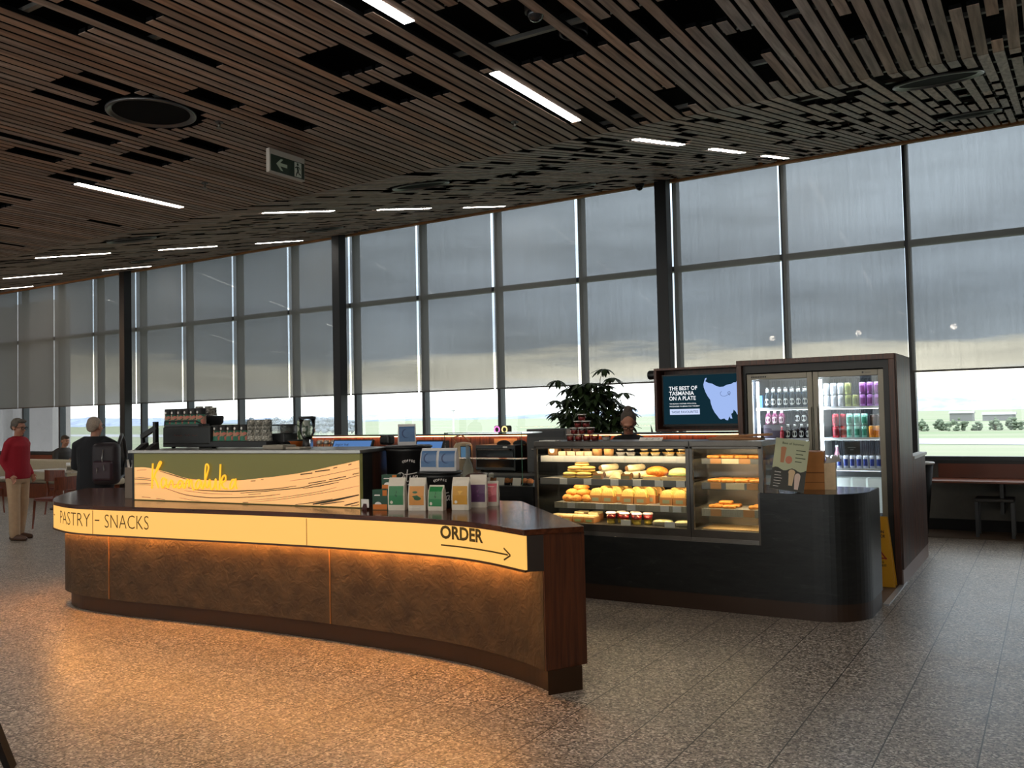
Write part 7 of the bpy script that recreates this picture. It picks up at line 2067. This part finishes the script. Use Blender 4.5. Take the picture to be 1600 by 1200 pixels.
m = MB(); m.tube([(0, .095, .16), (.0, .125, .06), (0, .12, .0)], .006, 6); m.tube([(-.03, .155, -.02), (-.035, .16, -.09)], .006, 6); m.tube([(.05, .145, -.05), (.05, .15, -.11)], .006, 6); m.build('zip_pulls', M['steel'], r)
fw = Vector((-.56, .83, 0)); rt = Vector((.83, .56, 0))
r.location = mn.location - fw * .20 + rt * .22 + Vector((0, 0, 1.14)); r.rotation_euler = (0, 0, math.atan2(-fw.y, -fw.x) - PI / 2)
# seated man by the window
def seated(lab, top_m, hair, turn):
    r = thing('person', lab, 'person', (0, 0, 0))
    b = MB(); V = Vector; L = []
    for s_ in (-1, 1):
        leg = [V((.09 * s_, .05, .53)), V((.11 * s_, -.38, .53)), V((.11 * s_, -.36, .09))]; L.append(leg)
        b.cap(leg, [.08, .058, .04], 10); b.cap([V((.11 * s_, -.34, .05)), V((.12 * s_, -.50, .035))], [.036, .03], 8)
    torso(b, 0, 0, [(.46, 0, .05, .15, .12), (.55, 0, .05, .16, .12), (.70, 0, .02, .14, .11), (.86, 0, -.02, .16, .115), (.98, 0, -.04, .165, .10), (1.04, 0, -.045, .12, .08), (1.07, 0, -.05, .06, .06)])
    b.cap([V((0, -.05, 1.03)), V((0, -.085, 1.17))], [.052, .047], 12)
    T_ = head(b, V((0, -.11, 1.22)), RX(math.radians(10)), 1.0)
    A = {}
    for s_ in (-1, 1):
        A[s_] = [V((.19 * s_, -.03, .97)), V((.25 * s_, -.10, .74)), V((.12 * s_, -.34, .77))]
        b.cap(A[s_], [.044, .036, .026], 10); hand(b, A[s_][2], A[s_][2] - A[s_][1], (0, 0, 1), .5)
    from_mesh(fuse(b, .008), 'body', M['skin'], r); face_bits(r, T_)
    b = MB(); torso(b, 0, 0, [(.455, 0, .05, .16, .13), (.56, 0, .05, .17, .13), (.62, 0, .04, .165, .125)])
    for leg in L: b.cap(leg, [.098, .078, .066], 12)
    from_mesh(fuse(b, .011, 5), 'trousers', mat('seated trousers', C(50, 50, 58), .85), r)
    for s_ in (-1, 1):
        b = MB(); b.cap([V((.11 * s_, -.32, .045)), V((.12 * s_, -.52, .036))], [.042, .036], 10); b.v = [Vector((p.x, p.y, max(p.z, .001))) for p in b.v]; b.build('shoe', M['rubber'], r)
    b = MB(); torso(b, 0, 0, [(.53, 0, .05, .185, .15), (.70, 0, .025, .175, .14), (.86, 0, -.015, .19, .142), (.98, 0, -.035, .19, .125), (1.045, 0, -.045, .14, .095), (1.075, 0, -.055, .08, .07)])
    for s_ in (-1, 1): b.cap([V((.11 * s_, -.04, 1.0)), A[s_][0], A[s_][1], A[s_][2] - (A[s_][2] - A[s_][1]).normalized() * .02], [.078, .074, .062, .042], 12)
    from_mesh(fuse(b, .011, 5), 'top', top_m, r)
    b = MB(); hair(b, T_); from_mesh(fuse(b, .008, 3), 'hair', hair.m, r)
    r.rotation_euler = (0, 0, turn)
    return r
se = seated('short haired man in a dark grey sweater seated by the left windows', mat('charcoal sweater', C(58, 54, 50), .85), mk_hair(mat('short brown hair', C(72, 58, 44), .7), 'crop'), math.atan2(-.25, 1) + PI / 2 + .35)
se.location = (-19.1, 11.55, 0.02)
# staff member behind the display case
stf_arms = {-1: ((-.185, -.06, 1.28), (-.30, -.20, 1.10), (-.34, -.36, 1.02)), 1: ((.185, -.06, 1.28), (.27, -.20, 1.08), (.20, -.38, 1.0))}
sf, T3, _ = standing('staff member with tied up hair bending her head behind the display case', 1.60, mat('black uniform', C(18, 18, 20), .85), mat('black trousers', C(22, 22, 24), .85), M['rubber'], mk_hair(mat('dark tied hair', C(74, 64, 56), .6, var=.3, scale=70), 'bun'), True, stf_arms, math.atan2(-.86, .52) + PI / 2, 1.05, .02, RX(math.radians(34)), -.15)
sf.location = (-3.625, 8.07, 0.006)
# ------------------------------------------------------------------ seating on the left
def chair_proto():
    r = thing('dining_chair', 'x', 'chair')
    w = M['chairwood']
    for x in (-.2, .2):
        m = MB(); m.tube([(x * 1.08, -.23, 0), (x, -.2, .44)], [.014, .020], 8); m.build('leg', w, r)
        m = MB(); m.tube([(x * 1.10, .25, 0), (x, .20, .44), (x * 1.02, .25, .78)], [.014, .021, .016], 8); m.build('leg', w, r)
    m = MB(); m.box(-.215, .215, -.215, .20, .425, .447); m.build('seat_frame', w, r, bevel=.008)
    m = MB(); m.box(-.21, .21, -.21, .19, .448, .475); m.build('seat', mat('red brown seat pad', C(112, 52, 44), .6), r, bevel=.012)
    m = MB(); pts = [(-.225 + .45 * k / 10, .235 + .045 * math.sin(PI * k / 10)) for k in range(11)]
    m.sheet(pts, .60, .80, .018); m.build('backrest', w, r)
    return Proto(r)
CH = chair_proto()
for (x, y, a, lb) in ((-13.38, 7.98, math.radians(-80), 'brown wooden dining chair with curved back beside the woman in red'), (-15.35, 9.35, math.radians(-168), 'brown wooden dining chair between the standing man and the white table'), (-14.6, 7.3, math.radians(100), 'brown wooden dining chair behind the woman in red, at the left edge'), (-16.6, 10.75, math.radians(12), 'brown wooden dining chair on the far side of the white table'), (-16.9, 8.75, math.radians(175), 'brown wooden dining chair behind the woman in red, before the white table')):
    CH.put((x, y, 0), a, lb, 'wooden dining chairs')
def table(cx, cy, w, d, lab):
    r = thing('cafe_table', lab, 'table', (cx, cy, 0))
    m = MB(); m.box(cx - w / 2, cx + w / 2, cy - d / 2, cy + d / 2, .715, .74); m.build('tabletop', mat('white laminate top', C(214, 204, 190), .25), r, bevel=.006)
    m = MB(); m.cyl((cx, cy), .035, .03, .715, 14); m.build('leg', M['white'], r)
    m = MB(); m.cyl((cx, cy), .26, .0, .025, 24); m.build('base', M['black'], r)
table(-16.2, 9.85, 1.7, .8, 'white topped cafe table by the left windows with a number stand on it')
table(-15.4, 7.9, .8, .8, 'white topped cafe table at the left edge behind the woman')
r = thing('table_caddy', 'small caddy with menu card and white bottle on the white cafe table', 'caddy', (-15.4, 9.6, .7405))
m = MB(); m.box(-15.58, -15.36, 9.50, 9.62, .7405, .85); m.build('box', mat('pale printed caddy', C(190, 178, 156), .6), r)
m = MB(); m.box(-15.55, -15.40, 9.4985, 9.4995, .77, .83); m.build('print', mat('caddy print', C(104, 96, 80), .6), r)
m = MB(); m.cyl((-15.65, 9.58), .035, .7405, .90, 14); m.build('bottle', M['white'], r)
bq = thing('banquette', 'long beige upholstered bench facing the left windows', 'bench', (-19, 11.0, 0))
bei = mat('beige upholstery', C(190, 176, 150), .8, var=.05)
m = MB(); m.box(-24.5, -16.9, 10.95, 11.10, .40, .86); m.build('back_cushion', bei, bq, bevel=.04)
m = MB(); m.box(-24.5, -16.9, 11.10, 11.62, .32, .455); m.build('seat_cushion', bei, bq, bevel=.035)
m = MB(); m.box(-24.4, -17.0, 11.0, 11.55, 0, .32); m.build('base', M['chairwood'], bq)
r = thing('window_bench', 'red brown timber back board and ledge under the left windows', 'bench', (-18, 12.5, .66))
m = MB(); m.box(-24, -9.9, 12.60, 12.655, .62, .862); m.build('back_board', mat('red timber board left', C(112, 50, 24), .4, var=.12, scale=5), r)
m = MB(); m.box(-24, -9.9, 12.25, 12.60, .60, .62); m.build('ledge', M['redwood'], r)
# dark chair cut by the lower left corner of the picture
r = thing('metal_chair', 'black chair leg and rail cut off by the lower left corner', 'chair', (-4.3, 2.0, 0))
m = MB(); m.bar((-4.225, 2.30, .0), (-4.125, 2.10, .45), .035, .04); m.build('leg', M['black'], r)
m = MB(); m.bar((-4.02, 1.72, .0), (-4.08, 1.86, .45), .035, .04); m.build('leg', M['black'], r)
m = MB(); m.bar((-4.62, 2.02, .0), (-4.50, 1.86, .45), .035, .04); m.build('leg', M['black'], r)
m = MB(); m.bar((-4.42, 1.45, .0), (-4.44, 1.58, .45), .035, .04); m.build('leg', M['black'], r)
m = MB(); m.bar((-4.19, 2.23, .155), (-4.58, 1.97, .155), .025, .03); m.build('stretcher', M['black'], r)
m = MB(); m.prism([(-4.12, 2.13), (-4.06, 1.83), (-4.45, 1.54), (-4.52, 1.88)], .45, .48); m.build('seat', M['black'], r, bevel=.008)

# ------------------------------------------------------------------ lamps
def spot(loc, target, power, col, size=1.2, blend=.6, rad=.08):
    l = bpy.data.lights.new('ceiling_spot', 'SPOT'); l.energy = power; l.color = col; l.spot_size = size; l.spot_blend = blend; l.shadow_soft_size = rad
    o = bpy.data.objects.new('ceiling_spot', l); COL.objects.link(o); o.location = loc
    d = Vector(target) - Vector(loc); o.rotation_euler = d.to_track_quat('-Z', 'Y').to_euler()
for x in (-7.0, -4.6, -2.2, 0.4):
    spot((x, -0.6, 3.7), (x - 0.4, 5.2, 0.9), 120, (1.0, .84, .66), 1.5, .8)

for x in (-24.5, -21.5):
    spot((x - 1.5, 8.4, 4.0), (x + 1.2, 12.5, 2.9), 150, (1.0, .55, .26), 1.3, .9)
# ------------------------------------------------------------------ view
S.view_settings.view_transform = 'Standard'
S.view_settings.look = 'None'
S.view_settings.exposure = 0.0
S.view_settings.gamma = 1.0
S.view_settings.use_curve_mapping = False
S.cycles.max_bounces = 8
S.cycles.transparent_max_bounces = 24
S.cycles.diffuse_bounces = 4
S.cycles.glossy_bounces = 4
S.cycles.sample_clamp_indirect = 4.0
S.cycles.caustics_reflective = False
S.cycles.caustics_refractive = False
